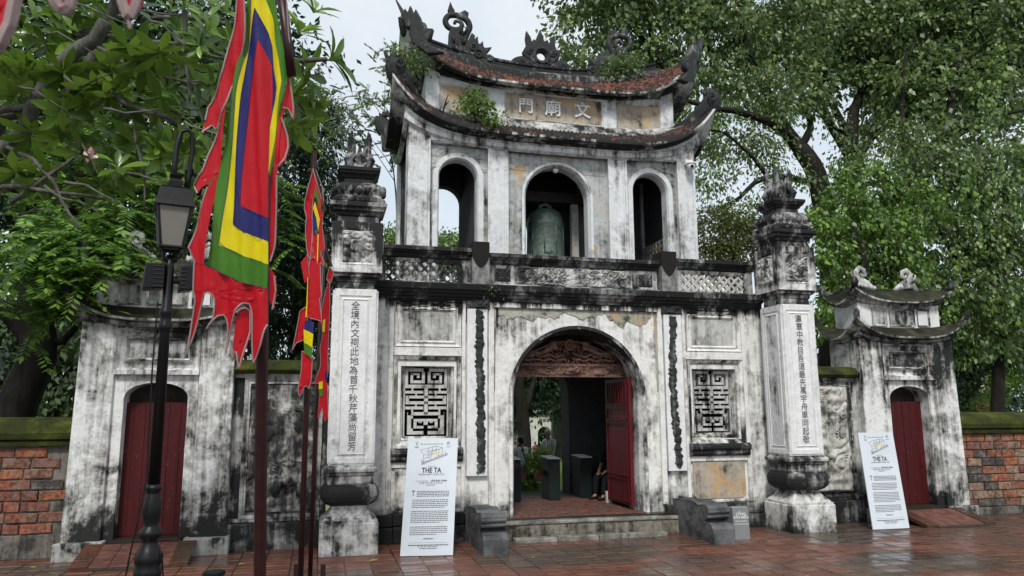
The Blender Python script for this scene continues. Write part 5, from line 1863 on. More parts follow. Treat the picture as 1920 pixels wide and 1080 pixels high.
# ================================================================ ticket turnstiles in the passage
def turnstile(label, x, y, wing):
    root = thing('turnstile', label, 'turnstile', (x, y, .30), 'ticket turnstiles in the gate passage')
    f = MB(); f.box(x - .11, x + .12, y, y + .5, .302, 1.045); f.build('cabinet', M['steel'], root, bevel=.012)
    f = MB()
    f.v = [(x - .12, y - .01, 1.05), (x + .13, y - .01, 1.05), (x + .13, y + .51, 1.075), (x - .12, y + .51, 1.075), (x - .12, y - .01, 1.062), (x + .13, y - .01, 1.062), (x + .13, y + .51, 1.09), (x - .12, y + .51, 1.09)]
    f.f = [(0, 1, 5, 4), (1, 2, 6, 5), (2, 3, 7, 6), (3, 0, 4, 7), (4, 5, 6, 7), (3, 2, 1, 0)]
    f.build('top_plate', M['white_paint'], root)
    f = MB(); f.box(x - .02, x + .08, y - .006, y - .001, .90, .98); f.build('reader_window', M['pole_red'], root)
    f = MB()
    if wing:
        sx = wing
        f.prism([(x + sx * .11, .74), (x + sx * .28, .66), (x + sx * .30, .70), (x + sx * .25, .80), (x + sx * .11, .84)] if sx > 0 else [(x + sx * .11, .84), (x + sx * .25, .80), (x + sx * .30, .70), (x + sx * .28, .66), (x + sx * .11, .74)], y + .30, y + .32)
        f.build('flap_wing', M['flap'], root)
    return root
turnstile('metal turnstile in the middle of the passage with white top', .16, 1.95, -1)
turnstile('metal turnstile half hidden by the left jamb of the arch', -.60, 1.95, 1)
turnstile('metal turnstile in shadow beside the seated person in black', .86, 2.15, 0)

# ================================================================ people
def skin_mesh(name, nodes, edges, sub=1):
    """nodes: {key: (x,y,z,r)}; grows one continuous surface along the edges"""
    keys = list(nodes)
    me = bpy.data.meshes.new(name)
    me.from_pydata([nodes[k][:3] for k in keys], [(keys.index(a), keys.index(b)) for a, b in edges], [])
    o = bpy.data.objects.new(name, me)
    COL.objects.link(o)
    sk = o.modifiers.new('skin', 'SKIN')
    sk.use_smooth_shade = True
    for i, k in enumerate(keys):
        r_ = nodes[k][3]
        me.skin_vertices[0].data[i].radius = r_ if isinstance(r_, tuple) else (r_, r_)
    me.skin_vertices[0].data[0].use_root = True
    if sub:
        m = o.modifiers.new('sub', 'SUBSURF'); m.levels = sub; m.render_levels = sub
    out = bpy.data.meshes.new_from_object(o.evaluated_get(bpy.context.evaluated_depsgraph_get()))
    bpy.data.objects.remove(o)
    out.name = name
    return out
def person(label, pos, ht, yaw, J, hair, shirt, trousers, sleeves=True, extra=None):
    """J: joint offsets for a body of height 1, facing -y"""
    root = thing('person', label, 'person', pos)
    rot = Matrix.Translation(pos) @ Matrix.Rotation(yaw, 4, 'Z') @ Matrix.Scale(ht, 4)
    def add(name, me, mat, sm=True):
        me.transform(rot)
        return link(name, me, root, mat)
    N = {'pel': (*J['pel'], (.085, .07)), 'waist': (*J['waist'], (.075, .058)), 'chest': (*J['chest'], (.098, .066)), 'neck0': (*J['neck'], .036), 'neck1': (J['head'][0], J['head'][1] + .01, J['head'][2] - .06, .032), 'head': (*J['head'], (.046, .055)), 'crown': (J['head'][0], J['head'][1], J['head'][2] + .05, .036)}
    E = [('pel', 'waist'), ('waist', 'chest'), ('chest', 'neck0'), ('neck0', 'neck1'), ('neck1', 'head'), ('head', 'crown')]
    for s in 'LR':
        N['sh' + s] = (*J['sh' + s], .036); N['el' + s] = (*J['el' + s], .025); N['wr' + s] = (*J['wr' + s], .017)
        N['hip' + s] = (*J['hip' + s], .058); N['kn' + s] = (*J['kn' + s], .038); N['an' + s] = (*J['an' + s], .024)
        w_, e_ = Vector(J['wr' + s]), Vector(J['el' + s])
        d = (w_ - e_).normalized()
        N['pa' + s] = (*(w_ + d * .04), (.020, .012))
        E += [('chest', 'sh' + s), ('sh' + s, 'el' + s), ('el' + s, 'wr' + s), ('wr' + s, 'pa' + s), ('pel', 'hip' + s), ('hip' + s, 'kn' + s), ('kn' + s, 'an' + s)]
        toe = J.get('to' + s, (J['an' + s][0], J['an' + s][1] - .09, .012))
        N['to' + s] = (*toe, .022)
        E.append(('an' + s, 'to' + s))
    add('body', skin_mesh('body', N, E), M['skin'])
    # hands: four fingers and a thumb, slightly curled
    for s in 'LR':
        w_, e_ = Vector(J['wr' + s]), Vector(J['el' + s])
        d = (w_ - e_).normalized()
        side = d.cross(Vector((0, 0, 1)))
        side = side.normalized() if side.length > .1 else Vector((1, 0, 0))
        dn = side.cross(d)
        f = MB()
        for i in range(4):
            b = w_ + d * .045 + side * (i - 1.5) * .010
            ln = (.034, .042, .039, .030)[i]
            f.tube([b, b + d * ln * .55 - dn * .003, b + d * ln * .9 - dn * .014], [.0058, .0052, .004], 6)
        b = w_ + d * .02 - side * .018
        f.tube([b, b + d * .02 - side * .014, b + d * .035 - side * .012], [.0068, .006, .0045], 6)
        add('hand', f.mesh('hand', True), M['skin'])
    hx, hy, hz = J['head']
    f = MB()
    f.tube([(hx, hy - .052, hz + .012), (hx, hy - .066, hz - .010), (hx, hy - .055, hz - .016)], [.007, .010, .006], 6)
    for q in (-1, 1):
        f.ball((hx + q * .048, hy + .006, hz), .014, 6, 5, (.5, .8, 1.2))
    add('face', f.mesh('face', True), M['skin'])
    f = MB()
    for q in (-1, 1): f.ball((hx + q * .018, hy - .050, hz + .012), .0055, 6, 4)
    f.box(hx - .013, hx + .013, hy - .056, hy - .050, hz - .034, hz - .030)
    add('eyes_and_mouth', f.mesh('eyes_and_mouth'), M['cloth_black'])
    f = MB()
    f.ball((hx, hy + .012, hz + .022), .058, 14, 9, (.92, 1.02, .98))
    f.ball((hx, hy + .034, hz - .012), .042, 10, 7, (1.0, .6, 1.1))
    add('hair', f.mesh('hair', True), hair)
    # clothes, grown on the same skeleton and a little fuller
    N2 = {'chest': (*J['chest'], (.108, .078)), 'neck0': (J['neck'][0], J['neck'][1], J['neck'][2] - .012, (.05, .045)), 'waist': (*J['waist'], (.092, .075)), 'pel': (*J['pel'], (.096, .08))}
    E2 = [('pel', 'waist'), ('waist', 'chest'), ('chest', 'neck0')]
    for s in 'LR':
        N2['sh' + s] = (*J['sh' + s], .044)
        t = .75 if sleeves != 'long' else 1.0
        m = Vector(J['sh' + s]).lerp(Vector(J['el' + s]), t)
        N2['sl' + s] = (*m, .036)
        E2 += [('chest', 'sh' + s), ('sh' + s, 'sl' + s)]
    add('shirt', skin_mesh('shirt', N2, E2), shirt)
    N3 = {'pel': (J['pel'][0], J['pel'][1], J['pel'][2] - .005, (.094, .078))}
    E3 = []
    for s in 'LR':
        N3['hip' + s] = (*J['hip' + s], .068); N3['kn' + s] = (*J['kn' + s], .05); N3['an' + s] = (J['an' + s][0], J['an' + s][1], J['an' + s][2] + .012, .038)
        E3 += [('pel', 'hip' + s), ('hip' + s, 'kn' + s), ('kn' + s, 'an' + s)]
    add('trousers', skin_mesh('trousers', N3, E3), trousers)
    for s in 'LR':
        a = Vector(J['an' + s]); toe = Vector(J.get('to' + s, (a.x, a.y - .09, .012)))
        f = MB(); f.tube([a + Vector((0, .02, -.015)), a.lerp(toe, .5) + Vector((0, 0, -.004)), toe + Vector((0, -.015, .004))], [.032, .03, .022], 8, sy=.8)
        add('shoe', f.mesh('shoe', True), M['cloth_black'])
    if extra: extra(add)
    return root
ST = dict(pel=(0, 0, .52), waist=(0, 0, .61), chest=(0, .005, .74), neck=(0, .005, .83), head=(0, -.01, .925), shL=(-.115, .005, .795), shR=(.115, .005, .795), elL=(-.135, -.02, .63), elR=(.135, -.02, .63), wrL=(-.10, -.13, .58), wrR=(.10, -.13, .58),
          hipL=(-.052, 0, .48), hipR=(.052, 0, .48), knL=(-.055, -.005, .27), knR=(.06, -.01, .27), anL=(-.055, .01, .04), anR=(.065, .02, .04))
def pack(add):
    f = MB()
    f.tube([(.05, .082, .84), (.02, .096, .74), (-.03, .098, .64), (-.07, .07, .58), (-.09, 0, .56)], .009, 6)
    f.tube([(.05, .082, .84), (.06, .02, .86), (.05, -.07, .80)], .009, 6)
    add('strap', f.mesh('strap'), M['cloth_black'])
person('person with dark hair in pale T-shirt and khaki trousers holding a ticket', (.20, 4.55, .0), 1.40, R(205), {**ST, 'elL': (-.13, -.05, .64), 'wrL': (-.06, -.16, .62)}, M['hair_dark'], M['shirt_pale'], M['trouser_khaki'], extra=pack)
def phone(add):
    f = MB(); f.box(-.09, -.03, -.24, -.23, .66, .74); add('phone', f.mesh('phone'), M['white_paint'])
person('grey-haired person in plaid short-sleeved shirt looking down at a phone', (1.0, 5.0, .17), 1.37, R(-62), {**ST, 'head': (0, -.035, .918), 'elL': (-.13, -.06, .64), 'elR': (.13, -.06, .64), 'wrL': (-.05, -.20, .66), 'wrR': (.04, -.19, .65)}, M['hair_grey'], M['plaid'], M['cloth_black'], extra=phone)
SIT = dict(pel=(0, .02, .30), waist=(0, .035, .39), chest=(0, .02, .52), neck=(0, .0, .615), head=(0, -.025, .71), shL=(-.115, .01, .575), shR=(.115, .01, .575), elL=(-.14, -.06, .43), elR=(.14, -.06, .43), wrL=(-.07, -.20, .35), wrR=(.06, -.20, .355),
           hipL=(-.06, -.02, .275), hipR=(.06, -.02, .275), knL=(-.085, -.25, .29), knR=(.085, -.25, .29), anL=(-.08, -.27, .04), anR=(.08, -.30, .04), toL=(-.085, -.36, .012), toR=(.085, -.39, .012))
person('person all in black seated in the shadow behind the open red door', (1.36, 2.05, .30), 1.45, R(-60), SIT, M['hair_dark'], M['cloth_black'], M['cloth_black'], sleeves='long')
root = thing('stool', 'low dark stool under the person seated in the passage', 'stool', (1.38, 2.05, .30))
f = MB(); f.box(1.22, 1.56, 1.92, 2.24, .62, .66); f.build('seat', M['beam'], root)
for a in (1.24, 1.51):
    for b in (1.94, 2.19):
        f = MB(); f.box(a, a + .03, b, b + .03, .302, .62); f.build('leg', M['beam'], root)
person('distant person in a red shirt under the trees past the gate', (4.95, 20.0, -.35), 1.0, R(20), ST, M['hair_dark'], M['cloth_red'], M['cloth_black'])

# the next, smaller gate inside the garden
root = thing('garden_gate', 'small white arched gate far inside the garden seen through the arch', 'gate', (6.2, 21, 0))
f = MB()
arch_wall(f, 5.0, 6.3, 0, 1.78, 5.68, .32, .95, 21.0, 21.5, 14)
f.build('gate_wall', plaster('garden_gate_wash', .3, seed=91, white=(.70, .69, .64)), root)
f = MB()
f.extrude_x([(20.9, 1.78), (20.85, 1.86), (21.25, 2.0), (21.65, 1.86), (21.6, 1.78)], 4.9, 6.4)
f.build('roof', M['mould'], root)
f = MB()
for i in range(3): f.box(5.44 + i * .17, 5.56 + i * .17, 20.97, 20.999, 1.5, 1.62)
f.build('name_panel', M['ink'], root)
f = MB()
f.box(6.31, 9.5, 21.1, 21.4, 0, .95); f.box(3.0, 4.99, 21.1, 21.4, 0, .95)
for i in range(8): f.box(6.5 + i * .3, 6.62 + i * .3, 21.05, 21.09, .15, .8)
f.build('balustrade', M['mould_mid'], root)

# ================================================================ street lamp
LX, LY = -5.423, -4.808
root = thing('street_lamp', 'black cast-iron street lamp with square lantern in front of the left side gate', 'street lamp', (LX, LY, 0))
f = MB()
f.lathe([(.17, 0), (.17, .06), (.14, .08), (.098, .14), (.098, .60), (.106, .62), (.106, .67), (.095, .69), (.107, .73), (.110, .77), (.082, .83), (.064, .87), (.06, .90), (.088, .93), (.09, .97), (.06, 1.0), (.055, 1.02), (.070, 1.08), (.075, 1.14), (.068, 1.20), (.055, 1.26), (.05, 1.28), (.066, 1.30), (.066, 1.325), (.05, 1.345)], LX, LY, 24)
f.build('base', M['black_iron'], root, smooth=True)
f = MB()
f.lathe([(.050, 1.34), (.043, 2.6), (.05, 2.62), (.058, 2.64), (.058, 2.67), (.046, 2.70), (.046, 2.74), (.058, 2.77), (.058, 2.79), (.043, 2.82), (.038, 3.18), (.03, 3.28)], LX, LY, 14)
f.build('pole', M['black_iron'], root, smooth=True)
ry = R(14)
def lam(x, y, z, k=.76):
    x, y = x * k, y * k
    return (LX + x * math.cos(ry) - y * math.sin(ry), LY + x * math.sin(ry) + y * math.cos(ry), z)
f = MB()
for k in range(4):
    c, s_ = ((-1, -1), (1, -1), (1, 1), (-1, 1))[k]
    f.tube([lam(c * .115, s_ * .115, 3.34), lam(c * .175, s_ * .175, 3.70)], .014, 5)
for (h_, z) in ((.12, 3.34), (.185, 3.71)):
    q = [lam(a * h_, b * h_, z) for a, b in ((-1, -1), (1, -1), (1, 1), (-1, 1), (-1, -1))]
    for a, b in zip(q, q[1:]): f.tube([a, b], .017, 5)
for k in range(4):
    a = k * math.pi / 2 + .78
    f.tube([lam(0, 0, 3.20), lam(.09 * math.cos(a), .09 * math.sin(a), 3.24), lam(.14 * math.cos(a), .14 * math.sin(a), 3.34)], .012, 5)
lf = f.build('lantern_frame', M['black_iron'], root)
f = MB()
f.v += [lam(a * h_, b * h_, z) for h_, z in ((.215, 3.70), (.20, 3.74), (.165, 3.86), (.11, 3.885), (.07, 3.90), (.075, 3.94), (.05, 3.97), (.07, 4.0), (.03, 4.03)) for a, b in ((-1, -1), (1, -1), (1, 1), (-1, 1))]
for k in range(8):
    for i in range(4):
        f.f.append((k * 4 + i, k * 4 + (i + 1) % 4, (k + 1) * 4 + (i + 1) % 4, (k + 1) * 4 + i))
f.f.append((3, 2, 1, 0)); f.f.append((32, 33, 34, 35))
f.build('lantern_roof', M['black_iron'], root)
for k in range(4):
    q = [(-1, -1), (1, -1), (1, 1), (-1, 1)]
    a, b = q[k], q[(k + 1) % 4]
    f = MB()
    f.quad(lam(a[0] * .113, a[1] * .113, 3.35), lam(b[0] * .113, b[1] * .113, 3.35), lam(b[0] * .172, b[1] * .172, 3.70), lam(a[0] * .172, a[1] * .172, 3.70))
    f.build('lantern_pane', M['glass'], root)
f = MB(); f.ball(lam(0, 0, 3.5), .05, 10, 8, (1, 1, 1.3)); f.build('bulb', M['white_paint'], root, smooth=True)
for q, yy in ((0, -.02), (1, .16)):      # tall looped arms over the lantern
    f = MB()
    x0 = .03 + .16 * q
    h_ = 4.44 - .28 * q
    f.tube([lam(x0 - .05, yy, 3.92), lam(x0 - .055, yy, 4.1), lam(x0 - .045, yy, h_ - .16), lam(x0 - .01, yy, h_ - .03), lam(x0 + .05, yy, h_), lam(x0 + .11, yy, h_ - .03), lam(x0 + .125, yy, h_ - .2), lam(x0 + .10, yy, 4.0), lam(x0 + .08, yy, 3.88)], [.027, .025, .024, .022, .021, .021, .021, .02, .022], 8)
    f.build('arm', M['black_iron'], root, smooth=True)
for nm, xx, lab in ((-.17, -.27, 'black square floodlight box on the left side of the street lamp pole'), (.17, .10, 'black square floodlight box on the lamp pole beside the big flag')):
    b = thing('floodlight', lab, 'floodlight', lam(nm, -.05, 2.98), 'floodlight boxes on the lamp pole')
    f = MB()
    x0, x1 = (-.27, -.05) if nm < 0 else (.10, .25)
    q = [lam(x0, -.11, 2.96), lam(x1, -.11, 2.98), lam(x1, .10, 2.98), lam(x0, .10, 2.96), lam(x0 + .02, -.11, 3.19), lam(x1, -.11, 3.20), lam(x1, .10, 3.20), lam(x0 + .02, .10, 3.19)]
    f.v = q
    f.f = [(0, 1, 5, 4), (1, 2, 6, 5), (2, 3, 7, 6), (3, 0, 4, 7), (4, 5, 6, 7), (3, 2, 1, 0)]
    f.build('housing', M['black_iron'], b, bevel=.01)
    f = MB()
    for i in range(6): f.tube([lam(x1 - .01 if nm < 0 else x0 + .01, -.114, 2.99 + i * .035), lam((x0 + x1) / 2, -.114, 2.99 + i * .035)], .005, 4)
    f.build('cooling_fin', M['black_iron'], b)
    f = MB(); f.tube([lam(0, 0, 3.05), lam((x0 + x1) / 2, 0, 3.05)], .018, 6); f.build('bracket', M['black_iron'], b)
c = thing('cable', 'thin black cable hanging down beside the street lamp pole', 'cable', (LX - .1, LY, 0))
f = MB()
f.tube([lam(-.10, -.1, 2.86), lam(-.105, -.1, 2.3), lam(-.08, -.09, 1.4), lam(-.13, -.1, 1.1), lam(-.18, -.1, .85), lam(-.21, -.08, .65), lam(-.20, -.05, .3), lam(-.15, 0, .02)], .007, 5)
f.build('cord', M['black_iron'], c)
f = MB()
f.tube([lam(.12, -.1, .8), lam(.15, -.1, .6), lam(.16, -.06, .3), lam(.17, -.02, .02)], .007, 5)
f.build('cord', M['black_iron'], c)

# spotlight on the paving
root = thing('ground_spotlight', 'round dark floor spotlight on the paving in front of the flag pole', 'spotlight', ((-5.247, -1.945, 0.002)))
sx_, sy_, _ = (-5.247, -1.945, 0.002)
f = MB(); f.lathe([(.09, 0), (.10, .03), (.125, .05), (.125, .085), (.11, .095)], sx_, sy_, 18); f.build('housing', M['black_iron'], root)
f = MB(); f.lathe([(.10, .0955), (.02, .099)], sx_, sy_, 18); f.build('lens', M['steel'], root)

# ================================================================ festival flags
CL_N = Vector((.243, .956, .164))      # the way the cloths face, and their own across / up axes
CL_X = Vector((.969, -.246, .0)).normalized()
CL_Z = CL_X.cross(CL_N).normalized()
def cloth_xy(p):
    """position across the hanging cloth, for its folds"""
    return p.dot(CL_X), p.dot(CL_Z)
def fold(p, amp, k, seed):
    a, b = cloth_xy(p)
    w_ = noise.noise(Vector((a * 3, b * 1.2, seed)))
    return p + CL_N * (amp * math.sin(a * k + 2.2 * w_ + b * 2.3 + seed) + amp * 1.4 * w_)
def resample(pl, n):
    P = [Vector(p) for p in pl]
    d = [0]
    for a, b in zip(P, P[1:]): d.append(d[-1] + (b - a).length)
    out = []
    for i in range(n + 1):
        t = d[-1] * i / n
        k = 0
        while k < len(d) - 2 and d[k + 1] < t: k += 1
        out.append(P[k].lerp(P[k + 1], (t - d[k]) / max(d[k + 1] - d[k], 1e-9)))
    return out
def ribbon(mb, L, Rr, n=30, m=5, amp=.012, k=60, seed=0, off=0.0):
    A, B = resample(L, n), resample(Rr, n)
    base = len(mb.v)
    for a, b in zip(A, B):
        for j in range(m + 1):
            mb.v.append(tuple(fold(a.lerp(b, j / m), amp, k, seed) + CL_N * off))
    for i in range(n):
        for j in range(m):
            q = base + i * (m + 1) + j
            mb.f.append((q, q + 1, q + m + 2, q + m + 1))
def sheet(mb, pts, amp=.012, k=60, seed=0, off=0.0, cell=.03):
    """filled outline cut into small cells so that it can fold"""
    import bmesh
    P = [Vector(p) for p in pts]
    bm = bmesh.new()
    vs = [bm.verts.new(p) for p in P]
    tris = tessellate_polygon([[Vector((p.dot(CL_X), p.dot(CL_Z), 0)) for p in P]])
    for t in tris:
        try: bm.faces.new([vs[i] for i in t])
        except ValueError: pass
    for _ in range(4):
        long = [e for e in bm.edges if e.calc_length() > cell]
        if not long: break
        bmesh.ops.subdivide_edges(bm, edges=long, cuts=1, use_grid_fill=True)
    bmesh.ops.triangulate(bm, faces=bm.faces[:])
    base = len(mb.v)
    bm.verts.index_update()
    for v in bm.verts: mb.v.append(tuple(fold(v.co.copy(), amp, k, seed) + CL_N * off))
    for f in bm.faces: mb.f.append(tuple(base + v.index for v in f.verts))
    bm.free()
def edge_cord(mb, pl, r, amp, k, seed, off=0.0):
    P = resample(pl, max(4, len(pl) * 3))
    mb.tube([fold(p, amp, k, seed) + CL_N * (off - .003) for p in P], r, 5)

# --- the big flag close by
FL = thing('festival_flag', 'large five-colour festival flag with ragged red border hanging close in front of the lamp', 'flag', (-4.516, -7.665, 3.258), 'five-colour festival flags')
kw = dict(amp=.018, k=52, seed=1.0)
red_l = [(-4.552, -7.642, 3.174), (-4.543, -7.685, 3.414), (-4.533, -7.723, 3.621), (-4.517, -7.751, 3.759), (-4.494, -7.779, 3.889)]
f = MB()
ribbon(f, [(-4.494, -7.779, 3.889), (-4.517, -7.751, 3.759), (-4.533, -7.723, 3.621), (-4.543, -7.685, 3.414), (-4.552, -7.642, 3.174), (-4.555, -7.614, 3.013)], [(-4.493, -7.779, 3.889), (-4.456, -7.777, 3.818), (-4.429, -7.773, 3.759), (-4.419, -7.754, 3.629), (-4.421, -7.731, 3.5), (-4.423, -7.711, 3.387), (-4.417, -7.681, 3.201), (-4.408, -7.64, 2.95)], 40, 10, **kw)
f.build('red_field', M['f_red'], FL, smooth=True)
f = MB()
ribbon(f, [(-4.515, -7.802, 4.052), (-4.536, -7.776, 3.931), (-4.556, -7.741, 3.759), (-4.572, -7.709, 3.596), (-4.583, -7.668, 3.371), (-4.589, -7.635, 3.188), (-4.6, -7.585, 2.915)], [(-4.494, -7.779, 3.889), (-4.517, -7.751, 3.759), (-4.533, -7.723, 3.621), (-4.543, -7.685, 3.414), (-4.552, -7.642, 3.174), (-4.555, -7.614, 3.013)], 40, 4, **kw)
ribbon(f, [(-4.515, -7.802, 4.052), (-4.451, -7.797, 3.931), (-4.427, -7.79, 3.853), (-4.42, -7.775, 3.759), (-4.394, -7.761, 3.638), (-4.4, -7.751, 3.587), (-4.415, -7.735, 3.517), (-4.423, -7.718, 3.426)], [(-4.493, -7.779, 3.889), (-4.456, -7.777, 3.818), (-4.429, -7.773, 3.759), (-4.419, -7.754, 3.629), (-4.421, -7.731, 3.5), (-4.424, -7.716, 3.415)], 30, 3, **kw)
ribbon(f, [(-4.555, -7.614, 3.013), (-4.483, -7.626, 2.979), (-4.408, -7.64, 2.95)], [(-4.6, -7.585, 2.915), (-4.541, -7.594, 2.88), (-4.473, -7.607, 2.852), (-4.404, -7.62, 2.826)], 16, 5, **kw)
f.build('blue_band', M['f_blue'], FL, smooth=True)
f = MB()
ribbon(f, [(-4.539, -7.811, 4.143), (-4.551, -7.757, 3.844), (-4.569, -7.742, 3.785), (-4.597, -7.707, 3.622), (-4.613, -7.66, 3.371), (-4.632, -7.625, 3.196), (-4.646, -7.584, 2.974), (-4.657, -7.553, 2.811)], [(-4.523, -7.815, 4.142), (-4.515, -7.802, 4.052), (-4.536, -7.776, 3.931), (-4.556, -7.741, 3.759), (-4.572, -7.709, 3.596), (-4.583, -7.668, 3.371), (-4.589, -7.635, 3.188), (-4.6, -7.585, 2.915)], 44, 4, **kw)
ribbon(f, [(-4.523, -7.815, 4.142), (-4.515, -7.802, 4.052), (-4.451, -7.797, 3.931), (-4.427, -7.79, 3.853), (-4.42, -7.775, 3.759), (-4.394, -7.761, 3.638), (-4.4, -7.751, 3.587), (-4.415, -7.735, 3.517), (-4.423, -7.718, 3.426), (-4.416, -7.679, 3.19)], [(-4.481, -7.826, 4.142), (-4.47, -7.822, 4.103), (-4.42, -7.815, 3.99), (-4.408, -7.799, 3.879), (-4.382, -7.788, 3.776), (-4.366, -7.774, 3.671), (-4.379, -7.753, 3.568), (-4.392, -7.727, 3.432), (-4.407, -7.698, 3.286), (-4.416, -7.679, 3.187)], 44, 4, **kw)
ribbon(f, [(-4.6, -7.585, 2.915), (-4.541, -7.594, 2.88), (-4.473, -7.607, 2.852), (-4.404, -7.62, 2.826)], [(-4.657, -7.553, 2.811), (-4.565, -7.568, 2.765), (-4.483, -7.584, 2.734), (-4.401, -7.6, 2.705)], 18, 5, **kw)
f.build('yellow_band', M['f_yellow'], FL, smooth=True)
f = MB()
ribbon(f, [(-4.57, -7.803, 4.143), (-4.57, -7.763, 3.906), (-4.586, -7.741, 3.802), (-4.602, -7.727, 3.743), (-4.634, -7.692, 3.588), (-4.653, -7.657, 3.413), (-4.677, -7.614, 3.197), (-4.708, -7.557, 2.907), (-4.726, -7.517, 2.704)], [(-4.539, -7.811, 4.143), (-4.551, -7.757, 3.844), (-4.569, -7.742, 3.785), (-4.597, -7.707, 3.622), (-4.613, -7.66, 3.371), (-4.632, -7.625, 3.196), (-4.646, -7.584, 2.974), (-4.657, -7.553, 2.811)], 44, 4, **kw)
ribbon(f, [(-4.481, -7.826, 4.142), (-4.47, -7.822, 4.103), (-4.42, -7.815, 3.99), (-4.408, -7.799, 3.879), (-4.382, -7.788, 3.776), (-4.366, -7.774, 3.671), (-4.379, -7.753, 3.568), (-4.392, -7.727, 3.432), (-4.407, -7.698, 3.286), (-4.416, -7.679, 3.187)], [(-4.423, -7.84, 4.142), (-4.396, -7.823, 3.998), (-4.364, -7.804, 3.843), (-4.341, -7.79, 3.725), (-4.352, -7.772, 3.637), (-4.369, -7.75, 3.533), (-4.382, -7.721, 3.387), (-4.401, -7.691, 3.24), (-4.409, -7.678, 3.173)], 44, 4, **kw)
ribbon(f, [(-4.657, -7.553, 2.811), (-4.565, -7.568, 2.765), (-4.483, -7.584, 2.734), (-4.401, -7.6, 2.705)], [(-4.726, -7.517, 2.704), (-4.61, -7.537, 2.647), (-4.559, -7.545, 2.617), (-4.478, -7.562, 2.596), (-4.402, -7.578, 2.578)], 18, 5, **kw)
f.build('green_band', M['f_green'], FL, smooth=True)
f = MB()
kr = dict(amp=.022, k=44, seed=2.6)
P1 = [(-4.616, -7.792, 4.143), (-4.57, -7.803, 4.143), (-4.557, -7.773, 3.948), (-4.56, -7.761, 3.881), (-4.578, -7.744, 3.81), (-4.612, -7.716, 3.698), (-4.641, -7.684, 3.551), (-4.681, -7.659, 3.467), (-4.699, -7.646, 3.414), (-4.722, -7.645, 3.445), (-4.762, -7.628, 3.403), (-4.753, -7.641, 3.467), (-4.747, -7.654, 3.535), (-4.698, -7.682, 3.622), (-4.664, -7.708, 3.726), (-4.641, -7.742, 3.889), (-4.627, -7.758, 3.965)]
P2 = [(-4.634, -7.692, 3.588), (-4.642, -7.682, 3.54), (-4.653, -7.657, 3.413), (-4.677, -7.614, 3.197), (-4.727, -7.59, 3.129), (-4.78, -7.568, 3.082), (-4.807, -7.569, 3.124), (-4.749, -7.596, 3.197), (-4.73, -7.616, 3.287), (-4.7, -7.64, 3.383), (-4.675, -7.658, 3.45)]
P3 = [(-4.677, -7.614, 3.197), (-4.708, -7.557, 2.907), (-4.726, -7.517, 2.704), (-4.784, -7.505, 2.718), (-4.812, -7.511, 2.797), (-4.785, -7.535, 2.893), (-4.745, -7.566, 3.019), (-4.723, -7.588, 3.112)]
P4 = [(-4.787, -7.506, 2.73), (-4.726, -7.517, 2.704), (-4.61, -7.537, 2.647), (-4.559, -7.545, 2.617), (-4.478, -7.562, 2.596), (-4.402, -7.578, 2.578), (-4.394, -7.547, 2.387), (-4.401, -7.544, 2.381), (-4.422, -7.522, 2.28), (-4.468, -7.493, 2.181), (-4.478, -7.511, 2.3), (-4.483, -7.535, 2.449), (-4.497, -7.54, 2.497), (-4.527, -7.533, 2.503), (-4.554, -7.52, 2.469), (-4.588, -7.492, 2.351), (-4.612, -7.464, 2.227), (-4.602, -7.488, 2.351), (-4.607, -7.497, 2.41), (-4.627, -7.497, 2.441), (-4.652, -7.49, 2.436), (-4.707, -7.463, 2.36), (-4.668, -7.483, 2.419), (-4.663, -7.5, 2.509), (-4.67, -7.504, 2.543), (-4.703, -7.499, 2.563), (-4.723, -7.492, 2.555), (-4.75, -7.471, 2.47), (-4.784, -7.438, 2.329), (-4.81, -7.417, 2.245), (-4.796, -7.439, 2.352), (-4.777, -7.474, 2.529), (-4.787, -7.479, 2.569)]
P5 = [(-4.55, -7.519, 2.452), (-4.521, -7.531, 2.483), (-4.492, -7.534, 2.458), (-4.488, -7.517, 2.351), (-4.525, -7.474, 2.154), (-4.543, -7.487, 2.258), (-4.568, -7.471, 2.199), (-4.58, -7.481, 2.278)]
sheet(f, P1, **kr); sheet(f, P2, **kr); sheet(f, P3, off=-.004, **kr); sheet(f, P4, **kr); sheet(f, P5, off=.02, **kr)
ribbon(f, [(-4.341, -7.789, 3.719), (-4.352, -7.772, 3.637), (-4.369, -7.75, 3.533), (-4.382, -7.721, 3.387), (-4.401, -7.691, 3.24), (-4.416, -7.676, 3.173), (-4.401, -7.603, 2.725)], [(-4.335, -7.788, 3.708), (-4.345, -7.766, 3.595), (-4.356, -7.752, 3.525), (-4.367, -7.722, 3.37), (-4.371, -7.687, 3.173), (-4.375, -7.624, 2.806), (-4.396, -7.604, 2.722)], 40, 3, off=.012, **kr)
for q in ([(-4.338, -7.787, 3.705), (-4.308, -7.767, 3.541), (-4.308, -7.756, 3.477), (-4.332, -7.759, 3.53), (-4.36, -7.754, 3.542), (-4.357, -7.768, 3.623)], [(-4.366, -7.742, 3.483), (-4.33, -7.735, 3.387), (-4.322, -7.727, 3.327), (-4.334, -7.711, 3.257), (-4.362, -7.698, 3.221), (-4.386, -7.689, 3.207), (-4.387, -7.717, 3.37)], [(-4.404, -7.597, 2.694), (-4.376, -7.596, 2.646), (-4.366, -7.585, 2.567), (-4.379, -7.565, 2.468), (-4.398, -7.568, 2.516)]):
    sheet(f, q, off=.02, **kr)
f.build('ragged_border', M['f_red'], FL, smooth=True)
f = MB()
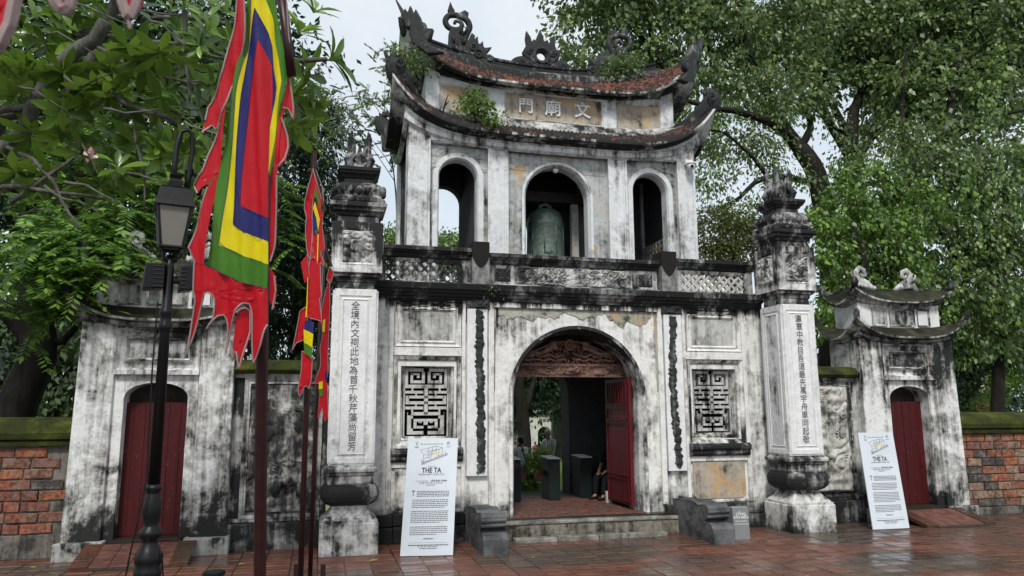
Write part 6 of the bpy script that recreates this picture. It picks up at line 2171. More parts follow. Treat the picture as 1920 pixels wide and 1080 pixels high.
for pl in (P1[11:] + P1[:1], P1[1:11], P2[5:], P3[3:], P4[6:] + P4[:1], P5, [(-4.335, -7.788, 3.708), (-4.308, -7.767, 3.541), (-4.308, -7.756, 3.477), (-4.332, -7.759, 3.53), (-4.357, -7.753, 3.533)], [(-4.36, -7.742, 3.477), (-4.33, -7.735, 3.387), (-4.322, -7.727, 3.327), (-4.334, -7.711, 3.257), (-4.362, -7.698, 3.221)], [(-4.376, -7.596, 2.646), (-4.366, -7.585, 2.567), (-4.379, -7.565, 2.468)], [(-4.371, -7.687, 3.173), (-4.375, -7.624, 2.806), (-4.396, -7.604, 2.722)]):
    edge_cord(f, pl, .0048, kr['amp'], kr['k'], kr['seed'])
f.build('fringe', M['f_fringe'], FL)
f = MB()
for pl in ([(-4.515, -7.802, 4.052), (-4.536, -7.776, 3.931), (-4.556, -7.741, 3.759), (-4.572, -7.709, 3.596), (-4.583, -7.668, 3.371), (-4.589, -7.635, 3.188), (-4.6, -7.585, 2.915), (-4.541, -7.594, 2.88), (-4.473, -7.607, 2.852), (-4.404, -7.62, 2.826)], [(-4.494, -7.779, 3.889), (-4.517, -7.751, 3.759), (-4.533, -7.723, 3.621), (-4.543, -7.685, 3.414), (-4.552, -7.642, 3.174), (-4.555, -7.614, 3.013), (-4.483, -7.626, 2.979), (-4.408, -7.64, 2.95)], [(-4.539, -7.809, 4.131), (-4.551, -7.757, 3.844), (-4.569, -7.742, 3.785), (-4.597, -7.707, 3.622), (-4.613, -7.66, 3.371), (-4.632, -7.625, 3.196), (-4.646, -7.584, 2.974), (-4.657, -7.553, 2.811), (-4.565, -7.568, 2.765), (-4.483, -7.584, 2.734), (-4.401, -7.6, 2.705)], [(-4.515, -7.802, 4.052), (-4.451, -7.797, 3.931), (-4.427, -7.79, 3.853), (-4.42, -7.775, 3.759), (-4.394, -7.761, 3.638)], [(-4.726, -7.517, 2.704), (-4.61, -7.537, 2.647), (-4.559, -7.545, 2.617), (-4.478, -7.562, 2.596), (-4.402, -7.578, 2.578)]):
    edge_cord(f, pl, .0016, kw['amp'], kw['k'], kw['seed'])
f.build('seam', M['f_blue'], FL)
PO = thing('flag_pole', 'thick dark red pole nearest the camera carrying the big flag', 'flag pole', (-4.398, -7.096, 0.677), 'dark red flag poles')
f = MB()
f.tube([(-4.378, -6.966, -0.112), (-4.399, -7.156, 1.028), (-4.429, -7.344, 2.168), (-4.453, -7.533, 3.308), (-4.477, -7.707, 4.36)], .034, 12)
f.build('pole', M['pole_red'], PO, smooth=True)
f = MB()
f.tube([(-4.406, -7.829, 4.232), (-4.352, -7.799, 3.915), (-4.318, -7.791, 3.699)], [.026, .026, .025], 10)
f.build('spar', M['pole_red'], PO, smooth=True)
f = MB()
f.tube([(-4.367, -7.839, 4.17), (-4.344, -7.825, 3.933), (-4.313, -7.791, 3.691)], .004, 5)
f.build('cord', M['f_fringe'], PO)

# --- second flag
FL = thing('festival_flag', 'smaller five-colour flag, left of the two hanging narrow before the left pillar', 'flag', (-4.226, -4.857, 3.224), 'five-colour festival flags')
k2 = dict(amp=.010, k=70, seed=4.0, cell=.05)
f = MB()
R2 = [[(-4.249, -5.001, 4.099), (-4.222, -4.994, 4.018), (-4.207, -4.971, 3.861), (-4.239, -4.958, 3.833), (-4.243, -4.93, 3.676), (-4.232, -4.905, 3.509), (-4.221, -4.873, 3.31), (-4.242, -4.863, 3.281), (-4.275, -4.871, 3.377), (-4.294, -4.894, 3.538), (-4.286, -4.919, 3.676), (-4.31, -4.922, 3.724), (-4.306, -4.938, 3.814), (-4.274, -4.973, 3.971)],
      [(-4.237, -4.908, 3.538), (-4.179, -4.92, 3.519), (-4.161, -4.896, 3.357), (-4.112, -4.887, 3.228), (-4.153, -4.881, 3.257), (-4.141, -4.854, 3.081), (-4.128, -4.837, 2.962), (-4.146, -4.829, 2.939), (-4.117, -4.801, 2.734), (-4.173, -4.79, 2.753), (-4.253, -4.774, 2.777), (-4.257, -4.817, 3.034), (-4.256, -4.837, 3.153), (-4.239, -4.87, 3.319)],
      [(-4.267, -4.865, 3.334), (-4.316, -4.841, 3.263), (-4.288, -4.824, 3.125), (-4.281, -4.818, 3.077), (-4.241, -4.836, 3.124)], [(-4.26, -4.788, 2.868), (-4.316, -4.767, 2.83), (-4.347, -4.716, 2.578), (-4.372, -4.691, 2.469), (-4.332, -4.715, 2.55), (-4.263, -4.736, 2.573), (-4.246, -4.771, 2.749)],
      [(-4.283, -4.714, 2.473), (-4.255, -4.72, 2.464), (-4.188, -4.727, 2.406), (-4.194, -4.692, 2.211), (-4.212, -4.674, 2.135), (-4.244, -4.673, 2.174), (-4.296, -4.64, 2.06), (-4.308, -4.651, 2.141), (-4.282, -4.689, 2.326)], [(-4.222, -4.994, 4.018), (-4.142, -4.968, 3.747), (-4.156, -4.94, 3.604), (-4.119, -4.909, 3.366), (-4.161, -4.898, 3.366), (-4.187, -4.948, 3.699)]]
for i, q in enumerate(R2): sheet(f, q, off=-.012 * (i % 3), **k2)
f.build('ragged_border', M['f_red'], FL, smooth=True)
for nm, m, ps in (('green_band', 'f_green', [[(-4.231, -4.965, 3.861), (-4.205, -4.985, 3.937), (-4.167, -4.966, 3.771), (-4.164, -4.957, 3.714), (-4.196, -4.967, 3.823)], [(-4.26, -4.732, 2.545), (-4.186, -4.744, 2.506), (-4.188, -4.727, 2.406), (-4.254, -4.719, 2.459)]]),
                  ('yellow_band', 'f_yellow', [[(-4.231, -4.945, 3.747), (-4.212, -4.96, 3.804), (-4.167, -4.944, 3.642), (-4.177, -4.923, 3.538), (-4.195, -4.938, 3.652)], [(-4.267, -4.752, 2.668), (-4.181, -4.766, 2.627), (-4.186, -4.744, 2.506), (-4.26, -4.733, 2.549)], [(-4.255, -4.833, 3.129), (-4.246, -4.836, 3.129), (-4.247, -4.775, 2.777), (-4.257, -4.773, 2.777)], [(-4.18, -4.918, 3.509), (-4.171, -4.92, 3.509), (-4.167, -4.88, 3.271), (-4.176, -4.878, 3.271)]]),
                  ('blue_band', 'f_blue', [[(-4.233, -4.929, 3.657), (-4.2, -4.941, 3.676), (-4.18, -4.926, 3.557), (-4.223, -4.909, 3.524)], [(-4.26, -4.767, 2.749), (-4.18, -4.784, 2.73), (-4.181, -4.767, 2.63), (-4.262, -4.753, 2.668)]])):
    for q in ps:
        f = MB()
        sheet(f, q, off=-.035, **k2)
        f.build(nm, M[m], FL, smooth=True)
f = MB()
for q in R2: edge_cord(f, q + q[:1], .0042, k2['amp'], k2['k'], k2['seed'], -.01)
f.build('fringe', M['f_fringe'], FL)
PO = thing('flag_pole', 'slim dark red flag pole, left one of the pair before the left pillar', 'flag pole', (-4.222, -4.191, -0.061), 'dark red flag poles')
f = MB()
f.tube([(-4.226, -4.186, -0.085), (-4.232, -4.506, 1.796), (-4.247, -4.93, 4.29)], .026, 10)
f.build('pole', M['pole_red'], PO, smooth=True)
f = MB()
f.tube([(-4.283, -4.889, 4.102), (-4.225, -4.953, 4.086)], .03, 8)
f.build('bracket', M['pole_red'], PO)
f = MB(); f.tube([(-4.234, -4.948, 4.072), (-4.141, -4.964, 3.723)], .018, 8); f.build('spar', M['pole_red'], PO)
f = MB(); f.tube([(-4.226, -4.956, 4.105), (-4.164, -4.945, 3.952), (-4.137, -4.968, 3.737)], .004, 4); f.build('cord', M['f_fringe'], PO)

# --- third flag
FL = thing('festival_flag', 'farthest and smallest five-colour flag hanging beside the left pillar', 'flag', (-4.067, -2.673, 2.752), 'five-colour festival flags')
k3 = dict(amp=.010, k=60, seed=7.0, cell=.06)
R3 = [[(-4.056, -2.825, 3.625), (-4.01, -2.823, 3.545), (-4.036, -2.795, 3.421), (-4.093, -2.789, 3.471)], [(-4.1, -2.762, 3.322), (-4.051, -2.804, 3.495), (-4.037, -2.756, 3.192), (-4.042, -2.703, 2.894), (-4.043, -2.652, 2.597), (-4.029, -2.62, 2.386), (-4.051, -2.599, 2.299), (-4.183, -2.557, 2.25), (-4.118, -2.613, 2.479), (-4.138, -2.643, 2.684), (-4.1, -2.678, 2.832), (-4.138, -2.704, 3.043)],
      [(-4.117, -2.552, 2.12), (-4.081, -2.561, 2.12), (-4.087, -2.59, 2.299), (-4.038, -2.602, 2.299), (-4.011, -2.537, 1.878), (-4.049, -2.517, 1.816), (-4.085, -2.539, 1.996), (-4.125, -2.502, 1.841)]]
f = MB()
for i, q in enumerate(R3): sheet(f, q, off=-.01 * i, **k3)
f.build('ragged_border', M['f_red'], FL, smooth=True)
for nm, m, ps in (('yellow_band', 'f_yellow', [[(-4.129, -2.576, 2.281), (-4.087, -2.589, 2.293), (-4.084, -2.575, 2.206), (-4.126, -2.563, 2.2)], [(-4.106, -2.705, 3), (-4.083, -2.713, 3.012), (-4.083, -2.688, 2.863), (-4.108, -2.681, 2.863)]]), ('green_band', 'f_green', [[(-4.126, -2.563, 2.2), (-4.084, -2.575, 2.206), (-4.081, -2.561, 2.12), (-4.117, -2.551, 2.114)]]), ('blue_band', 'f_blue', [[(-4.06, -2.615, 2.405), (-4.037, -2.623, 2.417), (-4.032, -2.604, 2.299), (-4.057, -2.598, 2.299)]])):
    for q in ps:
        f = MB()
        sheet(f, q, off=-.03, **k3)
        f.build(nm, M[m], FL, smooth=True)
f = MB()
for q in R3: edge_cord(f, q + q[:1], .0045, k3['amp'], k3['k'], k3['seed'], -.01)
f.build('fringe', M['f_fringe'], FL)
PO = thing('flag_pole', 'slim dark flag pole nearest the left pillar, right one of the pair', 'flag pole', (-4.157, -2.071, -0.015), 'dark red flag poles')
f = MB()
f.tube([(-4.156, -2.07, -0.021), (-4.153, -2.376, 1.759), (-4.131, -2.768, 4.015)], .027, 10)
f.build('pole', M['pole_red'], PO, smooth=True)
f = MB(); f.tube([(-4.126, -2.746, 3.877), (-4.037, -2.778, 3.629)], .016, 6); f.build('spar', M['pole_red'], PO)
f = MB()
for q in ((-4.316, -2.028, -0.033), (-4.008, -2.106, -0.035)):
    f.tube([q, tuple(Vector(q) + Vector((0, 0, .17)))], .03, 8)
f.tube([(-4.328, -2.025, -0.033), (-3.996, -2.109, -0.035)], .022, 6)
f.build('foot_stand', M['pole_red'], PO)

# --- the flag overhead, of which only the tail ends hang into view
FL = thing('festival_flag', 'flag hanging overhead at the top left corner, only its red tail ends showing', 'flag', (-4.619, -10.365, 2.686), 'five-colour festival flags')
k4 = dict(amp=.004, k=90, seed=9.0, cell=.02)
f = MB()
sheet(f, [(-4.73, -10.351, 2.769), (-4.406, -10.433, 2.768), (-4.412, -10.417, 2.685), (-4.436, -10.406, 2.658), (-4.43, -10.402, 2.621), (-4.449, -10.393, 2.597), (-4.457, -10.395, 2.621), (-4.463, -10.4, 2.658), (-4.502, -10.395, 2.686), (-4.544, -10.379, 2.658), (-4.548, -10.371, 2.616), (-4.561, -10.367, 2.613), (-4.572, -10.367, 2.631), (-4.583, -10.371, 2.668), (-4.619, -10.365, 2.686), (-4.643, -10.353, 2.65), (-4.652, -10.339, 2.586), (-4.668, -10.33, 2.555), (-4.704, -10.32, 2.549)], **k4)
f.build('ragged_border', M['f_red'], FL, smooth=True)
f = MB()
for pl, r_ in (([(-4.632, -10.362, 2.686), (-4.639, -10.352, 2.641), (-4.646, -10.341, 2.586), (-4.661, -10.331, 2.547), (-4.686, -10.323, 2.542)], .0115), ([(-4.577, -10.372, 2.668), (-4.572, -10.366, 2.622), (-4.561, -10.367, 2.609), (-4.55, -10.371, 2.618), (-4.548, -10.38, 2.668)], .0105), ([(-4.465, -10.401, 2.667), (-4.459, -10.395, 2.623), (-4.447, -10.393, 2.594), (-4.437, -10.4, 2.621), (-4.438, -10.408, 2.667)], .0085), ([(-4.449, -10.393, 2.597), (-4.444, -10.391, 2.577)], .003)):
    f = MB()
    edge_cord(f, pl, r_, .004, 90, 9.0, -.004)
    f.build('fringe', M['f_fringe'], FL)

# ================================================================ vegetation
rng = np.random.default_rng(11)
def leaf_cloud(name, pos, nor, tip, size, asp, mat, parent, fold_=.25):
    """one small folded leaf per row: pos, surface normal hint, pointing direction, length"""
    n = len(pos)
    t = tip / np.linalg.norm(tip, axis=1, keepdims=True)
    s_ = np.cross(t, nor)
    s_ /= np.maximum(np.linalg.norm(s_, axis=1, keepdims=True), 1e-6)
    u = np.cross(s_, t)
    L = size[:, None]
    W = L * asp * .5
    v = np.empty((n, 4, 3))
    v[:, 0] = pos
    v[:, 1] = pos + t * L * .42 + s_ * W - u * W * fold_
    v[:, 2] = pos + t * L
    v[:, 3] = pos + t * L * .42 - s_ * W - u * W * fold_
    me = bpy.data.meshes.new(name)
    me.vertices.add(4 * n)
    me.vertices.foreach_set('co', v.reshape(-1))
    me.loops.add(4 * n)
    me.loops.foreach_set('vertex_index', np.arange(4 * n, dtype=np.int32))
    me.polygons.add(n)
    me.polygons.foreach_set('loop_start', np.arange(0, 4 * n, 4, dtype=np.int32))
    me.polygons.foreach_set('loop_total', np.full(n, 4, dtype=np.int32))
    me.update(calc_edges=True)
    return link(name, me, parent, mat)
def unit(n):
    v = rng.normal(size=(n, 3))
    return v / np.linalg.norm(v, axis=1, keepdims=True)
def crown_points(blobs, clumps, per, sig, hollow=.5):
    """leaf positions gathered in clumps spread through ellipsoids (x, y, z, rx, ry, rz)"""
    P, C = [], []
    vol = np.array([b[3] * b[4] * b[5] for b in blobs]) ** .75
    share = vol / vol.sum()
    for b, s_ in zip(blobs, share):
        k = max(3, int(clumps * s_))
        r = (hollow + (1 - hollow) * rng.random(k)) ** .6
        c = np.array(b[:3]) + unit(k) * r[:, None] * np.array(b[3:6])
        m = rng.integers(int(per * .5), int(per * 1.5) + 1, k)
        cc = np.repeat(c, m, 0)
        sg = np.repeat(rng.uniform(.6, 1.3, k) * sig, m)
        P.append(cc + rng.normal(size=(m.sum(), 3)) * sg[:, None] * np.array([1, 1, .75]))
        C.append(np.repeat(np.array(b[:3])[None], m.sum(), 0))
    return np.concatenate(P), np.concatenate(C)
def crown(name, root, blobs, clumps, per, sig, size, asp, mat, droop=.6, hollow=.5):
    p, c = crown_points(blobs, clumps, per, sig, hollow)
    n = len(p)
    out = p - c
    out /= np.maximum(np.linalg.norm(out, axis=1, keepdims=True), 1e-6)
    tip = out * .6 + unit(n) * .7 + np.array([0, 0, -droop])
    nor = unit(n) * .8 + np.array([0, 0, 1.0])
    return leaf_cloud(name, p, nor, tip, size * rng.uniform(.65, 1.25, n), asp, mat, root)
def limb(root, pts, r0, r1, name='limb', mat='bark', n=7, wob=.0):
    P = [Vector(p) for p in pts]
    Q, Rr = [], []
    m = len(P) - 1
    for i in range(m):
        for t in (0, .5):
            a, b = P[max(i - 1, 0)], P[min(i + 2, m)]
            Q.append(0.5 * ((2 * P[i]) + (P[i + 1] - a) * t + (2 * a - 5 * P[i] + 4 * P[i + 1] - b) * t * t + (3 * P[i] - a - 3 * P[i + 1] + b) * t ** 3))
            Rr.append(r0 + (r1 - r0) * (i + t) / m)
    Q.append(P[-1]); Rr.append(r1)
    if wob: Q = [q + Vector((rnd.uniform(-wob, wob), rnd.uniform(-wob, wob), rnd.uniform(-wob, wob))) for q in Q]
    f = MB()
    f.tube(Q, Rr, n)
    return f.build(name, M[mat], root, smooth=True)
def B(c, rx, ry=None, rz=None):
    return (c[0], c[1], c[2], rx, ry or rx, rz or rx)
TG = 'tall trees behind the temple wall'

# --- big spreading tree whose limbs fan out behind the tower's right side
t1 = thing('ficus_tree', 'tall tree with dark limbs fanning out behind the right side of the tower', 'tree', (11.298, 9, 2.084), TG)
limb(t1, [(11.339, 9, 1.421), (11.795, 9, 4.462), (11.927, 9, 6.927), (11.744, 9, 9.091), (11.492, 9, 9.995), (11.232, 9.2, 10.602)], .42, .30, 'trunk')
limb(t1, [(11.626, 9, 9.635), (11.48, 9.05, 10.159), (11.115, 9.3, 10.854), (10.945, 9.8, 11.813), (10.803, 10.2, 12.969), (10.47, 10.5, 14.097), (10.531, 11, 15.703), (10.44, 11, 17.83)], .32, .08)
limb(t1, [(10.852, 9.2, 10.983), (10.192, 9, 11.259), (9.515, 8.8, 11.376), (8.442, 8.5, 11.406), (7.449, 8, 11.174), (6.405, 7.8, 11.228)], .17, .06)
limb(t1, [(11.239, 9.2, 10.697), (12.01, 9.6, 11.582), (12.194, 10, 12.447), (11.988, 10, 13.126), (12.941, 10.5, 15.114)], .15, .05)
limb(t1, [(11.603, 9, 9.357), (9.932, 8.6, 9.382), (8.936, 8.4, 9.034), (8.253, 8.2, 8.443), (7.345, 8, 7.94)], .12, .04)
limb(t1, [(9.469, 8.5, 9.227), (8.977, 8.5, 9.88), (8.036, 8.5, 10.616), (7.44, 8.5, 10.65)], .07, .03)
limb(t1, [(10.47, 10.5, 14.097), (9.579, 10.8, 14.443), (8.254, 11, 15.411), (7.246, 11, 16.313)], .12, .04)
limb(t1, [(7.003, 10.5, 13.699), (6.278, 11, 15.159), (5.821, 11, 16.731)], .12, .09)
limb(t1, [(7.065, 10, 12.892), (6.781, 10.8, 14.715), (6.526, 11, 16.419)], .10, .07)
crown('crown', t1, [B((4.987, 11, 15.697),1.5), B((7.47, 11.5, 15.993),2.0), B((4.741, 11, 13.773),1.1,1.2,.8), B((9.076, 11, 14.894),2.0), B((11.347, 12, 17.22),2.4), B((11.674, 11, 14.577),1.7), B((8.392, 10, 12.359),1.1), B((12.482, 11, 16.384),1.8), B((6.491, 10.5, 13.346),1.2), B((3.662, 11.2, 14.73),.7), B((6.488, 11.5, 17.972),2.2), B((9.868, 12, 19.475),2.6), B((4.401, 11.5, 17.028),1.4)], 640, 42, .30, .23, .60, M['leaf_ficus'], .9)
crown('hanging_foliage', t1, [B((8.337, 9, 10.831),.9), B((7.399, 8.5, 9.16),.6), B((9.477, 9, 10.383),.8), B((10.343, 9.5, 12.54),1.0), B((8.135, 8, 7.873),.7,.8,.5), B((10.131, 8.5, 11.72),.6), B((9.899, 8, 9.19),.5), B((12.191, 8.2, 10.239),.5), B((13.715, 8.2, 10.09),.6), B((12.393, 9, 11.388),.4), B((14.614, 8.4, 10.983),.6)], 250, 32, .3, .15, .55, M['leaf_ficus'], .9)
# --- second tree, forked trunk
t2 = thing('ficus_tree', 'tall forked tree behind the right couplet pillar with pale sky between its limbs', 'tree', (13.633, 10.5, 2.093), TG)
limb(t2, [(13.63, 10.5, 1.375), (14.016, 10.5, 5.045), (14.253, 10.5, 8.516), (14.393, 10.5, 11.003)], .42, .36, 'trunk')
limb(t2, [(14.318, 10.5, 10.916), (13.848, 10.5, 11.709), (13.448, 10.8, 12.838), (13.221, 11, 14.117), (13.032, 11.5, 16.064)], .22, .08)
limb(t2, [(14.371, 10.5, 11.001), (14.74, 10.8, 12.671), (15.266, 11, 13.589), (16.287, 11.4, 15.079), (17.061, 11.5, 16.049), (18.296, 12, 18.165)], .24, .07)
limb(t2, [(14.386, 10.5, 10.921), (13.888, 10.3, 12.126), (13.232, 10, 12.853), (13.064, 10, 14.261), (13.547, 10, 15.984)], .18, .06)
limb(t2, [(14.569, 10.5, 10.936), (15.227, 10.5, 11.831), (16.156, 10.5, 12.498), (17.311, 10.4, 13.012)], .18, .06)
limb(t2, [(14.286, 10.2, 10.015), (14.606, 9.8, 9.817), (15.295, 9.5, 10.362), (15.77, 9.3, 11.219)], .10, .04)
crown('crown', t2, [B((15.132, 12, 16.815),2.0), B((17.675, 12.5, 18.119),2.2), B((15.541, 11.5, 14.82),1.3), B((17.579, 11.5, 15.499),1.7), B((14.075, 11.5, 14.438),1.0), B((16.416, 11, 13.168),1.1), B((16.853, 12.5, 20.418),2.6), B((19.307, 12, 17.825),1.8), B((15.812, 9.5, 13.109),.9), B((11.617, 9.5, 12.869),.7)], 600, 44, .31, .235, .60, M['leaf_ficus'], .9)
# --- third tree leaning out to the upper right
t3 = thing('ficus_tree', 'large dark tree leaning toward the upper right corner above the right side gate', 'tree', (13.311, 8, 2.07), TG)
limb(t3, [(12.97, 8, 1.424), (13.555, 8, 4.734), (13.993, 8, 7.701), (14.193, 8, 8.787), (14.876, 8, 9.674), (15.557, 8, 10.414), (16.349, 8.2, 11.254), (17.989, 8.5, 12.068), (18.979, 8.6, 12.95), (19.859, 8.8, 13.788), (21.091, 9, 14.501), (23.009, 9, 16.25)], .40, .24, 'trunk')
limb(t3, [(15.703, 8, 10.557), (16.96, 8.5, 12.403), (17.767, 9, 13.855), (18.605, 9, 14.51), (20.861, 9.5, 15.514)], .18, .10)
limb(t3, [(17.749, 9, 13.709), (18.738, 9.5, 15.966), (20.012, 10, 17.533), (20.402, 10, 19.162)], .16, .08)
limb(t3, [(14.173, 8, 8.606), (14.936, 8.6, 10.324), (15.3, 9, 12.444), (16.224, 9.5, 14.805)], .16, .05)
limb(t3, [(17.989, 8.5, 12.068), (18.564, 8, 12.062), (19.169, 7.6, 12.154)], .10, .04)
crown('crown', t3, [B((19.298, 10.5, 16.562),2.2), B((20.82, 10, 16.494),2.3), B((20.991, 9.5, 14.292),1.7), B((18.958, 9.5, 13.857),1.4), B((17.24, 9.5, 13.464),1.3), B((22.475, 10, 17.162),2.2), B((17.278, 10.5, 16.304),1.8), B((21.506, 10.5, 19.641),2.8), B((20.101, 9, 11.894),1.3), B((15.934, 7.5, 11.139),.8), B((17.491, 7.6, 12.275),.9), B((14.659, 7.4, 10.076),.6), B((15.385, 8.5, 11.28),.9)], 740, 44, .30, .235, .60, M['leaf_ficus'], .9)
# --- bright leafy tree drooping over the right wall
t4 = thing('leafy_tree', 'bright green tree with drooping sprays between the right pillar and right side gate', 'tree', (9.424, 4.5, 2.045), TG)
limb(t4, [(9.371, 4.5, 1.517), (9.49, 4.5, 3.525), (9.504, 4.5, 5.325), (9.3, 4.6, 6.616)], .16, .10, 'trunk')
limb(t4, [(9.53, 4.5, 4.766), (10.558, 4.6, 5.96), (11.526, 4.8, 6.939)], .09, .04)
crown('crown', t4, [B((9.501, 5, 7.167),.9), B((8.587, 4.6, 5.867),.65), B((10.505, 5.5, 8.135),.8), B((10.433, 5, 6.331),1.0), B((8.65, 4.4, 4.722),.6), B((7.755, 4, 4.106),.35,.4,.3), B((11.859, 5.5, 7.445),1.0), B((10.855, 5, 5.467),.8), B((8.42, 4.6, 6.709),.45), B((10.231, 5.2, 4.313),.8)], 420, 34, .17, .15, .62, M['leaf_bright'], 1.0)
t5 = thing('leafy_tree', 'broad tree with long hanging sprays of pale leaves at the right edge', 'tree', (14.958, 6, 1.591), TG)
limb(t5, [(15.158, 6.5, 0.814), (15.534, 6.5, 2.997), (15.765, 6.5, 5.266), (15.718, 6.5, 7.606), (15.513, 6.5, 9.139)], .2, .12, 'trunk')
limb(t5, [(15.72, 6.5, 4.936), (14.079, 6.2, 6.454), (13.4, 6, 7.185)], .1, .04)
crown('crown', t5, [B((14.856, 6.5, 8.746),1.1), B((16.343, 6.5, 9.201),1.1), B((13.552, 6, 6.87),.9), B((15.107, 6, 6.952),1.0), B((16.335, 6, 7.184),.9), B((13.744, 5.8, 5.409),.8), B((15.456, 6, 5.182),.8), B((12.782, 6, 5.094),.8), B((14.379, 6, 4.358),.7), B((13.697, 6.5, 9.002),.9), B((16.577, 6.5, 4.303),.6), B((15.41, 6.3, 3.936),.55), B((14.034, 6.3, 3.754),.5)], 520, 36, .19, .165, .62, M['leaf_ficus'], 1.1)
P_, N_ = [], []
for (px, py, pz) in ((13.524, 5.2, 8.42), (13.967, 5.2, 7.497), (14.43, 5, 8.584), (12.899, 5, 6.456), (14.463, 5, 7.16), (13.828, 5, 5.89), (13.985, 5.2, 9.098), (14.53, 5, 5.613), (12.482, 5, 5.233), (15.195, 5, 8.319), (15.623, 6, 11.586), (17.549, 7, 14.117), (16.575, 6.5, 12.447)):
    k = 80
    q = np.array([px, py, pz]) + np.stack([rng.normal(size=k) * .12, rng.normal(size=k) * .12, -np.linspace(0, 1.3, k)], 1)
    P_.append(q)
P_ = np.concatenate(P_)
leaf_cloud('hanging_spray', P_, unit(len(P_)) + np.array([0, -1, .6]), unit(len(P_)) * .6 + np.array([0, 0, -1.0]), .15 * rng.uniform(.7, 1.2, len(P_)), .66, M['leaf_bright'], t5)
# --- olive crown just right of the tower
t6 = thing('leafy_tree', 'low olive-green tree crown showing between tower and right pillar', 'tree', (7.036, 7, 3.845), TG)
limb(t6, [(6.848, 7, 1.497), (7.09, 7, 5.056), (7.269, 7, 6.923)], .12, .06, 'trunk')
crown('crown', t6, [B((6.715, 7, 7.05),.75), B((7.552, 7, 6.781),.7), B((6.42, 7, 6.257),.6), B((7.013, 6.6, 6.05),.6), B((8.17, 7, 6.972),.5), B((6.514, 7.2, 7.562),.35)], 190, 40, .2, .11, .55, M['leaf_olive'], .7)
# --- far dark trees closing the view under the crowns on the right
t7 = thing('dark_tree', 'dark dense tree in shade behind the right brick wall', 'tree', (20.131, 12, 1.29), TG)
limb(t7, [(19.635, 12, 0.305), (20.193, 12, 3.312), (20.389, 12, 6.231)], .35, .25, 'trunk')
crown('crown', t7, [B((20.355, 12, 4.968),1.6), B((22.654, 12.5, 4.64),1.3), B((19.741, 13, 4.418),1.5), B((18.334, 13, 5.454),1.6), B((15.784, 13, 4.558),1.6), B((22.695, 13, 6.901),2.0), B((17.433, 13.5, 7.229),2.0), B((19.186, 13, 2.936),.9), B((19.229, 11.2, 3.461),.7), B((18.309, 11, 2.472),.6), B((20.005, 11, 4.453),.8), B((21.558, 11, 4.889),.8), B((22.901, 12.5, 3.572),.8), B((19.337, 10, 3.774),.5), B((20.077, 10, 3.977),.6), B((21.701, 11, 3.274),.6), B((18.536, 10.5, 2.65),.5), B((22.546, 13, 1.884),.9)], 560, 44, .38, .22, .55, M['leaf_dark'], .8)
for (lab, a, r_, k) in (('light green feathery shrub above the right brick wall', [(18.9, 9.5, 2.806), (19.62, 9.5, 2.995), (17.839, 9, 2.247)], .45, 60), ('low shrub with pink flowers behind the right brick wall', [(17.474, 9, 1.982), (17.135, 9, 1.895)], .3, 26)):
    sh = thing('shrub', lab, 'shrub', (18.508, 9.3, 1.53))
    limb(sh, [(18.573, 9.3, 1.35), (18.878, 9.4, 2.435)], .04, .02, 'stem')
    crown('foliage', sh, [B(c, r_) for c in a], k, 40, .12, .10, .35, M['leaf_bright'], .3)
    if k < 50:
        c = np.array((17.294, 8.8, 2.033))
        p_ = c + rng.normal(size=(60, 3)) * np.array([.22, .15, .08])
        leaf_cloud('blossom', p_, unit(60), unit(60), np.full(60, .07), .9, simple('pink_blossom', (.6, .16, .14), .7), sh)
# yellow house glimpsed through the trees
root = thing('yellow_house', 'pale yellow house glimpsed through the trees above the right brick wall', 'house', (33.302, 24, 2.178))
hx_, hy_, hz_ = (33.589, 24, 4.335)
f = MB(); f.box(hx_ - .6, hx_ + 1.0, hy_, hy_ + 4, 0, hz_ + .7); f.build('wall', simple('yellow_wall', (.42, .34, .2), .85), root)
f = MB(); f.extrude_x([(hy_ - .3, hz_ + .7), (hy_ + 2, hz_ + 1.5), (hy_ + 4.3, hz_ + .7)], hx_ - .8, hx_ + 1.2); f.build('roof', M['tile_red'], root)
for i in range(3):
    f = MB(); f.box(hx_ - .45 + i * .5, hx_ - .15 + i * .5, hy_ - .02, hy_ + .05, hz_ - .9, hz_ + .3); f.build('window', M['ink'], root)

# --- left: mango-like dark tree between flags and pillar
t8 = thing('dark_tree', 'dense dark green tree rising behind the tiger relief wall', 'tree', (-4.542, 5, 1.635), TG)
limb(t8, [(-4.497, 5, 0.534), (-4.566, 5, 2.759), (-4.682, 5, 5.084), (-4.798, 5, 6.526)], .25, .14, 'trunk')
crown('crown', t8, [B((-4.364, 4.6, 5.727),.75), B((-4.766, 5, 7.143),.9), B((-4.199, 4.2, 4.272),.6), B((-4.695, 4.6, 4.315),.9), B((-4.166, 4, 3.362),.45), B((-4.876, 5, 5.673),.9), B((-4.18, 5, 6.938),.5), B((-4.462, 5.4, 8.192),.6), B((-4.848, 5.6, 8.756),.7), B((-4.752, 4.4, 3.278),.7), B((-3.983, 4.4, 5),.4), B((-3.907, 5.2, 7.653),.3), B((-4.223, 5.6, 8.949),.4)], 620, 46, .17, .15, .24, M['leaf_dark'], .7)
P_ = []
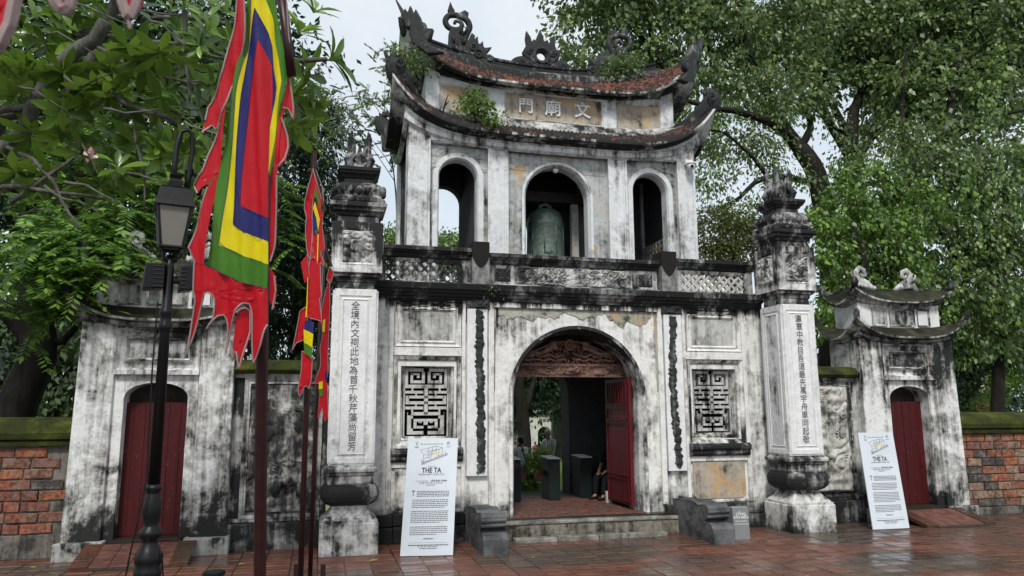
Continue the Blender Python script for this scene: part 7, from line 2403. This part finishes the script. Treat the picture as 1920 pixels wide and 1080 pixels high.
# --- left: shady tree with feather leaves over the left side gate
t9 = thing('feather_leaf_tree', 'thick-trunked tree with feather-like leaves overhanging the left side gate', 'tree', (-9.004, 2.5, 1.458), TG)
limb(t9, [(-9.132, 2.6, 1.197), (-9.056, 2.6, 2.069), (-8.858, 2.6, 2.694), (-8.817, 2.6, 3.148), (-8.963, 2.6, 3.695), (-8.891, 2.6, 4.255), (-8.739, 2.8, 5.165), (-8.539, 3, 6.23)], .34, .22, 'trunk')
limb(t9, [(-8.826, 2.6, 3.056), (-9.241, 2.5, 3.582), (-9.661, 2.3, 3.813)], .2, .14)
limb(t9, [(-8.825, 2.6, 3.514), (-8.352, 2.7, 3.915), (-8.172, 2.8, 4.513), (-7.974, 2.8, 5.307)], .16, .06)
limb(t9, [(-8.817, 2.6, 3.148), (-8.442, 2.6, 3.155), (-8.208, 2.6, 3.53)], .10, .04)
P_, T_, N_ = [], [], []
rg = np.random.default_rng(5)
def frond(base, d, L, droop, face=(0, -.35, 1.0)):
    n = 11
    d = np.array(d, float); d /= np.linalg.norm(d)
    s_ = np.cross(d, [0, 0, 1.0]); s_ /= max(np.linalg.norm(s_), 1e-6)
    for i in range(n):
        t = (i + 1) / n
        p = np.array(base) + d * L * t + np.array([0, 0, -droop * t * t * L])
        ax = d + np.array([0, 0, -2 * droop * t]); ax /= np.linalg.norm(ax)
        for q in (-1, 1):
            P_.append(p); T_.append(s_ * q * .9 + ax * .55 + np.array([0, 0, -.25])); N_.append(np.array(face) + rg.normal(size=3) * .25)
        if i == n - 1:
            P_.append(p); T_.append(ax); N_.append(np.array(face))
for (c, r_, k) in (((-7.294, 1.2, 5.756), .5, 40), ((-7.779, 1.2, 4.92), .55, 46), ((-8.345, 1.5, 6.045), .6, 46), ((-7.2, 1, 5.079), .4, 34), ((-8.341, 1.2, 4.371), .6, 44), ((-7.701, 0.6, 4.113), .4, 34), ((-6.879, 1.6, 5.631), .45, 34), ((-8.781, 1.6, 5.319), .6, 44), ((-7.895, 0.9, 3.663), .45, 30), ((-7.747, 1.8, 6.672), .6, 40), ((-8.594, 1, 3.82), .5, 34), ((-6.703, 1.8, 6.279), .5, 34), ((-7.024, -0.2, 3.99), .28, 16), ((-7.337, 0, 4.251), .4, 34), ((-8.143, 0.3, 4.515), .45, 34), ((-7.793, 0, 3.918), .35, 26), ((-8.34, 0.2, 4.009), .4, 26), ((-7.314, 0.3, 4.806), .35, 26), ((-6.727, 0.9, 5.347), .3, 18), ((-6.183, 2.2, 6.964), .6, 36), ((-5.519, 2.4, 6.267), .6, 40), ((-5.018, 2.6, 5.429), .5, 34), ((-8.409, 2.4, 7.743), .9, 50), ((-9.217, 2.4, 7.257), .9, 50), ((-7.231, 2.6, 8.065), .9, 50), ((-6.063, 2.8, 8.614), .9, 50), ((-5.141, 2.8, 7.941), .5, 30)):
    for _ in range(k):
        o = rg.normal(size=3) * r_ * .6
        frond(np.array(c) + o, [rg.normal() + .5, rg.normal() * .7 - .5, rg.normal() * .3 - .1], rg.uniform(.45, .75), rg.uniform(.15, .5))
n = len(P_)
leaf_cloud('foliage', np.array(P_), np.array(N_), np.array(T_), .15 * rg.uniform(.75, 1.15, n), .42, M['leaf_pinnate'], t9)
# --- shade trees farther behind on the left
t10 = thing('dark_tree', 'dark mass of a shade tree filling the gap behind the left side gate', 'tree', (-8.408, 8, 1.618), TG)
limb(t10, [(-8.434, 8, 0.385), (-8.674, 8, 2.878), (-8.853, 8, 6.144)], .3, .2, 'trunk')
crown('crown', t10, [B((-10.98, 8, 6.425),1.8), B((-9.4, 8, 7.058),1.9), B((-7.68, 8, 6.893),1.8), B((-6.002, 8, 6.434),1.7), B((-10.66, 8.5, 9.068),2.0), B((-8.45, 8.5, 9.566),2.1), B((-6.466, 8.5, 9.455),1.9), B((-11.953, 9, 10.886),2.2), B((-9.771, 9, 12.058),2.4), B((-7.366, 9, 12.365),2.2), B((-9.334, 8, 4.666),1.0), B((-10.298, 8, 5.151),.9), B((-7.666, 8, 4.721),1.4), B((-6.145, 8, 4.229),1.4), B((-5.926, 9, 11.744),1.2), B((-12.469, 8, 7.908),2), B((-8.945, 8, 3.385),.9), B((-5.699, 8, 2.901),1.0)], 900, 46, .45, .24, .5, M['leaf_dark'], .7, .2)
t11 = thing('leafy_tree', 'paler trees in the distance under the dark trunk beyond the left brick wall', 'tree', (-14.373, 22, 1.429), TG)
limb(t11, [(-14.32, 22, 0.806), (-14.481, 22, 2.688)], .3, .2, 'trunk')
crown('crown', t11, [B((-16.223, 22, 5.219),2.6), B((-13.978, 22, 3.541),2.2), B((-16.026, 22, 3.104),2.2), B((-12.381, 22, 3.121),2.2), B((-11.729, 23, 4.967),2.4), B((-14.618, 23, 5.36),2.2), B((-17.644, 22, 4.555),2.4)], 420, 40, .5, .3, .55, M['leaf_far'], .6, .2)

# --- light feathery sapling between left pillar and tower
t12 = thing('feathery_sapling', 'slender feathery sapling against the sky between left pillar and tower', 'tree', (-2.7, 4.2, 3.862), None)
limb(t12, [(-2.631, 4.2, 4.324), (-2.631, 4.2, 5.966), (-2.737, 4.2, 7.165), (-2.947, 4.2, 8.256), (-2.968, 4.2, 9.132)], .024, .006, 'trunk', n=5)
for q in ([(-2.708, 4.2, 6.924), (-3.193, 4.1, 7.582), (-3.672, 4, 8.231), (-3.904, 4, 8.452)], [(-2.872, 4.2, 8.015), (-2.513, 4.2, 8.927), (-2.347, 4.2, 9.712), (-2.061, 4.1, 9.955)], [(-2.947, 4.2, 8.256), (-3.335, 4.2, 8.841), (-3.801, 4.1, 8.873)], [(-2.737, 4.2, 7.165), (-3.186, 4.3, 7.838), (-3.556, 4.3, 7.843)], [(-2.719, 4.2, 7.411), (-2.74, 4.1, 7.989)]):
    limb(t12, q, .009, .003, 'twig', n=4)
P_, T_, N_ = [], [], []
for (c, sx, sz, k) in (((-2.712, 4.2, 9.927), .45, .16, 28), ((-2.416, 4.1, 9.528), .3, .16, 16), ((-3.048, 4.2, 9.06), .45, .16, 22), ((-3.682, 4.1, 8.7), .45, .12, 22), ((-3.78, 4.1, 8.199), .45, .16, 22), ((-2.975, 4.2, 8.44), .45, .2, 26), ((-2.786, 4.2, 7.837), .28, .2, 18), ((-3.556, 4.3, 7.843), .25, .1, 10), ((-3.315, 4.2, 8.098), .4, .1, 14)):
    for _ in range(k):
        b = np.array(c) + np.array([rg.normal() * sx, rg.normal() * .3, rg.normal() * sz])
        d = np.array([rg.normal(), rg.normal() * .6, -.15 + rg.normal() * .25])
        frond(b, d, rg.uniform(.2, .34), .25, (0, -1.1, .7))
n = len(P_)
leaf_cloud('foliage', np.array(P_), np.array(N_), np.array(T_), .085 * rg.uniform(.75, 1.2, n), .50, M['leaf_ficus'], t12)
# --- tree tops far behind the tower, seen through its arch and beside the pillar
t13 = thing('leafy_tree', 'distant bright tree top seen through the left arch of the tower', 'tree', (1.807, 26, 5.493))
limb(t13, [(1.853, 26, 1.213), (1.759, 26, 9.934)], .3, .15, 'trunk')
crown('crown', t13, [B((2.177, 26, 10.237),1.6,1.6,1.0), B((0.926, 26, 9.894),1.2), B((-0.854, 26, 10.089),1.2), B((-0.595, 26, 10.661),.6), B((3.169, 26, 9.715),1.2)], 260, 40, .3, .2, .55, M['leaf_bright'], .5, .2)
# --- trees in the garden beyond the arch
t14 = thing('garden_tree', 'dark garden tree trunk and canopy seen through the main arch', 'tree', (2.059, 11, 0.342))
limb(t14, [(2.057, 11, 0.103), (2.048, 11, 1.147), (1.952, 11, 2.124), (1.787, 11, 3.279), (1.57, 11, 4.786)], .22, .16, 'trunk')
limb(t14, [(1.984, 11, 1.797), (2.451, 11.4, 2.8), (3.002, 12, 4.23)], .12, .06)
crown('crown', t14, [B((2.91, 13, 3.405),1.5), B((4.295, 15, 2.941),1.4), B((2.152, 13, 2.499),1.2), B((4.392, 14, 3.476),1.4), B((3.11, 13, 4.324),2.0), B((5.201, 14, 3.292),1.8)], 260, 40, .35, .22, .5, M['leaf_dark'], .7, .1)
t15 = thing('garden_tree', 'brown tree trunk beside the lawn seen through the main arch', 'tree', (4.735, 16, -0.033))
limb(t15, [(4.694, 16, 0.067), (4.693, 16, 1.36), (4.739, 16, 2.979), (4.631, 16, 4.419)], .26, .2, 'trunk', mat='bark_grey')
crown('crown', t15, [B((6.005, 26, 1.987),2.2), B((8.672, 28, 2.272),2.6), B((7.719, 30, 2.899),3.0), B((9.913, 28, 2.269),2.6), B((5.055, 28, 2.28),2.6), B((10.827, 28, 1.097),2), B((8.928, 32, 0.731),2)], 300, 40, .5, .3, .5, M['leaf_dark'], .7, .1)
sh = thing('shrub', 'leafy green shrub between the two visitors behind the turnstile', 'shrub', (0.443, 4.4, 0.119))
limb(sh, [(0.443, 4.4, 0.096), (0.485, 4.4, 0.682)], .03, .015, 'stem')
crown('foliage', sh, [B((0.477, 4.5, 0.675),.26), B((0.326, 4.4, 0.459),.22), B((0.63, 4.6, 0.872),.2), B((0.445, 4.4, 0.287),.22), B((0.694, 4.6, 1.068),.1)], 80, 34, .09, .085, .5, M['leaf_shrub'], .5)
# lawn grass
k = 9000
gp = np.stack([rng.uniform(.8, 6, k), rng.uniform(4.3, 20, k), np.zeros(k)], 1)
tag(leaf_cloud('grass', gp, unit(k), unit(k) * .4 + np.array([0, 0, 1.0]), .1 * rng.uniform(.5, 1.2, k), .12, M['grass'], None), kind='stuff')

tl = []
for i in range(40):
    a = -58 + 3.1 * i
    if -12 < a < 22: continue
    tl.append((a, 34 + 3 * math.sin(i * 2.1), 2.6 + 1.2 * math.sin(i * 1.3), 2.6, 2.0, 3.2 + math.sin(i * 1.7)))
for i in range(10):
    tl.append((-13 - 3.2 * i, 9 + 1.5 * i, 1.8, 2.2, 1.8, 2.2))
    tl.append((13 + 3.2 * i, 11 + 1.5 * i, 1.8, 2.2, 1.8, 2.2))
tag(crown('treeline', None, tl, 560, 40, .5, .34, .5, M['leaf_dark'], .6, .2), 'dark line of distant trees beyond the temple walls', kind='stuff')

# --- frangipani close by on the left: grey branches ending in rosettes of long leaves
fr = thing('frangipani_tree', 'frangipani with grey crooked branches and rosettes of long leaves at upper left', 'tree', (-9.6, -5.6, 0))
W0 = (-9.6, -5.6, 0)
limb(fr, [W0, (-9.55, -5.5, 1.4), (-9.3, -5.3, 2.6), (-8.9, -5.0, 3.3)], .17, .12, 'trunk', 'bark_grey', 9)
def br(pts, r0, r1): return limb(fr, pts, r0, r1, 'branch', 'bark_grey', 7, .012)
br([(-8.9, -5.0, 3.3), (-7.486, -3.751, 4.341), (-7.202, -3.896, 4.77), (-6.756, -4.018, 4.819), (-6.465, -4.13, 5.046), (-6.237, -4.288, 5.628), (-6.047, -4.599, 5.943)], .085, .05)
br([(-8.9, -5.0, 3.3), (-7.198, -4.021, 4.272), (-6.828, -4.199, 4.764), (-6.6, -4.324, 5.157), (-6.293, -4.44, 5.377), (-6.178, -4.497, 5.539)], .075, .065)
br([(-7.403, -4.02, 4.569), (-7.118, -4.122, 4.74), (-6.78, -4.211, 4.763), (-6.447, -4.325, 4.934), (-6.254, -4.38, 4.968), (-5.957, -4.424, 4.784), (-5.613, -4.49, 4.659), (-5.478, -4.311, 4.635)], .045, .022)
br([(-6.782, -4.137, 5.554), (-6.482, -4.209, 5.527), (-6.233, -4.269, 5.511), (-5.782, -4.373, 5.448), (-5.432, -4.457, 5.421), (-5.079, -4.525, 5.293)], .03, .018)
br([(-5.939, -4.181, 5.781), (-5.582, -4.276, 5.806), (-5.169, -4.367, 5.725), (-4.965, -4.423, 5.75)], .03, .02)
br([(-5.47, -4.695, 5.645), (-5.457, -4.639, 5.299), (-5.422, -4.597, 5.004), (-5.396, -4.57, 4.806)], .022, .012)
br([(-6.317, -4.431, 5.363), (-6.168, -4.451, 5.254), (-5.872, -4.5, 5.104), (-5.529, -4.57, 5.004), (-5.236, -4.636, 4.953)], .024, .014)
br([(-7.238, -3.969, 4.026), (-6.898, -4.055, 4.024), (-6.557, -4.131, 3.964), (-6.177, -4.019, 3.969)], .03, .014)
br([(-6.99, -4.006, 3.877), (-6.66, -4.132, 4.122), (-6.471, -4.205, 4.269), (-6.329, -4.258, 4.367)], .026, .014)
br([(-7.205, -4.053, 4.47), (-6.81, -4.119, 4.271), (-6.609, -4.136, 4.072), (-6.453, -4.125, 3.776), (-6.351, -4.126, 3.628)], .026, .012)
br([(-5.932, -4.426, 4.759), (-5.873, -4.39, 4.463), (-5.787, -4.353, 4.118), (-5.765, -4.299, 3.773)], .018, .008)
br([(-5.873, -4.339, 4.775), (-5.749, -4.315, 4.449), (-5.566, -4.309, 4.148), (-5.436, -4.312, 3.972)], .016, .008)
br([(-5.012, -4.777, 5.445), (-4.697, -5.016, 5.152), (-4.407, -5.173, 5.032), (-4.152, -5.337, 4.998)], .03, .02)
br([(-5.001, -4.729, 5.149), (-4.688, -4.977, 4.912), (-4.466, -5.11, 4.749)], .026, .016)
for i in range(34):
    a, b = rnd.uniform(-7.4, -5.3), rnd.uniform(3.75, 5.75)
    y_ = -4.0 - .26 * (a + 7.2) + rnd.uniform(-.3, .2)
    u1, u2 = rnd.uniform(.10, .26), rnd.uniform(.32, .6)
    br([(a, y_, b), (a + u1, y_ - .05, b + rnd.uniform(-.12, .08)), (a + u2, y_ - .15, b + rnd.uniform(-.30, .05))], .014, .006)
def plum_leaf():
    b = MB()
    n = 5
    for i in range(n + 1):
        t = i / n
        w_ = .150 * math.sin(math.pi * min(1, t * .90 + .07) ** 1.55) + .004
        z = -.22 * t * t + .05 * t
        b.v += [(-w_, t, z + w_ * .25), (0, t, z), (w_, t, z + w_ * .25)]
    for i in range(n):
        k = i * 3
        b.f += [(k, k + 1, k + 4, k + 3), (k + 1, k + 2, k + 5, k + 4)]
    me = b.mesh('leaf', True)
    me.materials.append(M['leaf_plumeria'])
    return me
PL = plum_leaf()
ros = []
extra = []
rq = random.Random(21)
for _ in range(46):
    a = rq.uniform(-7.5, -4.9)
    extra.append(((a, -4.05 - .26 * (a + 7.2) + rq.uniform(-.2, .35), rq.uniform(4.0, 5.85)), rq.choice((8, 9, 10)), rq.uniform(.26, .36), rq.uniform(-.1, .5), rq.uniform(-.7, .5)))
for (c, n_, s_, tx, tz) in extra + list((((-4.129, -5.343, 4.998),13,.36,.9,.2), ((-4.452, -5.111, 4.735),12,.34,.5,-.4), ((-4.426, -5.021, 5.392),10,.34,.3,.6), ((-4.292, -4.993, 5.639),9,.34,.4,.6), ((-4.467, -4.865, 4.542),10,.34,.3,-.6), ((-4.329, -4.925, 4.687),8,.34,.7,-.4), ((-6.254, -4.38, 4.968),12,.34,.2,-.8), ((-6.13, -4.394, 4.869),9,.32,.5,-.6), ((-5.482, -4.702, 5.704),9,.30,.3,.8), ((-5.949, -4.611, 5.254),11,.36,.4,-.7), ((-5.802, -4.631, 5.156),10,.38,.3,-.8), ((-5.639, -4.781, 5.18),9,.36,.2,-.8), ((-6.841, -4.255, 5.109),11,.36,.1,-.5), ((-7, -4.417, 5.067),9,.4,-.2,-.7), ((-6.548, -4.321, 5.058),10,.34,.2,-.5), ((-6.683, -4.162, 5.554),9,.32,.2,.3), ((-6.389, -4.263, 5.704),9,.32,.3,.5), ((-6.937, -4.124, 5.707),9,.34,.2,.5), ((-5.287, -4.515, 5.547),10,.32,.4,.2), ((-5.145, -4.586, 5.749),10,.32,.4,.4), ((-5.586, -4.44, 5.549),9,.32,.4,.1), ((-4.993, -4.458, 5.39),9,.32,.5,-.1), ((-5.203, -4.547, 4.996),9,.30,.5,-.2), ((-5.455, -4.396, 4.488),8,.3,.5,-.3), ((-5.714, -4.303, 4.941),9,.3,.3,-.5), ((-6.377, -4.241, 4.342),10,.32,.4,.1), ((-6.529, -4.233, 4.516),9,.3,.1,-.3), ((-6.819, -4.159, 4.517),10,.32,.0,-.4), ((-6.952, -4.066, 4.173),10,.32,.1,-.4), ((-6.19, -4.078, 4.334),9,.3,.4,-.1), ((-6.977, -4.178, 4.863),8,.34,.1,-.5), ((-6.018, -4.27, 5.807),9,.32,.2,.4), ((-4.725, -4.866, 5.543),10,.34,.2,.4), ((-4.712, -4.81, 5.197),9,.34,.2,.0), ((-4.859, -4.634, 4.995),9,.32,.2,-.4), ((-5.012, -4.463, 4.836),8,.3,.1,-.5), ((-5.779, -4.333, 4.599),8,.3,.2,-.3), ((-5.475, -4.415, 5.244),9,.3,.3,-.2), ((-6.171, -4.231, 5.196),9,.32,.2,-.3), ((-6.529, -4.184, 5.452),9,.32,.2,0), ((-7.131, -4.049, 5.556),9,.34,.2,.1), ((-6.745, -4.011, 4.154),8,.3,.2,-.3), ((-5.665, -4.359, 5.805),8,.3,.2,.5), ((-4.36, -5.068, 4.959),9,.34,.6,-.1))):
    c = Vector(c)
    ax = Vector((tx, -.35, tz)).normalized()
    for k in range(n_):
        a = k * 2.4
        s1 = ax.cross(Vector((0, 0, 1)))
        if s1.length < .1: s1 = Vector((1, 0, 0))
        s1.normalize()
        s2 = ax.cross(s1)
        ln = s_ * rnd.uniform(.60, .98)
        d = (ax * rnd.uniform(.25, .9) + s1 * math.cos(a) + s2 * math.sin(a)).normalized()
        up = (ax - d * ax.dot(d)).normalized()
        x = d.cross(up)
        Mx = Matrix(((x.x, d.x, up.x, 0), (x.y, d.y, up.y, 0), (x.z, d.z, up.z, 0), (0, 0, 0, 1)))
        ros.append((c + ax * rnd.uniform(-.03, .03), Mx.to_euler(), ln))
ros.sort(key=lambda q: (q[0] - cam_l).length)
for c, e, ln in ros[:300]:
    put('leaf', PL, fr, c, e, scale=(ln, ln, ln))
me = join_meshes('leaf', [(PL, Matrix.Translation(c) @ e.to_matrix().to_4x4() @ Matrix.Scale(ln, 4)) for c, e, ln in ros[300:]])
me.polygons.foreach_set('use_smooth', [True] * len(me.polygons))
tag(link('leaf', me, fr, M['leaf_plumeria']), kind='stuff')
p_ = np.array((-6.262, -4.364, 4.278)) + rng.normal(size=(9, 3)) * .02
leaf_cloud('blossom', p_, unit(9), unit(9), np.full(9, .06), .8, simple('pale_pink_petal', (.75, .45, .47), .6), fr)

# ================================================================ weeds rooted on the roofs
def sapling(label, base, blobs, k, per, size, mat, asp=.45, stems=()):
    root = thing('roof_weed', label, 'plant', base, 'weeds growing on the gate roofs')
    for s_ in stems: limb(root, s_, .018, .006, 'stem', n=5)
    crown('foliage', root, blobs, k, per, .09, size, asp, M[mat], .5)
    return root
sapling('bright green sapling growing on the lower roof before the left attic panel', (-1.575, 0.8, 6.975), [B((-1.616, 0.75, 7.436),.17), B((-1.475, 0.72, 7.286),.16), B((-1.713, 0.75, 7.325),.12), B((-1.352, 0.7, 7.158),.12)], 34, 24, .085, 'leaf_bright', .5, [[(-1.575, 0.85, 6.974), (-1.61, 0.78, 7.449)], [(-1.734, 0.9, 7.436), (-1.902, 0.9, 7.593)]])
sapling('small fern hanging at the lower roof edge below the sapling', (-1.295, 0.65, 6.943), [B((-1.336, 0.6, 7),.10), B((-1.238, 0.6, 7.029),.08)], 14, 20, .07, 'leaf_bright', .4, [[(-1.283, 0.66, 6.928), (-1.336, 0.6, 7.04)]])
sapling('twiggy sapling sprouting over the upper left roof corner', (-2.554, 1, 8.06), [B((-2.876, 0.7, 8.083),.2,.2,.1), B((-2.581, 0.8, 8.115),.16), B((-3.018, 0.7, 8.187),.12), B((-2.464, 0.8, 7.997),.09)], 34, 16, .075, 'leaf_bright', .4, [[(-2.503, 1, 7.911), (-2.58, 0.8, 8.085), (-2.878, 0.7, 8.184)], [(-2.599, 1, 7.849), (-2.77, 0.8, 8.043)]])
sapling('clump of leafy weeds around the right ridge dragon', (1.594, 1.6, 8.582), [B((1.385, 1.5, 8.765),.17), B((1.72, 1.6, 8.886),.2), B((1.209, 1.5, 8.631),.1), B((1.899, 1.6, 8.965),.12)], 34, 20, .10, 'leaf_ficus', .5, [[(1.694, 1.7, 8.58), (1.736, 1.7, 9.17)], [(1.412, 1.5, 8.493), (1.293, 1.5, 8.755)]])
sapling('dry twig standing on the lower roof left of the sapling', (-2.167, 0.8, 7.18), [B((-2.093, 0.8, 7.459),.03)], 2, 3, .04, 'leaf_olive', .5, [[(-2.186, 0.8, 7.158), (-2.131, 0.8, 7.405), (-2.084, 0.8, 7.551)], [(-2.149, 0.8, 7.322), (-2.073, 0.8, 7.411)], [(-2.243, 0.8, 7.172), (-2.225, 0.8, 7.294)]])
sapling('tuft of weeds at the foot of the left balustrade post', (-1.559, -0.12, 3.885), [B((-1.561, -0.13, 3.892),.05,.05,.03)], 8, 10, .05, 'leaf_bright', .3, [[(-1.581, -0.1, 3.852), (-1.568, -0.12, 3.911)]])

# ================================================================ fallen leaves
LF = MB()
LF.v = [(0, -.05, .004), (.022, -.01, .012), (0, .055, .01), (-.022, -.01, .006)]
LF.f = [(0, 1, 2), (0, 2, 3)]
lm = LF.mesh('fallen_leaf'); lm.materials.append(M['leaf_yellow'])
for i, (g_, s_, lab) in enumerate((((-6.642, -0.723, 0.002), 1.3, 'yellow leaf fallen on the pavers left of the lamp'), ((-5.28, -1.032, 0.002), 1.6, 'long yellow leaf fallen near the foot of the brick ramp'), ((-5.016, -1.14, 0.002), 1.5, 'broad yellow leaf fallen beside the big flag pole'), ((-5.328, -1.158, 0.002), 1.0, 'thin pale leaf fallen behind the floor spotlight'), ((-3.363, -1.348, 0.002), 1.6, 'yellow leaf fallen before the left pillar'), ((-7.57, -0.604, 0.002), .8, 'small pale leaf fallen near the left brick wall'), ((-1.276, -1.667, 0.002), .7, 'tiny pale leaf fallen before the arch steps'))):
    o = link('fallen_leaf', lm)
    o.location = g_
    o.rotation_euler = (rnd.uniform(-.1, .2), rnd.uniform(-.1, .1), rnd.uniform(0, 6))
    o.scale = (s_ * 1.2, s_, s_)
    tag(o, lab, 'leaf', 'yellow leaves fallen on the pavers')
for pxy, lab in (((-6.812, -0.36, 3.301), 'yellow leaf lying on the lower roof of the left side gate'),):
    o = link('fallen_leaf', lm)
    o.location = pxy
    o.scale = (2, 2, 2)
    o.rotation_euler = (.2, 0, 1.5)
    tag(o, lab, 'leaf')
